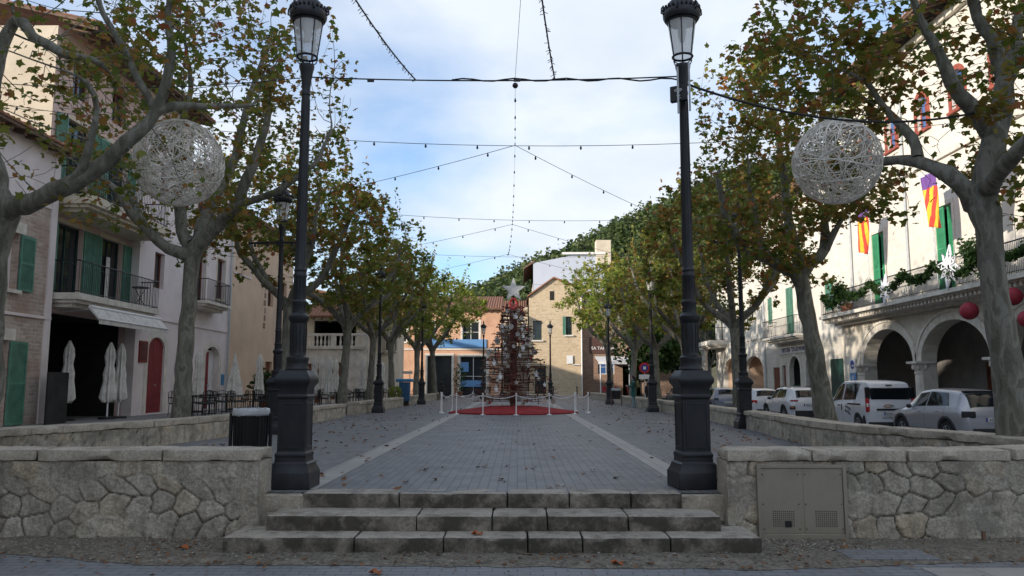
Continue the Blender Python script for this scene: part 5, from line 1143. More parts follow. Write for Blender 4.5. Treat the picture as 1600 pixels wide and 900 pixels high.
# R2 library-like house
r2 = bld('ashlar_house', 16.6, 47, 'pale ashlar house with green shutters, a small balcony and a lettered panel over two arches')
HR = [(40.95, 42.7, -.5, 2.45), (44.6, 46.3, -.5, 2.85, .8), (47.2, 49.1, -.5, 2.8, .85), (49.8, 50.5, -.5, 2.3), (50.95, 52.2, -.5, 2.2)]
HU = [(41.7, 43.0, 5.0, 6.65), (45.5, 46.6, 4.05, 7.0), (48.0, 49.3, 4.05, 7.0), (51.9, 52.9, 5.0, 6.75)]; HV = [(c, c+1, 9, 10.8) for c in (42, 45.6, 48.2, 51.8)]
mb = MB(); wall_openings(mb, FX, 40.76, 53.7, -.6, 3.6, HR); mb.build('ground_floor_wall', M['ashlar_st'], r2, smooth=0)
mb = MB(); wall_openings(mb, FX, 40.76, 53.7, 3.601, 12.5, HU+HV); body(mb, FX, 40.76, 53.7, 3.601, 12.5, 10); mb.build('wall', M['ashlar'], r2, smooth=0)
door(FX, *HR[0], r2, M['dgreen'], .06); door(FX, *HR[3], r2, M['brownwood']); door(FX, *HR[4], r2, M['brownwood'], .1)
for h in HR[1:3]:
    dark_room(FX, *h[:4], r2, 1.5); dd = MB(); FX.box(dd, h[0], h[1], -.5, 1.1, -.24, -.18); dd.build('gate', M['dgreen'], r2); surround(FX, *h[:4], r2, M['trim'], .2, .03, h[4], False)
for h in (HU[0], HU[3]): shutter(FX, h[0], (h[0]+h[1])/2-.005, h[2], h[3], -.06, M['green'], r2); shutter(FX, (h[0]+h[1])/2+.005, h[1], h[2], h[3], -.06, M['green'], r2); surround(FX, *h, r2, M['trim'], .12, .03)
for h in HU[1:3]: shutter(FX, h[0], (h[0]+h[1])/2-.005, h[2], h[3], -.06, M['green'], r2); shutter(FX, (h[0]+h[1])/2+.005, h[1], h[2], h[3], -.06, M['green'], r2)
for h in HV: window(FX, *h, r2)
balcony(FX, 45.2, 51.2, 4.0, .95, r2, 1.05, .14, .13); tile_roof(FX, 40.9, 53.8, 12.5, .9, 8, 2.4, r2)
s = MB(); FX.box(s, 44.9, 50.9, 2.98, 3.42, 0, .06); sb = s.build('letter_panel', M['white'], r2); tag(sb, 'white panel with violet capital letters')
text_obj('lettering', 'HISTORIA  "CA LES MONGES"', .38, mat('violet_letters', (.10, .07, .16), .6), (16.53, 47.9, 3.2), (PI/2, 0, -PI/2), sb, scale=(.92, 1, 1))
pipe(FX, 53.6, -.5, 12.4, r2)
# R3
r3 = bld('corner_house', 16.6, 60, 'pale corner house with an arcade and an iron balcony wrapping its far corner')
HA = [(54.2, 58.6, -.5, 3.1, 1.1), (60.2, 64.4, -.5, 3.1, 1.1)]; HB = [(56, 57, 5.6, 7.3), (60.5, 61.5, 5.6, 7.3), (64.5, 65.6, 4.6, 7.2), (56, 57, 9, 10.5), (60.5, 61.5, 9, 10.5)]
mb = MB(); wall_openings(mb, FX, 53.71, 67, -.6, 11.2, HA+HB); body(mb, FX, 53.71, 67, -.6, 11.2, 9); mb.build('wall', M['ashlar'], r3, smooth=0)
for h in HA: dark_room(FX, *h[:4], r3, 3, 'plaster_o'); surround(FX, *h[:4], r3, M['trim'], .25, .04, h[4], False)
for h in HB: window(FX, *h, r3, .2, 'glass', 'dgreen'); surround(FX, *h, r3, M['trim'], .12)
s = MB(); FX.box(s, 53.71, 67, 4.2, 4.3, 0, .06); s.build('string_course', M['trim'], r3)
balcony(FX, 63.5, 67.6, 4.6, 1.3, r3, 1.0, .35); tile_roof(FX, 53.8, 67.3, 11.2, .8, 8, 2.2, r3)
s = MB(); s.lathe([(.3, -.5), (.25, -.3), (.23, 3.6), (.34, 3.95)], 14, (15.6, 66.9, 0)); s.box((15.6, 66.9, 4.05), (.7, .7, .18)); s.build('column', M['trim'], r3)
# unseen house rows added left of and behind the camera to shade the square
bo = bld('shading_house_row', -14, -10, 'added row of unseen tall cream houses on the left that shades the square', 'house')
FO = Fac((-14, 0, 0), (0, 1, 0), (1, 0, 0)); HO = [(y, y+1.1, z, z+1.8) for y in range(-44, 8, 4) for z in (4, 8)]
mb = MB(); wall_openings(mb, FO, -50, 14.4, -.6, 13.7, HO); body(mb, FO, -50, 14.4, -.6, 13.7, 9); mb.add([FO.p(14.4, -.6), FO.p(14.4, 13.7), FO.p(14.4, 13.7, -9), FO.p(14.4, -.6, -9)], [(0, 1, 2, 3)]); mb.build('wall', M['plaster_c'], bo, smooth=0)
bo = bld('shading_house_row', 0, -24, 'added row of unseen houses behind the viewer that cuts the sky light', 'house')  # unseen row added to dim the sky light on steps and front walls
FO = Fac((0, -24, 0), (1, 0, 0), (0, 1, 0)); HO = [(y, y+1.1, z, z+1.8) for y in range(-10, 26, 4) for z in (1, 5)]
mb = MB(); wall_openings(mb, FO, -13, 30, -.6, 8, HO); body(mb, FO, -13, 30, -.6, 8, 9); mb.build('wall', M['plaster_o'], bo, smooth=0)
# ------------------------------------------------------------------ parked cars
def carpaint(name, col, metal=.0):
    m, nt, b, o = new_mat(name); b.inputs['Base Color'].default_value = rgba(col); b.inputs['Metallic'].default_value = metal; b.inputs['Roughness'].default_value = .32
    b.inputs['Coat Weight'].default_value = .6; b.inputs['Coat Roughness'].default_value = .08
    n = noise_n(nt, coords(nt), 9, 3); nt.links.new(mixc_(nt, .06, col, ramp(nt, n.outputs[0], [(.4, (.2, .18, .15)), (.7, col)])), b.inputs['Base Color']); return m
M['pw'] = carpaint('white_car_paint', (.66, .68, .72)); M['ps'] = carpaint('silver_car_paint', (.40, .41, .45), .35); M['pb'] = carpaint('blue_grey_car_paint', (.20, .23, .29), .3); M['pg'] = carpaint('grey_car_paint', (.13, .135, .14), .2)
M['cglass'] = glass_dark('car_glass', (.008, .011, .014), .05); M['cglass'].node_tree.nodes['Principled BSDF'].inputs['Specular IOR Level'].default_value = .35; M['tail'] = mat('tail_lamp_red', (.42, .01, .015), .25, .1, 3, 30, .05); M['tyre'] = mat('tyre_rubber', (.015, .015, .016), .85, .2, 4, 60, .3); M['alloy'] = mat('alloy_rim', (.35, .36, .38), .35, .1, 4, 30, .05, metal=.6)
M['plate'] = mat('number_plate', (.62, .62, .60), .5, .05); M['plateblue'] = mat('plate_blue', (.02, .04, .25), .5); M['ink'] = mat('black_ink', (.012, .012, .014), .6); M['clad'] = mat('grey_plastic_cladding', (.03, .03, .032), .7, .2, 4, 80, .2)
def make_car(name, cat, L_, paint, st, wheels, wr, label, loc, rz=0, side_win=(), rear_win=None, cladding=False, tail=None, group='cars parked along the right kerb', plate=None, z_low=.24, extra=None):
    st = sorted(st); ls = np.array([s[0] for s in st]); ZT, ZB, W, WT = [np.array([s[k] for s in st]) for k in (1, 2, 3, 4)]
    def sm(arr, l):                                  # smoothed interpolation
        e = .04; return (np.interp(l-e, ls, arr)+2*np.interp(l, ls, arr)+np.interp(l+e, ls, arr))/4
    def S(l, a, side=1, off=0.0):
        zt, zb, w_, wt = sm(ZT, l), sm(ZB, l), sm(W, l), sm(WT, l); zl = z_low
        if a < .5:
            t = a/.5; z = zl+(zb-zl)*t; x = w_*(.93+.07*math.sin(min(1, t*1.25)*PI/2)) if t < .8 else w_*(1-.06*((t-.8)/.2)**2)
            if t < .8: x = w_*(.93+.07*math.sin(t/.8*PI/2))
        elif a < .8:
            t = (a-.5)/.3; x = w_*.94+(wt-w_*.94)*t; z = zb+(zt-.06-zb)*t
            if zt-zb < .3: x = w_*.94+(wt-w_*.94)*t
        else:
            t = (a-.8)/.2*PI/2; x = wt*math.cos(t)**.7 if t < PI/2-1e-6 else 0; z = zt-.06+.06*math.sin(t)
        return Vector((side*(x+off*(1 if a < .8 else .2)), l, z+(off if a >= .8 else 0)))
    root = empty(name, loc, rz, label, cat, group)
    la = sorted(set([0, .015, .04, .08, .13, .2]+list(np.linspace(.28, L_-.28, 44))+[L_-.2, L_-.12, L_-.05, L_]))
    aa = list(np.linspace(0, .5, 9))+[.53, .6, .67, .74, .8, .84, .88, .93, 1.0]
    b = MB(); rings = []
    for l in la:
        R = [S(l, a, 1) for a in aa]+[S(l, a, -1) for a in aa[::-1][1:]]; rings.append(R)
    n = len(rings[0]); vs = [p for R in rings for p in R]; fs = []
    for i in range(len(la)-1):
        for j in range(n): fs.append((i*n+j, i*n+(j+1) % n, (i+1)*n+(j+1) % n, (i+1)*n+j))
    fs.append(tuple(range(n))); fs.append(tuple(range((len(la)-1)*n, len(la)*n))[::-1]); b.add(vs, fs)
    bo_ = b.build('body', M[paint], root, smooth=28, local=True)
    cut = MB()
    for wl in wheels: cut.tube([(-1.2, wl, wr), (1.2, wl, wr)], wr+.05, 28)
    co = cut.build('cutter', M['black'], root, smooth=0, local=True)
    md = bo_.modifiers.new('b', 'BOOLEAN'); md.object = co; md.operation = 'DIFFERENCE'; md.solver = 'EXACT'
    bpy.context.view_layer.update(); me = bpy.data.meshes.new_from_object(bo_.evaluated_get(bpy.context.evaluated_depsgraph_get())); bo_.modifiers.clear(); bo_.data = me; bpy.data.objects.remove(co)
    ir = MB(); ir.bx(-.62, .62, .5, L_-.5, z_low-.06, .62); ir.build('underbody', M['black'], root, local=True)
    def patch(pts, side, off=.008, name='side_window', m='cglass', k=8):
        """pts: (l0, a0)-(l1, a0)-(l1b, a1)-(l0b, a1) corner list"""
        p = MB(); (l00, a0), (l10, _), (l11, a1), (l01, _) = pts; g = []
        for i in range(k+1):
            for j in range(k+1): u, v = i/k, j/k; l = (l00*(1-u)+l10*u)*(1-v)+(l01*(1-u)+l11*u)*v; g.append(S(l, a0+(a1-a0)*v, side, off))
        p.add(g, [(i*(k+1)+j, (i+1)*(k+1)+j, (i+1)*(k+1)+j+1, i*(k+1)+j+1) for i in range(k) for j in range(k)]); return p.build(name, M[m], root, smooth=60, local=True)
    for sd in (-1, 1):
        for pts in side_win: patch(pts, sd)
    def tpatch(l0, l1, w0, name, m, off=.01, a0=.815):       # patch over the roof surface (windscreen, rear window)
        p = MB(); g = []; k = 10; A = list(np.linspace(a0, 1, 7)); cols = [(a, 1) for a in A]+[(a, -1) for a in A[::-1][1:]]
        for i in range(k+1):
            l = l0+(l1-l0)*i/k
            for a, sd in cols: q = S(l, a, sd); q.x *= w0; d = Vector((0, -.7 if l0 < L_/2 else .7, .7)); g.append(q+d*off)
        n_ = len(cols); p.add(g, [(i*n_+j, (i+1)*n_+j, (i+1)*n_+j+1, i*n_+j+1) for i in range(k) for j in range(n_-1)]); return p.build(name, M[m], root, smooth=60, local=True)
    if rear_win: tpatch(*rear_win, 'rear_window', 'cglass')
    if extra: extra(root, S, tpatch, patch)
    for wl in wheels:
        for sd in (-1, 1):
            xw = sd*(float(sm(W, wl))-.13); wh = MB(); 
            prof = [(wr*.62, -.11), (wr*.92, -.115), (wr, -.08), (wr, .08), (wr*.92, .115), (wr*.62, .11)]
            vs = []; n_ = 28
            for rr, x in prof:
                for j in range(n_): a_ = 2*PI*j/n_; vs.append((xw+x, wl+rr*math.cos(a_), wr+rr*math.sin(a_)))
            fs = [(i*n_+j, i*n_+(j+1) % n_, ((i+1) % 6)*n_+(j+1) % n_, ((i+1) % 6)*n_+j) for i in range(6) for j in range(n_)]
            wh.add(vs, fs); w_o = wh.build('wheel', M['tyre'], root, local=True)
            rm = MB(); xo = xw+sd*.085
            rm.tube([(xo, wl, wr), (xo+sd*.02, wl, wr)], .05, 10)
            rm.tube([(xo+sd*.01, wl+wr*.6*math.cos(2*PI*j/28), wr+wr*.6*math.sin(2*PI*j/28)) for j in range(29)], .018, 5, False)
            for s5 in range(5): a_ = 2*PI*s5/5; rm.tube([(xo, wl, wr), (xo, wl+wr*.6*math.cos(a_), wr+wr*.6*math.sin(a_))], [.04, .022], 5)
            rm.build('rim', M['alloy'], w_o, local=True)
            if cladding:
                c = MB(); xx = float(sm(W, wl)); pr = []
                for j in range(15):
                    a_ = -.15+(PI+.3)*j/14
                    for rr in (wr+.03, wr+.14): z_ = wr+rr*math.sin(a_); t = min(1, max(0, (z_-z_low)/(float(sm(ZB, wl))-z_low))); pr.append((sd*(xx*(.93+.07*math.sin(min(1, t/.8)*PI/2))+.012), wl+rr*math.cos(a_), max(z_low-.02, z_)))
                c.add(pr, [(2*j, 2*j+1, 2*j+3, 2*j+2) for j in range(14)]); cl = c.build('arch_cladding', M['clad'], root, local=True, smooth=60); so_ = cl.modifiers.new('t', 'SOLIDIFY'); so_.thickness = .02
    if cladding:
        for sd in (-1, 1): patch([(wheels[0]+wr, .03), (wheels[1]-wr, .03), (wheels[1]-wr, .12), (wheels[0]+wr, .12)], sd, .012, 'sill_cladding', 'clad')
    for sd in (-1, 1):
        for l_ in ((L_*.22, L_*.47, L_*.72) if side_win else ()): patch([(l_-.006, .08), (l_+.006, .08), (l_+.006, .52), (l_-.006, .52)], sd, .003, 'door_seam', 'black', 6)
        for l_ in ((L_*.30, L_*.53) if rear_win else ()): q = S(l_, .44, sd); m_ = MB(); m_.box((q.x+sd*.012, q.y, q.z), (.03, .18, .03)); m_.build('door_handle', M[paint], root, bevel=.006, local=True)
    mr = L_*.665
    for sd in (-1, 1):
        q = S(mr, .53, sd); m_ = MB(); m_.sphere((q.x+sd*.09, q.y, q.z+.05), .09, 6, (1, .6, .75)); m_.build('wing_mirror', M['black'] if cladding else M[paint], root, local=True)
    if plate:
        z_, y_ = plate[1], plate[2]; p = MB(); p.box((0, y_, z_), (.52, .012, .11)); po = p.build('number_plate', M['plate'], root, local=True)
        p = MB(); p.box((-.24, y_-.008, z_), (.04, .006, .108)); p.build('blue_band', M['plateblue'], po, local=True)
        t = text_obj('plate_number', plate[0], .10, M['ink'], (0, 0, 0), (PI/2, 0, 0), po, ext=.002); t.location = (.02, y_-.009, z_-.003)
    return root, S
suv = [(0, .80, .78, .70, .62), (.03, .98, .90, .80, .66), (.12, 1.12, .96, .86, .64), (.30, 1.36, 1.06, .90, .60), (.50, 1.50, 1.06, .91, .60), (1.0, 1.56, 1.04, .91, .61), (2.0, 1.59, 1.0, .91, .62), (2.6, 1.53, .98, .91, .60), (3.0, 1.34, .93, .90, .60), (3.45, 1.06, .92, .89, .66), (3.9, .96, .88, .86, .68), (4.15, .86, .80, .80, .62), (4.25, .62, .58, .68, .5)]
sw = [[(.75, .54), (1.95, .54), (1.95, .775), (1.05, .775)], [(2.02, .54), (3.12, .54), (2.62, .775), (2.02, .775)]]
def ex_suv(tailm='black', led=True):
    def f(root, S, tp, pa):
        for sd in (-1, 1):
            p = MB(); 
            q0 = S(.04, .42, sd); p.box((q0.x*.88, .06, .88), (.34, .14, .17), rot=Matrix.Rotation(sd*.38, 3, 'Z')); p.build('tail_lamp', M[tailm], root, bevel=.02, local=True)
        p = MB(); p.bx(-.62, .62, -.035, .06, .26, .50); p.build('bumper_insert', M['clad'], root, bevel=.02, local=True)
        p = MB(); p.bx(-.56, .56, .40, .58, 1.49, 1.525); p.build('roof_spoiler', M['black'], root, bevel=.01, local=True)
        tp(2.72, 3.38, .93, 'windscreen', 'cglass')
    return f
ZS = -.56
make_car('parked_car', 'car', 4.25, 'ps', suv, (.85, 3.42), .34, 'silver compact crossover with black wheel arches, nearest of the parked cars', (12.95+.1, 22.2, ZS), 0.02, sw, (.10, .42, .95), True, plate=('6475 MJS', .74, -.02), extra=ex_suv())
def ex_kona(root, S, tp, pa):
    for sd in (-1, 1):
        p = MB(); p.box((sd*.66, .07, .98), (.34, .1, .05), rot=Matrix.Rotation(sd*.3, 3, 'Z')); p.build('tail_lamp', M['tail'], root, bevel=.01, local=True)
        p = MB(); p.box((sd*.74, .05, .66), (.24, .14, .14), rot=Matrix.Rotation(sd*.45, 3, 'Z')); p.build('fog_lamp', M['clad'], root, bevel=.02, local=True)
        p = MB(); p.box((sd*.76, .02, .67), (.12, .11, .06), rot=Matrix.Rotation(sd*.45, 3, 'Z')); p.build('indicator', mat('amber_lamp', (.45, .15, .02), .3), root, bevel=.01, local=True)
    p = MB(); p.bx(-.65, .65, -.035, .06, .26, .54); p.build('bumper_insert', M['clad'], root, bevel=.02, local=True)
    p = MB()
    for sd in (-1, 1): p.tube([(sd*.56, .7, 1.55), (sd*.57, 1.6, 1.60), (sd*.55, 2.4, 1.55)], .018, 5)
    p.build('roof_rails', M['black'], root, local=True); tp(2.72, 3.38, .93, 'windscreen', 'cglass')
make_car('parked_car', 'car', 4.25, 'pw', suv, (.85, 3.42), .34, 'white crossover with dark wheel arches and amber corner lamps', (13.0, 36.0, ZS), 0, sw, (.12, .40, .88), True, plate=('1862 LGT', .78, -.02), extra=ex_kona)
van = [(0, 1.10, 1.02, .74, .64), (.03, 1.30, 1.08, .82, .68), (.08, 1.62, 1.10, .86, .70), (.14, 1.76, 1.10, .88, .70), (.3, 1.82, 1.10, .89, .69), (1.2, 1.86, 1.08, .90, .68), (2.3, 1.84, 1.05, .90, .67), (2.75, 1.70, 1.03, .90, .64), (3.25, 1.28, 1.02, .88, .66), (3.5, 1.12, 1.0, .87, .68), (3.95, 1.02, .92, .84, .68), (4.2, .86, .8, .76, .6), (4.36, .62, .58, .62, .5)]
vw = [[(.95, .53), (2.0, .53), (1.98, .775), (.75, .775)], [(2.12, .53), (3.15, .53), (2.7, .775), (2.1, .775)]]
def ex_van(root, S, tp, pa):
    p = MB(); p.bx(-.68, .68, -.02, .07, 1.17, 1.58); w_ = p.build('rear_window', M['cglass'], root, bevel=.03, local=True)
    for sd in (-1, 1):
        p = MB(); p.box((sd*.795, .055, .98), (.12, .16, .46), rot=Matrix.Rotation(sd*.25, 3, 'Z')); t = p.build('tail_lamp', M['tail'], root, bevel=.02, local=True)
        p = MB(); p.box((sd*.80, .045, .98), (.07, .16, .12), rot=Matrix.Rotation(sd*.25, 3, 'Z')); p.build('reverse_lamp', M['white'], t, bevel=.01, local=True)
        p = MB(); p.box((sd*.77, .07, 1.40), (.16, .14, .40), rot=Matrix.Rotation(sd*.25, 3, 'Z')); p.build('window_corner', M['cglass'], root, bevel=.02, local=True)
        q = S(1.4, .40, sd); p = MB(); p.box((q.x, .95, 1.0), (.03, 1.05, .05)); p.build('slide_rail', M['black'], root, local=True)
        p = MB(); p.box((q.x, 2.02, .86), (.04, .04, .22)); p.box((q.x, 2.28, .93), (.04, .2, .035)); p.build('door_handle', M['black'], root, bevel=.006, local=True)
        pa([(.12, .0), (.62, .0), (.22, .22), (.12, .22)], sd, .014, 'bumper_corner', 'clad')
    p = MB(); p.bx(-.50, .50, -.035, .05, .80, .86); p.build('door_trim', M['black'], root, bevel=.006, local=True)
    p = MB(); p.bx(-.78, .78, -.05, .1, .24, .40); p.build('bumper', M['clad'], root, bevel=.02, local=True)
    p = MB(); p.bx(-.10, .10, .06, .12, 1.66, 1.69); p.build('brake_light', M['black'], root, local=True)
    em = MB(); em.tube([(-.08+.17*math.cos(a_), -.02, .955+.045*math.sin(a_)) for a_ in np.linspace(0, 5.2, 22)], .014, 6); e_ = em.build('emblem', mat('orange_emblem', (.55, .20, .04), .5), root, local=True)
    em = MB(); em.tube([(-.03, -.024, .955), (.09, -.024, .96)], .02, 6); em.build('emblem_centre', mat('teal_emblem', (.04, .30, .36), .5), e_, local=True)
    t = text_obj('web_address', 'www.vidaenblau.es', .085, M['ink'], (0, 0, 0), (PI/2, 0, 0), root, ext=.002); t.location = (.0, -.03, .55)
    t = text_obj('side_lettering', 'Serveis\nde Mar', .17, M['ink'], (0, 0, 0), (PI/2, 0, -PI/2), root, ext=.002); t.location = (-.915, 1.45, .78); t.rotation_euler = (PI/2, .28, -PI/2)
    tp(2.82, 3.32, .93, 'windscreen', 'cglass')
make_car('parked_van', 'van', 4.36, 'pw', van, (.72, 3.5), .33, 'white tall passenger van with lettering and upright red tail lamps', (13.0, 28.2, ZS), 0, vw, None, False, plate=('8240 LDR', .69, -.035), extra=ex_van)
hat = [(0, .78, .76, .68, .58), (.03, .96, .88, .78, .62), (.10, 1.16, .93, .82, .60), (.25, 1.38, .95, .85, .57), (.5, 1.46, .95, .86, .57), (1.2, 1.49, .93, .87, .58), (2.2, 1.47, .91, .87, .57), (2.6, 1.34, .90, .86, .57), (3.1, 1.02, .90, .85, .62), (3.6, .92, .84, .82, .62), (3.9, .76, .7, .74, .5), (4.0, .58, .54, .62, .45)]
hw = [[(.65, .54), (1.7, .54), (1.7, .775), (.85, .775)], [(1.78, .54), (2.8, .54), (2.35, .775), (1.78, .775)]]
def ex_hat(tm='tail'):
    def f(root, S, tp, pa):
        for sd in (-1, 1): p = MB(); p.box((sd*.66, .06, .80), (.26, .12, .16), rot=Matrix.Rotation(sd*.35, 3, 'Z')); p.build('tail_lamp', M[tm], root, bevel=.02, local=True)
        p = MB(); p.bx(-.6, .6, -.03, .06, .25, .42); p.build('bumper_insert', M['clad'], root, bevel=.02, local=True); tp(2.35, 3.05, .93, 'windscreen', 'cglass')
    return f
make_car('parked_car', 'car', 4.0, 'pw', hat, (.75, 3.2), .31, 'white hatchback with bright red tail lamps seen right of the second right lamp post', (13.0, 42.0, ZS), 0, hw, (.08, .26, .9), plate=('3917 KBN', .62, -.02), extra=ex_hat())
make_car('parked_car', 'car', 4.0, 'pb', hat, (.75, 3.2), .31, 'blue grey hatchback seen just right of the big right lamp post', (12.6, 48.4, ZS), .0, hw, (.08, .26, .9), plate=('5521 JDC', .62, -.02), extra=ex_hat('black'))
make_car('parked_car', 'car', 4.0, 'pg', hat, (.75, 3.2), .31, 'dark grey car just left of the right big lamp post, farthest in the row', (12.6, 60.5, ZS), .0, hw, (.08, .26, .9), extra=ex_hat('tail'))
# ------------------------------------------------------------------ litter bin behind the left wall
bn = empty('litter_bin', (-3.21, 9.75, 0), 0, 'black litter bin with a white bag folded over its rim behind the left wall', 'litter bin')
m_ = MB(); m_.lathe([(.18, .12), (.20, .78), (.205, .80)], 28, (-3.21, 9.75, 0)); 
for i in range(24): a_ = 2*PI*i/24; m_.tube([(-3.21+.183*math.cos(a_), 9.75+.183*math.sin(a_), .13), (-3.21+.203*math.cos(a_), 9.75+.203*math.sin(a_), .77)], .006, 4)
m_.build('bucket', M['black'], bn)
m_ = MB(); pr = [(.207, .775), (.217, .78), (.219, .80), (.217, .83), (.213, .855), (.20, .86), (.195, .80), (.19, .6)]
vs = []; n_ = 48
for k, (r_, z_) in enumerate(pr):
    for j in range(n_): a_ = 2*PI*j/n_; rr = r_+.008*noise.noise(Vector((math.cos(a_)*7, math.sin(a_)*7, z_*14))); vs.append((-3.21+rr*math.cos(a_), 9.75+rr*math.sin(a_), z_+.012*noise.noise(Vector((math.cos(a_)*4, math.sin(a_)*4, k)))))
m_.add(vs, [(i*n_+j, i*n_+(j+1) % n_, (i+1)*n_+(j+1) % n_, (i+1)*n_+j) for i in range(len(pr)-1) for j in range(n_)]); m_.build('bag', mat('white_bin_bag', (.50, .51, .53), .45, .1, 6, 20, .4), bn, smooth=60)
m_ = MB()
for dx in (-.24, .24): m_.tube([(-3.21+dx, 9.75, 0), (-3.21+dx, 9.75, .80)], .022, 8)
m_.tube([(-3.45, 9.75, .3), (-2.97, 9.75, .3)], .015, 6); m_.build('frame', M['iron'], bn)
# ------------------------------------------------------------------ wicker balls
def wicker(loc, label, up_, seed):
    rs = np.random.RandomState(seed); R = .585; root = empty('wicker_ball', loc, 0, label, 'decoration', 'big pale wicker balls hanging over the square')
    b = MB()
    for i in range(215):
        n = rs.normal(0, 1, 3); n /= np.linalg.norm(n); off = rs.uniform(-.75, .75)*R; r = math.sqrt(R*R-off*off); u = np.cross(n, [0, 0, 1.]) if abs(n[2]) < .9 else np.cross(n, [1., 0, 0]); u /= np.linalg.norm(u); v = np.cross(n, u); a0 = rs.uniform(0, 6.28); sp = rs.uniform(1.4, 3.6); k = 12; rr = rs.uniform(.97, 1.02)
        b.tube([(n*off+(u*math.cos(a0+sp*j/k)+v*math.sin(a0+sp*j/k))*r)*rr for j in range(k+1)], .0062, 3, False)
    b.build('weave', M['wicker'], root, smooth=60, local=True)
    c = MB(); c.tube([(0, 0, R), (0, 0, R+up_)], .006, 4); c.build('cord', M['black'], root, local=True)
M['wicker'] = mat('bleached_wicker', (.72, .67, .60), .85, .25, 9, 60, .2)
wicker((-4.65, 10.7, 4.17), 'big pale wicker ball hanging at left in front of the bare branches', 1.5, 1); wicker((4.46, 10.9, 4.23), 'big pale wicker ball hanging at right in front of the rusty leaves', 1.3, 2)
# ------------------------------------------------------------------ overhead cables and lights
def sag(a, b, s, n=24): a = Vector(a); b = Vector(b); return [a.lerp(b, i/n)-Vector((0, 0, s*4*(i/n)*(1-i/n))) for i in range(n+1)]
bulbp = MB(); bulbp.lathe([(.03, 0), (.035, -.06), (.05, -.09), (.055, -.14), (.03, -.19), (.005, -.2)], 8); bulb_mesh = bulbp.build('bulb', M['black']); 
def string_light(a, b, s, nb, label, r=.008, sc=.55):
    P = sag(a, b, s); root = empty('string_light', P[0], 0, label, 'string light', 'festive light strings over the square'); m_ = MB(); m_.tube(P, r, 4, False); m_.build('cable', M['black'], root)
    for i in range(nb):
        t = (i+.5)/nb*24; k = int(t); p = P[k].lerp(P[min(24, k+1)], t-k); q = bulb_mesh.copy(); COL.objects.link(q); q.parent = root; q.location = p-P[0]; q.scale = (sc,)*3
    return root
n1, n2_, n3_, n4 = Vector((-.05, 20.5, 7.40)), Vector((-.2, 33, 7.8)), Vector((-.5, 42, 8.0)), Vector((-.4, 56, 8.4))
string_light((-14, 20.5, 8.6), (16, 20.5, 8.6), 1.22, 22, 'long sagging cross string of black bulbs, nearest one behind the lamp posts')
string_light(n1, (-13.5, 34, 8.6), .25, 9, 'bulb string running from the nearest centre knot down to the left trees'); string_light(n1, (10, 36, 7.4), .2, 9, 'bulb string running from the nearest centre knot down to the right trees')
string_light((-13.5, 33, 9.2), (16, 33, 8.9), 1.1, 20, 'sagging cross string of bulbs second from the viewer'); string_light(n2_, (-13.5, 46, 8), .2, 9, 'bulb string from the second centre knot down to the left'); string_light(n2_, (12, 46, 7.3), .2, 9, 'bulb string from the second centre knot down to the right, in front of the hill')
string_light((-13.5, 43, 8.9), (16, 43, 8.9), .9, 18, 'sagging cross string of bulbs third from the viewer'); string_light(n3_, (-12, 56, 8), .15, 8, 'bulb string from the third centre knot to the left, small and far'); string_light(n3_, (12, 56, 7.5), .15, 8, 'bulb string from the third centre knot to the right, before the blue grey wall')
string_light((-9.9, 57, 8.5), (16, 57, 9), .5, 14, 'farthest cross string of bulbs in front of the tall house'); 
string_light((-.02, 9.25, 4.70), n1, .02, 5, 'straight bulb wire rising from the front cable to the first centre knot', .0018, .28); string_light(n1, n2_, .35, 9, 'bulb wire along the middle of the square between first and second knots', .0025, .4); string_light(n2_, n3_, .3, 8, 'bulb wire along the middle of the square between second and third knots', .003, .5)
def fairy(P, label):
    root = empty('fairy_light_cable', P[0], 0, label, 'fairy lights'); s = MB(); s.tube(P, .009, 5, False); rg = random.Random(1)
    for i in range(len(P)-1):
        for k in range(7):
            p = P[i].lerp(P[i+1], k/7); d = Vector((rg.uniform(-1, 1), rg.uniform(-.4, .4), rg.uniform(-1, 0))).normalized()*.045; s.tube([p, p+d], .004, 3)
    s.build('cable', M['black'], root)
fairy(sag((-1.21, 9.2, 4.76), (-1.75, 6.2, 5.0), .10, 10), 'spiky fairy light cable rising left from the front cable'); fairy(sag((.45, 9.2, 4.78), (.12, 6.2, 5.0), .10, 10), 'spiky fairy light cable rising right from the front cable')
fc = empty('front_cable', (-2.5, 9.2, 4.75), 0, 'thick black cable strung between the two big lamp posts', 'cable'); m_ = MB()
m_.tube(sag((-2.5, 9.2, 4.80), (1.98, 9.2, 4.80), .05), .009, 5); m_.tube([Vector((-.78, 9.2, 4.76))+Vector((i*.125, 0, .018*math.sin(i*1.3)+(.0 if i < 20 else -.004*(i-20)))) for i in range(23)], .010, 5); m_.tube(sag((1.98, 9.2, 4.72), (6.8, 10.8, 5.0), .35), .016, 5); m_.tube(sag((-2.5, 9.2, 4.80), (-7.4, 10.9, 5.4), .1), .006, 4)
for x in (-1.75, .0): m_.box((x, 9.2, 4.755), (.08, .025, .03))
m_.build('wires', M['black'], fc); m_ = MB(); m_.sphere((-.02, 9.2, 4.69), .035, 6); m_.build('joint_box', M['black'], fc)
bulb_mesh.hide_render = False; bpy.data.objects.remove(bulb_mesh)
m_ = MB(); m_.tube([(-.02, 9.2, 4.78), (.1, 6, 5.2)], .003, 3); tag(m_.build('thin_wire', M['black']), 'very thin wire running overhead from the middle of the front cable', 'wire')
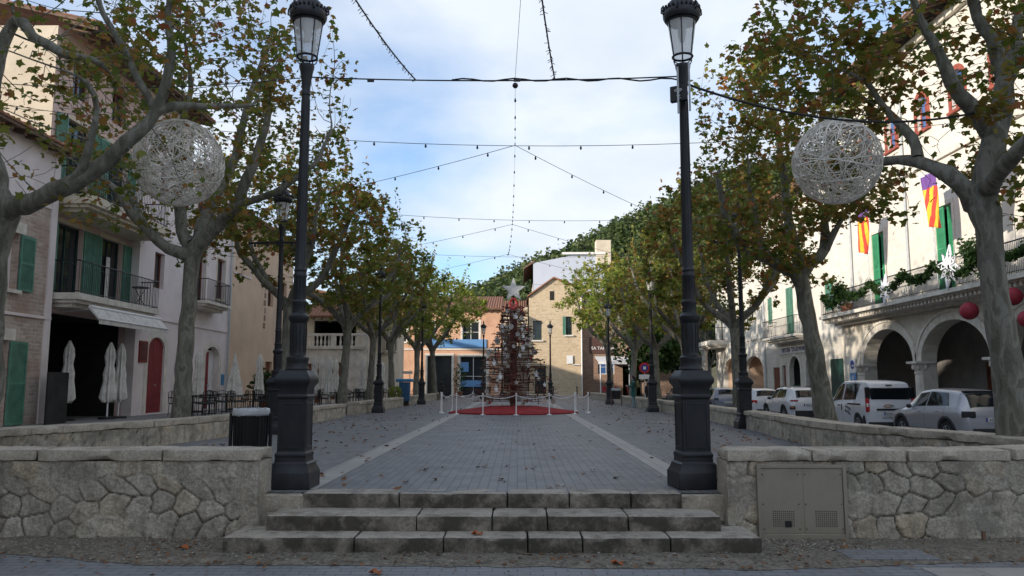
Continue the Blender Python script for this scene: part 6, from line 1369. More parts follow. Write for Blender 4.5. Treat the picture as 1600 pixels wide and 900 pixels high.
# ------------------------------------------------------------------ christmas tree of slats
TX, TY = -.15, 33.0
cp = empty('carpet_platform', (TX, TY, 0), 0, 'low red carpeted eight sided ramp under the slatted christmas tree', 'platform')
m_ = MB(); m_.lathe([(2.75, .004), (2.75, .05), (1.05, .26), (1.04, .27)], 8, (TX, TY-.3, 0)); m_.build('carpet', M['redcar'], cp, smooth=0)
xt = empty('slatted_christmas_tree', (TX, TY, .27), 0, 'tall christmas tree made of red brown wooden slats with a pale star on top', 'christmas tree')
m_ = MB()
for dx, dy in ((-.07, -.07), (.07, -.07), (.07, .07), (-.07, .07)): m_.box((TX+dx, TY+dy, 2.35), (.13, .13, 4.2))
m_.build('trunk', M['redwood'], xt, bevel=.006)
rg = random.Random(7); tips = []; nb_ = 0
for i in range(24):
    z = .45+i*.165; Rz = 1.85*(1-(z/4.95))**.9+.12
    for k in range(4 if i < 20 else 3):
        a_ = rg.uniform(0, PI) if k else rg.uniform(-.35, .35); c_, s_ = math.cos(a_), math.sin(a_); r1 = Rz*rg.uniform(.7, 1.1); r2 = Rz*rg.uniform(.7, 1.1); zz = z+k*.036
        m_ = MB(); m_.box((TX+c_*(r1-r2)/2, TY+s_*(r1-r2)/2, zz), (r1+r2, .04, .026), rz=a_)
        for q in range(rg.randint(2, 4)):
            rr = rg.uniform(-r2, r1)*.92; m_.box((TX+c_*rr, TY+s_*rr, zz-rg.uniform(-.06, .1)), (.035, .035, rg.uniform(.12, .26)), rz=a_)
        m_.box((TX+c_*r1*.9, TY+s_*r1*.9, zz+.02), (.04, rg.uniform(.2, .5), .03), rz=a_); m_.box((TX-c_*r2*.85, TY-s_*r2*.85, zz+.02), (.04, rg.uniform(.2, .5), .03), rz=a_)
        if nb_ < 96: m_.build('slat', M[rg.choice(['redwood', 'wood', 'wood'])], xt, smooth=0)
        nb_ += 1
        tips += [(TX+c_*r1*rg.uniform(.55, 1), TY+s_*r1*rg.uniform(.55, 1), zz-.03), (TX-c_*r2*rg.uniform(.55, 1), TY-s_*r2*rg.uniform(.55, 1), zz-.03)]
m_ = MB(); m_.tube([(TX, TY, 4.3), (TX, TY, 5.0)], .03, 6); m_.build('pole', M['iron'], xt)
m_ = MB(); sp = []
for j in range(10): a_ = PI/2+PI*j/5; r_ = .52 if j % 2 == 0 else .21; sp.append((TX+r_*math.cos(a_), TY-.1, 5.02+r_*math.sin(a_)))
m_.prism(sp, (0, .08, 0)); m_.build('star', M['starg'] if 'starg' in M else M.setdefault('starg', mat('pale_grey_star', (.42, .43, .44), .5, .1)), xt, smooth=0)
m_ = MB()
for j in range(14): a_ = 2*PI*j/14; m_.sphere((TX+.14*math.cos(a_), TY-.1, 4.45+.2*math.sin(a_)), .055, 5)
m_.build('red_wreath', M['redorn'] if 'redorn' in M else M.setdefault('redorn', mat('red_ornament', (.35, .02, .03), .5, .3, 12)), xt)
# ornaments hanging from it
M['orn'] = mat('pale_wicker_ornament', (.50, .47, .43), .85, .25, 20, 60, .4); M['ornw'] = mat('white_ornament', (.68, .67, .66), .7, .1, 10)
m_ = MB(); m_.tube([(0, 0, 0), (0, 0, -.08)], .004, 3); m_.lathe([(.0, -.012), (.15, -.012), (.16, 0), (.15, .012), (0, .012)], 18); 
for i in range(10, len(m_.v)): x, y, z = m_.v[i]; m_.v[i] = (x, z, y-.22)
for r_ in (.05, .1, .14): m_.tube([(r_*math.cos(a_), -.014, -.22+r_*math.sin(a_)) for a_ in np.linspace(0, 6.3, 16)], .008, 4, False)
disc = m_.build('disc_ornament', M['orn']); tag(disc, 'round pale wicker disc hanging on the slatted christmas tree', 'ornament', 'wicker disc ornaments on the christmas tree')
m_ = MB(); m_.tube([(0, 0, 0), (0, 0, -.08)], .004, 3); m_.lathe([(.01, -.10), (.045, -.13), (.05, -.17), (.02, -.2), (.05, -.23), (.10, -.42), (.09, -.44)], 10); m_.box((0, 0, -.27), (.24, .02, .12), rot=Matrix.Rotation(.0, 3, 'Y')); fig = m_.build('angel_ornament', M['ornw']); tag(fig, 'small white angel figure hanging on the slatted christmas tree', 'ornament', 'white angel ornaments on the christmas tree')
m_ = MB(); sp = [((.17 if j % 2 == 0 else .07)*math.cos(PI/2+PI*j/5), 0, -.2+(.17 if j % 2 == 0 else .07)*math.sin(PI/2+PI*j/5)) for j in range(10)]; m_.prism(sp, (0, .03, 0)); so2 = m_.build('star_ornament', M['orn'], smooth=0); tag(so2, 'small pale star hanging on the slatted christmas tree', 'ornament', 'star ornaments on the christmas tree')
m_ = MB(); m_.sphere((0, 0, -.12), .08, 6); rb = m_.build('red_bauble', M['redorn']); tag(rb, 'small red bauble hanging on the slatted christmas tree', 'ornament', 'red baubles on the christmas tree')
front = [t for t in tips if t[1] < TY+.2]; rg.shuffle(front); protos = [disc, fig, so2, rb]; first = set()
for i, t in enumerate(front[:100]):
    k = (0, 1, 3, 2, 1, 0, 3, 2)[i % 8]; pr = protos[k]; o_ = pr if k not in first else pr.copy()
    if k in first: COL.objects.link(o_)
    hh = ('very low', 'half a metre up', 'one metre up', 'one and a half metres up', 'two metres up', 'two and a half metres up', 'three metres up', 'three and a half metres up', 'four metres up', 'just below the star')[min(9, int(round(t[2]*2)))]; sd = 'far left' if t[0] < TX-.95 else 'left' if t[0] < TX-.35 else 'far right' if t[0] > TX+.95 else 'right' if t[0] > TX+.35 else 'front'
    first.add(k); o_['label'] = ('wicker disc', 'white angel', 'pale star', 'red bauble')[k]+' %s on the %s side of the tree' % (hh, sd)
    o_.location = (t[0], t[1]-.03, t[2]); s_ = rg.uniform(.42, .78); o_.scale = (s_, s_, s_); o_.rotation_euler = (0, 0, rg.uniform(-.5, .5))
# rope barrier ring
NP = 15; RR = 3.05; CX, CY = -.1, 33.0
po = MB(); po.lathe([(.11, 0), (.11, .02), (.03, .035), (.022, .05), (.022, .76), (.035, .77), (.035, .80), (.01, .82)], 10); po_o = po.build('barrier_post', M['white']); tag(po_o, 'thin white rope barrier post in the ring around the christmas tree', 'barrier post', 'white barrier posts around the christmas tree')
ch = 2*RR*math.sin(PI/NP); ro = MB(); ro.tube([(ch*i/10, 0, .74-.13*4*(i/10)*(1-i/10)) for i in range(11)], .012, 5); ro_o = ro.build('barrier_rope', M['white']); tag(ro_o, 'sagging pale rope between two white barrier posts of the christmas tree ring', 'rope', 'ropes of the barrier around the christmas tree')
for i in range(NP):
    a_ = 2*PI*(i+.3)/NP; p = po_o if i == 0 else po_o.copy(); q = ro_o if i == 0 else ro_o.copy()
    if i: COL.objects.link(p); COL.objects.link(q)
    q2 = 'rear' if math.sin(a_) > 0 else 'front'; deg = round(math.degrees(math.acos(max(-1, min(1, -math.cos(a_))))))
    p['label'] = 'white barrier post, %s from left in the %s half of the ring' % (('first', 'second', 'third', 'fourth', 'fifth', 'sixth', 'seventh', 'eighth', 'ninth')[sum(1 for z_ in range(NP) if (math.sin(2*PI*(z_+.3)/NP) > 0) == (q2 == 'rear') and math.cos(2*PI*(z_+.3)/NP) < math.cos(a_)-1e-6)], q2); q['label'] = p['label'].replace('barrier post', 'rope beginning at the post')
    p.location = (CX+RR*math.cos(a_), CY+RR*math.sin(a_), 0); q.location = p.location; a2 = a_+2*PI/NP; q.rotation_euler = (0, 0, math.atan2(math.sin(a2)-math.sin(a_), math.cos(a2)-math.cos(a_)))
# ------------------------------------------------------------------ closed parasols
def parasol_proto(nm, flare, lab):
    r = empty(nm); m_ = MB(); m_.tube([(0, 0, 0), (0, 0, 2.7)], .03, 8); m_.build('pole', M['white'], r, local=True); m_ = MB(); m_.lathe([(.3, 0), (.3, .06), (.06, .09)], 14); m_.build('base', M['iron'], r, local=True)
    m_ = MB(); vs = []; n_ = 32; prof = [(.03, 2.72), (.07, 2.62), (.13, 2.45), (.15, 2.2), (.12, 1.9), (.17, 1.6), (.16, 1.35), (.2+flare*.3, 1.05), (.24+flare, .75), (.17+flare*1.1, .62)] if not flare else [(.02, 2.65), (.06, 2.5), (.12, 2.2), (.2, 1.7), (.28, 1.2), (.38, .62)]
    for k, (r_, z_) in enumerate(prof):
        for j in range(n_): a_ = 2*PI*j/n_; rr = r_*(1+.22*math.cos(8*a_)*min(1, k/3)+.12*noise.noise(Vector((a_*2, z_*2, 0)))); vs.append((rr*math.cos(a_), rr*math.sin(a_), z_+(.05*math.cos(8*a_+1) if k == len(prof)-1 else 0)))
    m_.add(vs, [(i*n_+j, i*n_+(j+1) % n_, (i+1)*n_+(j+1) % n_, (i+1)*n_+j) for i in range(len(prof)-1) for j in range(n_)]); m_.build('canopy', M['canvas'], r, smooth=60, local=True); return tag(r, 'x', 'parasol', 'closed cream parasols of the left terraces')
pp = parasol_proto('closed_parasol', 0, ''); pq = parasol_proto('closed_parasol', .12, '')
PAR = [(105, 25.5, 0, 'closed parasol in the dark ground floor opening of the balcony house'), (170, 26.6, 0, 'closed cream parasol at the right side of the dark opening'), (187, 27.3, 0, 'closed cream parasol touching the plaster wall below the wine red board'),
 (309, 33, 0, 'closed parasol right behind the second left tree trunk'), (366, 36, 1, 'cone shaped closed white parasol left of the green bush'), (405, 37, 0, 'closed white parasol between the green bush and the second lamp post'), (491, 40, 0, 'closed parasol just right of the left big lamp post'), (502, 41.5, 0, 'second closed parasol right of the left big lamp post'),
 (514, 39, 0, 'closed parasol left of the leaning terrace tree trunk'), (524, 43, 0, 'closed parasol half behind the leaning terrace tree trunk'), (566, 46, 0, 'closed parasol between the terrace tree and the third lamp post'), (597, 50, 0, 'closed parasol right of the third left lamp post'), (606, 54, 0, 'closed parasol in front of the red arched door far left')]
f_ = {0: True, 1: True}
for px, D_, k, lb in PAR:
    q = (pp, pq)[k] if f_[k] else copy_tree((pp, pq)[k]); f_[k] = False; p = at(px, 600, D_); place(q, (p.x, D_, 0), px*.7, lb, .93)
# dark screen and bush
m_ = MB(); m_.box((-13.45, 23.5, .74), (.06, 1.05, 1.5)); tag(m_.build('terrace_screen', M['dark'], bevel=.01), 'dark panel screen standing before the dark ground floor opening', 'screen')
def bush(loc, r, n, m, label, name='bush', seed=1, ls=.12, pot=True, cat='plant', sc=(1, 1, 1)):
    rs = np.random.RandomState(seed); root = empty(name, loc, 0, label, cat); P = rs.normal(0, 1, (n, 3)); P /= np.linalg.norm(P, axis=1)[:, None]; P *= (rs.uniform(.3, 1, (n, 1))**.4)*r*np.array(sc)
    P *= (1+.25*np.sin(P[:, :1]*9/r+seed)*np.cos(P[:, 2:]*7/r)); P[:, 2] += r*sc[2]+(.35 if pot else .1); leaf_mesh('foliage', P, ls, m, root, rs, LEAF_B)
    if pot: b_ = MB(); b_.lathe([(.22, 0), (.3, .42), (.32, .42), (.32, .47)], 16); b_.build('pot', M['tile'], root, local=True)
    return root
bush((-12.3, 39.5, 0), .75, 1500, M['shrub'], 'rounded dark green bush at the foot of the ochre wall', seed=3)
bush((-6.4, 42.3, 0), .35, 350, M['leafy'], 'small yellow green potted plant beside the blue bin', seed=5, ls=.1)
bush((-5.2, 72.5, 0), .8, 700, M['shrub'], 'dark green shrub left of the christmas tree at the far end', seed=6, sc=(.7, .7, 1.6))
# ------------------------------------------------------------------ terrace chairs and tables
def chair_proto():
    r = empty('terrace_chair'); m_ = MB(); m_.box((0, 0, .45), (.44, .44, .035)); m_.build('seat', M['iron'], r, bevel=.01, local=True)
    m_ = MB(); m_.tube([(-.21, .21, .45), (-.21, .26, .85), (0, .28, .9), (.21, .26, .85), (.21, .21, .45)], .014, 5)
    for x in (-.12, -.04, .04, .12): m_.tube([(x, .215, .46), (x, .27, .87)], .009, 4)
    m_.tube([(-.2, .24, .65), (.2, .24, .65)], .01, 4); m_.build('backrest', M['iron'], r, local=True)
    for x, y in ((-.2, -.2), (.2, -.2), (-.2, .2), (.2, .2)): m_ = MB(); m_.tube([(x*1.1, y*1.1, 0), (x, y, .45)], .013, 5); m_.build('leg', M['iron'], r, local=True)
    for x in (-.23, .23): m_ = MB(); m_.tube([(x, -.2, .45), (x, -.2, .66), (x, .22, .68)], .013, 5); m_.build('armrest', M['iron'], r, local=True)
    return tag(r, 'x', 'chair', 'dark metal chairs of the left terraces')
def table_proto():
    r = empty('terrace_table'); m_ = MB(); m_.lathe([(.38, .715), (.39, .72), (.39, .745), (.37, .75)], 20); m_.build('tabletop', M['dark'], r, bevel=0, local=True); m_ = MB(); m_.tube([(0, 0, .02), (0, 0, .715)], .03, 8); m_.build('pole', M['iron'], r, local=True)
    m_ = MB(); m_.lathe([(.24, 0), (.24, .02), (.04, .04)], 14); m_.build('base', M['iron'], r, local=True); return tag(r, 'x', 'table', 'small round tables of the left terraces')
cpz, tpz = chair_proto(), table_proto(); fst = [1, 1]; rg = random.Random(5)
SPOT = [(-11.6, 28.8, 'between the second tree and the awning'), (-11.9, 31.2, 'just left of the arched wine red door'), (-10.6, 32.4, 'before the arched wine red door, nearer the square'), (-12.2, 33.8, 'close to the half open door'), (-10.6, 35.2, 'left of the cone shaped parasol'), (-11.9, 37.4, 'close to the green bush'), (-10.2, 38, 'on the square side of the green bush'), (-9.5, 40.6, 'behind the left big lamp post, farther one'), (-8.6, 38.5, 'behind the left big lamp post, nearer one'), (-9.3, 43.5, 'close behind the leaning terrace tree'), (-8.2, 41.8, 'left of the leaning terrace tree'), (-8.2, 45.4, 'right of the leaning terrace tree'), (-8.8, 48.2, 'before the rounded white corner'), (-8.1, 50.6, 'by the third left lamp post'), (-7.9, 56.5, 'before the red arched far door'), (-4.4, 68.5, 'before the terracotta wall, rightmost one'), (-3.2, 70.5, 'before the terracotta shop front, farthest'), (-6.4, 69.5, 'before the terracotta wall, leftmost one')]
for x, y, w_ in SPOT:
    q = tpz if fst[0] else copy_tree(tpz); fst[0] = 0; place(q, (x, y, 0), 0, 'small round dark table '+w_)
    k = rg.choice((3, 4)); a0 = rg.uniform(0, 6)
    for i in range(k):
        a_ = a0+2*PI*i/k; q = cpz if fst[1] else copy_tree(cpz); fst[1] = 0; place(q, (x+.62*math.cos(a_), y+.62*math.sin(a_), 0), a_-PI/2, 'dark armchair, %s side, table %s' % (('right', 'far', 'left', 'near')[int(round((a_/(PI/2)))) % 4], w_))
# ------------------------------------------------------------------ people
def figure(name, loc, rz, joints, edges, radii, m, label, parts=()):
    root = empty(name, loc, rz, label, 'person'); me = bpy.data.meshes.new('body'); me.from_pydata(joints, edges, []); o_ = bpy.data.objects.new('body', me); COL.objects.link(o_); o_.parent = root
    md = o_.modifiers.new('s', 'SKIN'); 
    for i, v in enumerate(me.skin_vertices[0].data): v.radius = radii[i] if hasattr(radii[i], '__len__') else (radii[i], radii[i]); v.use_root = (i == 0)
    s2 = o_.modifiers.new('ss', 'SUBSURF'); s2.levels = 2; s2.render_levels = 2; me.materials.append(m)
    bpy.context.view_layer.update(); e = bpy.data.meshes.new_from_object(o_.evaluated_get(bpy.context.evaluated_depsgraph_get())); o_.modifiers.clear(); o_.data = e
    e.materials.clear(); e.materials.append(m); e.polygons.foreach_set('use_smooth', [True]*len(e.polygons)); return root
M['skin'] = mat('skin', (.42, .24, .17), .6, .1); M['hair'] = mat('dark_hair', (.02, .013, .01), .6, .3, 20, 60, .4); M['coat'] = mat('green_coat', (.01, .085, .075), .8, .2, 8, 60, .3); M['jeans'] = mat('pale_trousers', (.20, .30, .33), .85, .15); M['darkcoat'] = mat('dark_jacket', (.02, .015, .018), .8, .3); M['bagm'] = mat('olive_backpack', (.12, .11, .045), .8, .2)
J = [(0,0,.92),(0,0,1.08),(0,0,1.30),(0,-.01,1.42),(0,-.02,1.50),(0,-.03,1.60),(.17,0,1.36),(.24,-.06,1.12),(.34,-.24,1.16),(.38,-.30,1.18),(-.17,0,1.36),(-.22,.02,1.10),(-.21,-.08,.88),(-.21,-.10,.80),(.09,0,.86),(.10,-.02,.48),(.10,.02,.09),(.10,-.12,.04),(-.09,0,.86),(-.09,.02,.48),(-.09,.08,.09),(-.09,-.04,.04)]
E_ = [(0,1),(1,2),(2,3),(3,4),(4,5),(2,6),(6,7),(7,8),(8,9),(2,10),(10,11),(11,12),(12,13),(0,14),(14,15),(15,16),(16,17),(0,18),(18,19),(19,20),(20,21)]
RD = [(.15,.11),(.13,.10),(.16,.11),.06,.07,.085,.065,.05,.04,.035,.065,.05,.04,.035,.09,.062,.045,.04,.09,.062,.045,.04]
def person(loc, rz, s, coat, legs, label, bag=True, longcoat=True):
    r = figure('person', loc, rz, J, E_, RD, legs, label); r.scale = (s, s, s)
    m_ = MB(); m_.lathe([(.20, .62 if longcoat else .85), (.195, .64), (.18, .9), (.15, 1.08), (.185, 1.3), (.13, 1.42), (.06, 1.46)], 18)
    m_.v = [(x*1.05, y*.72, z) for x, y, z in m_.v]
    for sg, a in ((1, [(.17, 0, 1.37), (.24, -.06, 1.12), (.33, -.23, 1.16)]), (-1, [(-.17, 0, 1.37), (-.225, .02, 1.10), (-.21, -.07, .90)])): m_.tube(a, [.075, .062, .052], 10)
    m_.build('coat', coat, r, smooth=60, local=True)
    m_ = MB(); m_.sphere((0, -.03, 1.60), .098, 8, (.85, .98, 1.18)); m_.sphere((0, -.125, 1.595), .018, 4, (.7, 1, 1.2)); hd = m_.build('head', M['skin'], r, smooth=60, local=True)
    for x in (-.033, .033): m_ = MB(); m_.sphere((x, -.115, 1.62), .012, 4); m_.build('eye', M['ink'], hd, local=True)
    m_ = MB(); m_.sphere((0, .0, 1.625), .105, 8, (.92, .95, 1.12)); m_.tube([(0, .07, 1.62), (0, .10, 1.48), (0, .11, 1.32)], [.08, .07, .03], 10); m_.build('hair', M['hair'], r, smooth=60, local=True)
    for h in ((.38, -.30, 1.18), (-.21, -.10, .82)):
        m_ = MB(); m_.sphere(h, .038, 5, (.7, 1, 1.2))
        for f in range(4): m_.tube([(h[0]-.02+f*.014, h[1]-.02, h[2]-.02), (h[0]-.022+f*.015, h[1]-.05, h[2]-.05), (h[0]-.02+f*.014, h[1]-.045, h[2]-.075)], .007, 4)
        m_.tube([(h[0]+.02, h[1], h[2]), (h[0]+.045, h[1]-.03, h[2]-.02)], .008, 4); m_.build('hand', M['skin'], r, smooth=60, local=True)
    if bag:
        b_ = empty('backpack', (loc[0], loc[1], loc[2]+.9), rz, 'olive backpack on the back of the woman in the green coat', 'backpack'); b_.scale = (s, s, s); m_ = MB(); m_.sphere((0, .22, .25), .17, 7, (.95, .6, 1.35)); m_.sphere((0, .30, .16), .1, 6, (1, .6, .9)); m_.build('bag', M['bagm'], b_, smooth=60, local=True)
        m_ = MB()
        for x in (-.1, .1): m_.tube([(x, .13, .42), (x, .0, .47), (x, -.13, .38), (x, -.12, .2), (x, .1, .05)], .014, 5)
        m_.build('straps', M['bagm'], b_, local=True)
    return r
person((5.62, 39.0, 0), -1.9, .90, M['coat'], M['jeans'], 'woman in a long green coat with a backpack walking beside the low right wall')
person((6.95, 42.5, -.35), .5, 1.0, M['darkcoat'], M['darkcoat'], 'person in dark clothes half hidden behind the right lamp post by the road sign', False, False)
# seated person far left
Js = [(0,0,.52),(0,.03,.72),(0,-.02,.95),(0,-.06,1.06),(0,-.10,1.14),(0,-.13,1.22),(.16,-.02,.98),(.24,-.14,.78),(.12,-.34,.72),(-.16,-.02,.98),(-.24,-.14,.78),(-.12,-.34,.72),(.10,-.06,.52),(.12,-.44,.52),(.12,-.46,.10),(.12,-.58,.05),(-.10,-.06,.52),(-.12,-.44,.52),(-.12,-.46,.10),(-.12,-.58,.05)]
Es = [(0,1),(1,2),(2,3),(3,4),(4,5),(2,6),(6,7),(7,8),(2,9),(9,10),(10,11),(0,12),(12,13),(13,14),(14,15),(0,16),(16,17),(17,18),(18,19)]
r_ = figure('person', (-5.7, 60.5, .0), .3, Js, Es, [.15, .15, .16, .06, .08, .1, .07, .06, .045, .07, .06, .045, .1, .075, .05, .045, .1, .075, .05, .045], M['darkcoat'], 'person in dark clothes sitting hunched at the far left end of the plaza')
m_ = MB(); m_.sphere((0, -.12, 1.25), .11, 8, (.9, 1, 1.1)); m_.build('hair', M['hair'], r_, local=True)
m_ = MB(); m_.box((-5.7, 60.6, .22), (.5, .5, .44)); tag(m_.build('stone_block', M['stone'], bevel=.02), 'pale stone block the dark clothed person sits on', 'block')
# ------------------------------------------------------------------ street furniture
bb = empty('blue_bin', (-6.0, 43.0, 0), 0, 'tall blue recycling bin on the left between tree and low wall', 'bin'); m_ = MB(); m_.box((-6.0, 43.0, .75), (.55, .5, 1.0)); M['bluebin'] = mat('blue_plastic', (.02, .09, .20), .5, .1); m_.build('body', M['bluebin'], bb, bevel=.03)
m_ = MB(); m_.box((-6.0, 43.0, 1.34), (.9, .65, .16)); m_.build('lid', mat('light_blue_plastic', (.03, .22, .42), .5), bb, bevel=.05); m_ = MB(); m_.box((-6.0, 43.0, .12), (.45, .4, .24)); m_.build('foot', M['black'], bb)
sb_ = empty('post_bin', (5.3, 43.2, 0), 0, 'small dark litter bin on two short posts beside the right wall', 'litter bin'); m_ = MB(); m_.lathe([(.22, .35), (.25, .8)], 16, (5.3, 43.2, 0)); m_.build('bucket', M['black'], sb_)
m_ = MB(); m_.lathe([(.26, .8), (.26, .92), (.24, .93)], 16, (5.3, 43.2, 0)); m_.build('bag', M['zinc'], sb_); m_ = MB(); 
for dx in (-.27, .27): m_.tube([(5.3+dx, 43.2, 0), (5.3+dx, 43.2, .8)], .03, 6)
m_.build('posts', M['wood'], sb_)
rs_ = empty('road_sign', (7.75, 49, -.4), 0, 'round red bordered road sign with a white plate below, right of the green coated woman', 'road sign')
m_ = MB(); m_.tube([(7.75, 49, -.4), (7.75, 49, 2.4)], .04, 8); m_.build('post', M['zinc'], rs_)
m_ = MB(); m_.tube([(7.75, 48.93, 2.12), (7.75, 48.95, 2.12)], .33, 24); m_.build('disc', mat('sign_red', (.5, .015, .02), .5), rs_); m_ = MB(); m_.tube([(7.75, 48.915, 2.12), (7.75, 48.929, 2.12)], .22, 24); m_.build('centre', M['plateblue'], rs_); m_ = MB(); m_.box((7.75, 48.91, 2.12), (.16, .01, .18)); m_.build('mark', M['white'], rs_)
m_ = MB(); m_.prism([(7.4, 48.93, 1.45), (8.1, 48.93, 1.45), (8.25, 48.93, 1.58), (8.1, 48.93, 1.72), (7.4, 48.93, 1.72)], (0, .02, 0)); m_.build('plate', M['white'], rs_)
ds = empty('direction_sign', (-8.0, 60, 0), 0, 'small white direction sign pointing left before the terracotta building', 'sign'); m_ = MB(); m_.tube([(-8.0, 60, 0), (-8.0, 60, 2.2)], .03, 6); m_.build('post', M['zinc'], ds); m_ = MB(); m_.prism([(-8.5, 59.95, 1.9), (-8.65, 59.95, 2.0), (-8.5, 59.95, 2.1), (-7.8, 59.95, 2.1), (-7.8, 59.95, 1.9)], (0, .02, 0)); m_.build('plate', M['white'], ds)
pk = empty('parking_sign', (16.5, 39.75, 1.7), 0, 'white and blue parking sign fixed beside the farthest town hall arch', 'sign')
m_ = MB(); FX.box(m_, 39.4, 40.15, 1.1, 1.68, .03, .05); m_.build('blue_plate', M['bluesign'], pk); m_ = MB(); FX.box(m_, 39.4, 40.15, 1.70, 2.4, .03, .05); m_.build('white_plate', M['white'], pk); m_ = MB(); p0 = FX.p(39.77, 2.1, .05); m_.tube([p0, p0+FX.w*.01], .22, 18); m_.build('disc', M['plateblue'], pk)
text_obj('letter', 'P', .4, M['white'], FX.p(39.77, 1.4, .056), (PI/2, 0, -PI/2), pk)
for i, (x, y) in enumerate([(1.9, 75.5), (3.4, 75.5), (5.6, 75.5)]):
    m_ = MB(); m_.lathe([(.06, 0), (.055, .8), (.075, .82), (.07, .9), (.02, .95)], 10, (x, y, 0)); tag(m_.build('bollard', M['iron']), ('left', 'middle', 'right')[i]+' dark iron bollard in front of the sandstone gable wall', 'bollard', 'bollards before the sandstone gable')
m_ = MB()
rc = empty('red_chair', (8.3, 75.8, 0), 0, 'x', 'chair', 'red restaurant chairs under the white awning')
m_.box((0, 0, .45), (.45, .45, .05)); m_.build('seat', M['redorn'], rc, local=True); m_ = MB(); m_.box((0, .21, .72), (.44, .04, .45)); m_.build('backrest', M['redorn'], rc, bevel=.02, local=True)
for x in (-.2, .2):
    for y in (-.2, .2): m_ = MB(); m_.tube([(x, y, 0), (x, y, .43)], .016, 5); m_.build('leg', M['redorn'], rc, local=True)
for i, (x, y, a_) in enumerate([(8.3, 75.8, .4), (9.3, 76.2, 2.5), (8.7, 77.0, 3.3), (10.6, 76, 1.2)]): place(rc if i == 0 else copy_tree(rc), (x, y, 0), a_, ('leftmost', 'second from left', 'farthest back', 'rightmost')[i]+' red chair under the white restaurant awning')
# ------------------------------------------------------------------ town hall dressing
def flagmat():
    m, nt, b, o = new_mat('striped_flag_cloth'); s = N(nt, 'ShaderNodeSeparateXYZ'); nt.links.new(coords(nt), s.inputs[0])
    k = N(nt, 'ShaderNodeMath', operation='MULTIPLY'); k.inputs[1].default_value = 4.5/.92; nt.links.new(s.outputs[1], k.inputs[0]); f = N(nt, 'ShaderNodeMath', operation='FRACT'); nt.links.new(k.outputs[0], f.inputs[0])
    g = N(nt, 'ShaderNodeMath', operation='GREATER_THAN'); g.inputs[1].default_value = .5; nt.links.new(f.outputs[0], g.inputs[0]); c = mixc_(nt, g.outputs[0], (.80, .45, .03), (.60, .05, .03))
    z = N(nt, 'ShaderNodeMath', operation='GREATER_THAN'); z.inputs[1].default_value = -.55; nt.links.new(s.outputs[2], z.inputs[0]); c = mixc_(nt, z.outputs[0], c, (.14, .06, .24)); nt.links.new(c, b.inputs['Base Color']); b.inputs['Roughness'].default_value = .8; return m
M['flag'] = flagmat(); M['flag2'] = M['flag']
for i, (y, zt_, tw, lb) in enumerate([(34.9, 9.0, .3, 'striped flag with purple top above the smaller snowflake'), (29.3, 8.95, -.25, 'yellow and red striped flag above the larger snowflake'), (25.6, 8.7, .4, 'yellow and red flag half hidden behind the right foreground trunk')]):
    r = empty('flag', (15.35, y, zt_), 0, lb, 'flag', 'striped flags on the town hall balcony'); m_ = MB(); k, n_ = 14, 22; W_ = .92
    for a in range(n_+1):
        for c in range(k+1):
            u = c/k-.5; t = a/n_; wv = .09*math.sin(c*1.15+t*3+i)*(.4+t); m_.v.append((wv+.05*t, u*W_*(1-.25*t)+.10*tw*math.sin(t*2.5)+tw*.9*t, -t*2.05-.08*abs(u)+.18*u*t))
    m_.f = [(a*(k+1)+c, a*(k+1)+c+1, (a+1)*(k+1)+c+1, (a+1)*(k+1)+c) for a in range(n_) for c in range(k)]; m_.m = [0]*len(m_.f)
    o_ = m_.build('cloth', M['flag'], r, smooth=60, local=True); sd_ = o_.modifiers.new('t', 'SOLIDIFY'); sd_.thickness = .004
    m_ = MB(); m_.tube([(.15, 0, -4.3), (.02, 0, .15)], .022, 6); m_.build('pole', M['zinc'], r, local=True)
M['neon'] = mat('white_light_tube', (.75, .76, .82), .35, .04)
for (y, z, r0, lb) in ((33.4, 5.08, .64, 'white snowflake ornament on the balcony railing, smaller left one'), (28.4, 5.30, .78, 'white snowflake ornament on the balcony railing, larger right one')):
    r = empty('snowflake_ornament', (15.42, y, z), 0, lb, 'ornament', 'white snowflakes on the balcony')
    for k in range(8):
        a_ = PI/4*k+.2; m_ = MB(); L0 = r0*(1.0 if k % 2 == 0 else .8); q = lambda rr, da: (0, rr*math.cos(a_+da), rr*math.sin(a_+da))
        m_.tube([q(.12, 0), q(L0*.6, .27), q(L0, 0), q(L0*.6, -.27), q(.12, 0)], .036, 5); m_.tube([q(L0*.55, .22), q(L0*.62, .0), q(L0*.55, -.22)], .016, 4); m_.build('petal', M['neon'], r, local=True)
    m_ = MB(); m_.tube([(0, .11*math.cos(t), .11*math.sin(t)) for t in np.linspace(0, 6.3, 14)], .024, 5); m_.build('ring', M['neon'], r, local=True)
for i, (y, z, rr, lb) in enumerate([(27.25, 3.62, .30, 'red ball ornament hanging in front of the big arch left of the foreground trunk'), (24.8, 3.85, .28, 'red ball ornament peeping out right of the foreground trunk, upper one'), (24.2, 3.1, .26, 'red ball ornament at the right frame edge, lower one')]):
    r = empty('hanging_ball', (15.4, y, z), 0, lb, 'ornament', 'red balls hanging below the balcony'); m_ = MB(); m_.sphere((0, 0, 0), rr, 12); m_.build('ball', mat('dusty_red_ball', (.30, .02, .035), .7, .2, 10, 60, .4) if i == 0 else bpy.data.materials['dusty_red_ball'], r, smooth=80, local=True); m_ = MB(); m_.tube([(0, 0, rr), (0, 0, 4.4-z)], .006, 4); m_.build('cord', M['black'], r, local=True)
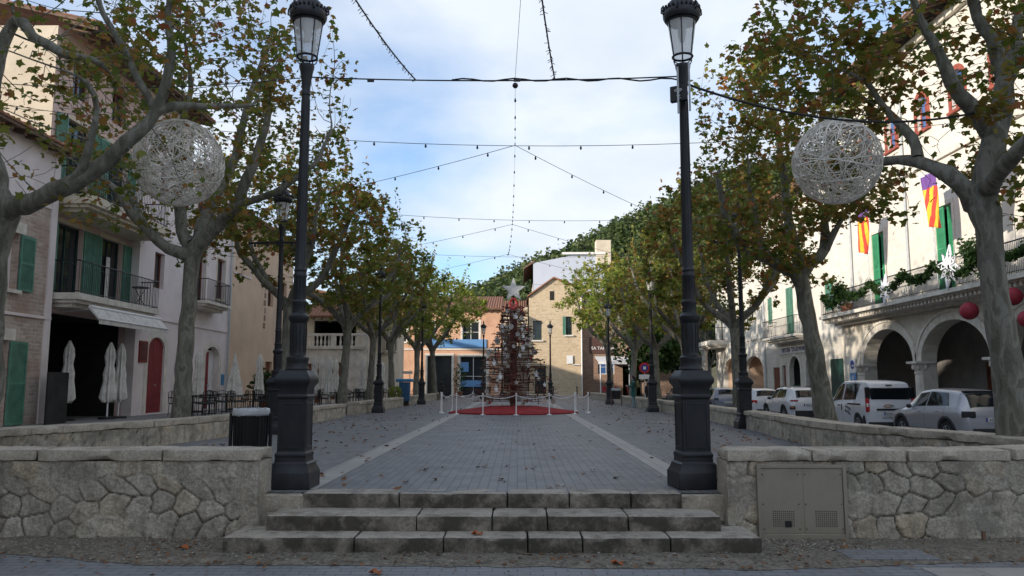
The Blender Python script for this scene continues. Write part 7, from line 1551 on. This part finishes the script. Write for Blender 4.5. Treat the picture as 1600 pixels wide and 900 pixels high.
# garlands along the railing
rs = np.random.RandomState(9); 
for gi, (y0, y1) in enumerate([(40.5, 38), (38, 35), (35, 32), (32, 29.5), (29.5, 26.5), (26.5, 23.5)]):
    P = []
    for t in np.linspace(0, 1, 60):
        y = y0+(y1-y0)*t; zz = 5.62-.55*math.sin(PI*t)**.8*(1 if gi % 2 == 0 else .8)
        for _ in range(16): P.append((15.5+rs.normal(0, .07)-15.5, y+rs.normal(0, .07)-y0, zz+rs.normal(0, .075)-abs(rs.normal(0, .05))-5.6))
    if gi in (0, 4):
        for _ in range(520): P.append((rs.normal(0, .15), (y1-y0)*.8+rs.normal(0, .28), .15+rs.normal(0, .3)-.25))
    r = empty('fir_garland', (15.5, y0, 5.6), 0, ['bushy fir garland at the far left corner of the balcony railing', 'fir garland swag ending at the small snowflake', 'fir garland swag right of the small snowflake', 'fir garland swag left of the large snowflake', 'bushy fir garland right of the large snowflake', 'fir garland right of the foreground trunk'][gi], 'garland', 'green garlands on the balcony railing')
    leaf_mesh('foliage', P, .13, M['shrub'], r, rs, LEAF_B)
for i, (y, h) in enumerate([(38.8, 1.5)]):
    bush((16.0, y, 4.56), .28, 260, (M['leafy'], M['leafr'])[i], ['tall yellowish potted plant at the left end of the balcony', 'brownish potted plant on the balcony behind the left flag pole'][i], seed=30+i, ls=.1, sc=(.7, .7, 1.9))
# ------------------------------------------------------------------ far greenery and hill
def crown_tree(loc, r, h, n, m, label, seed, ls=.3):
    rs = np.random.RandomState(seed); root = empty('evergreen_tree', loc, 0, label, 'tree', 'evergreen trees beyond the square'); P = []
    for c in range(14):
        c0 = rs.normal(0, 1, 3); c0 /= np.linalg.norm(c0); c0 = c0*np.array([r*.65, r*.65, h*.28])*rs.uniform(.5, 1)+np.array([0, 0, h*.62]); q = rs.normal(0, 1, (n//14, 3)); q /= np.linalg.norm(q, axis=1)[:, None]; P.append(c0+q*rs.uniform(.5, 1, (n//14, 1))*np.array([r*.42, r*.42, h*.16]))
    P = np.concatenate(P); leaf_mesh('crown', P, ls, m, root, rs, LEAF_B); t = MB(); t.tube([(0, 0, -.5), (.1, 0, h*.3), (0, .1, h*.6)], [.3, .22, .1], 8)
    for i in range(5): a_ = i*1.3; t.tube([(.1, 0, h*.3), (r*.4*math.cos(a_), r*.4*math.sin(a_), h*.62)], [.14, .05], 6)
    t.build('trunk', M['bark'], root, local=True)
crown_tree((10.8, 66, -.3), 3.2, 7.5, 3600, M['shrub'], 'dark green tree behind the red round road sign', 1, .34); crown_tree((14.5, 74, -.3), 3.6, 9, 3600, M['shrub'], 'tall dark green tree closing the right street', 2, .38); crown_tree((19, 80, -.3), 4.5, 10, 3600, M['shrub'], 'broad dark green tree left of the corner house balcony', 3, .42); crown_tree((-14.5, 84, 0), 4, 9, 3000, M['shrub'], 'dark green tree behind the terracotta building', 4, .4)
cx = [-300, -120, -60, -16, 8, 34, 80, 200, 400]; cz = [8, 11, 16, 30, 42, 55, 77, 100, 110]
def hz(x, y):
    t = min(1, max(0, (y-108)/190.)); t = t*t*(3-2*t); return (float(np.interp(x, cx, cz))*t+2.5*noise.noise(Vector((x*.03, y*.03, 1)))*t*2)-.8+(-(y-310)*.1 if y > 310 else 0)
m_ = MB(); nx, ny = 70, 36
for i in range(nx+1):
    for j in range(ny+1): x = -280+620*i/nx; y = 104+260*j/ny; m_.v.append((x, y, hz(x, y)))
m_.f = [(i*(ny+1)+j, (i+1)*(ny+1)+j, (i+1)*(ny+1)+j+1, i*(ny+1)+j+1) for i in range(nx) for j in range(ny)]; m_.m = [0]*len(m_.f)
tag(m_.build('hill', mat('scrub_ground', (.10, .09, .045), .95, .4, .1), smooth=60), kind='structure')
rs = np.random.RandomState(3); P = []; SZs = []
for i in range(2600):
    y = rs.uniform(190, 318); px_ = rs.uniform(560, 1330) if rs.rand() < .85 else rs.uniform(300, 1500); x = (px_-808)/1250*y; r = rs.uniform(1.2, 3.9); zc_ = hz(x, y)+r*.9; q = rs.normal(0, 1, (44, 3)); q /= np.linalg.norm(q, axis=1)[:, None]; P.append(np.array([x, y, zc_])+q*rs.uniform(.45, 1, (44, 1))*np.array([r, r, r*rs.uniform(.8, 1.6)]))
P = np.concatenate(P); o_ = leaf_mesh('pine_wood', P, 1.15, M['pine'], None, rs, LEAF_B); tag(o_, 'dense green pine wood covering the hill behind the square', 'wood', kind='stuff')
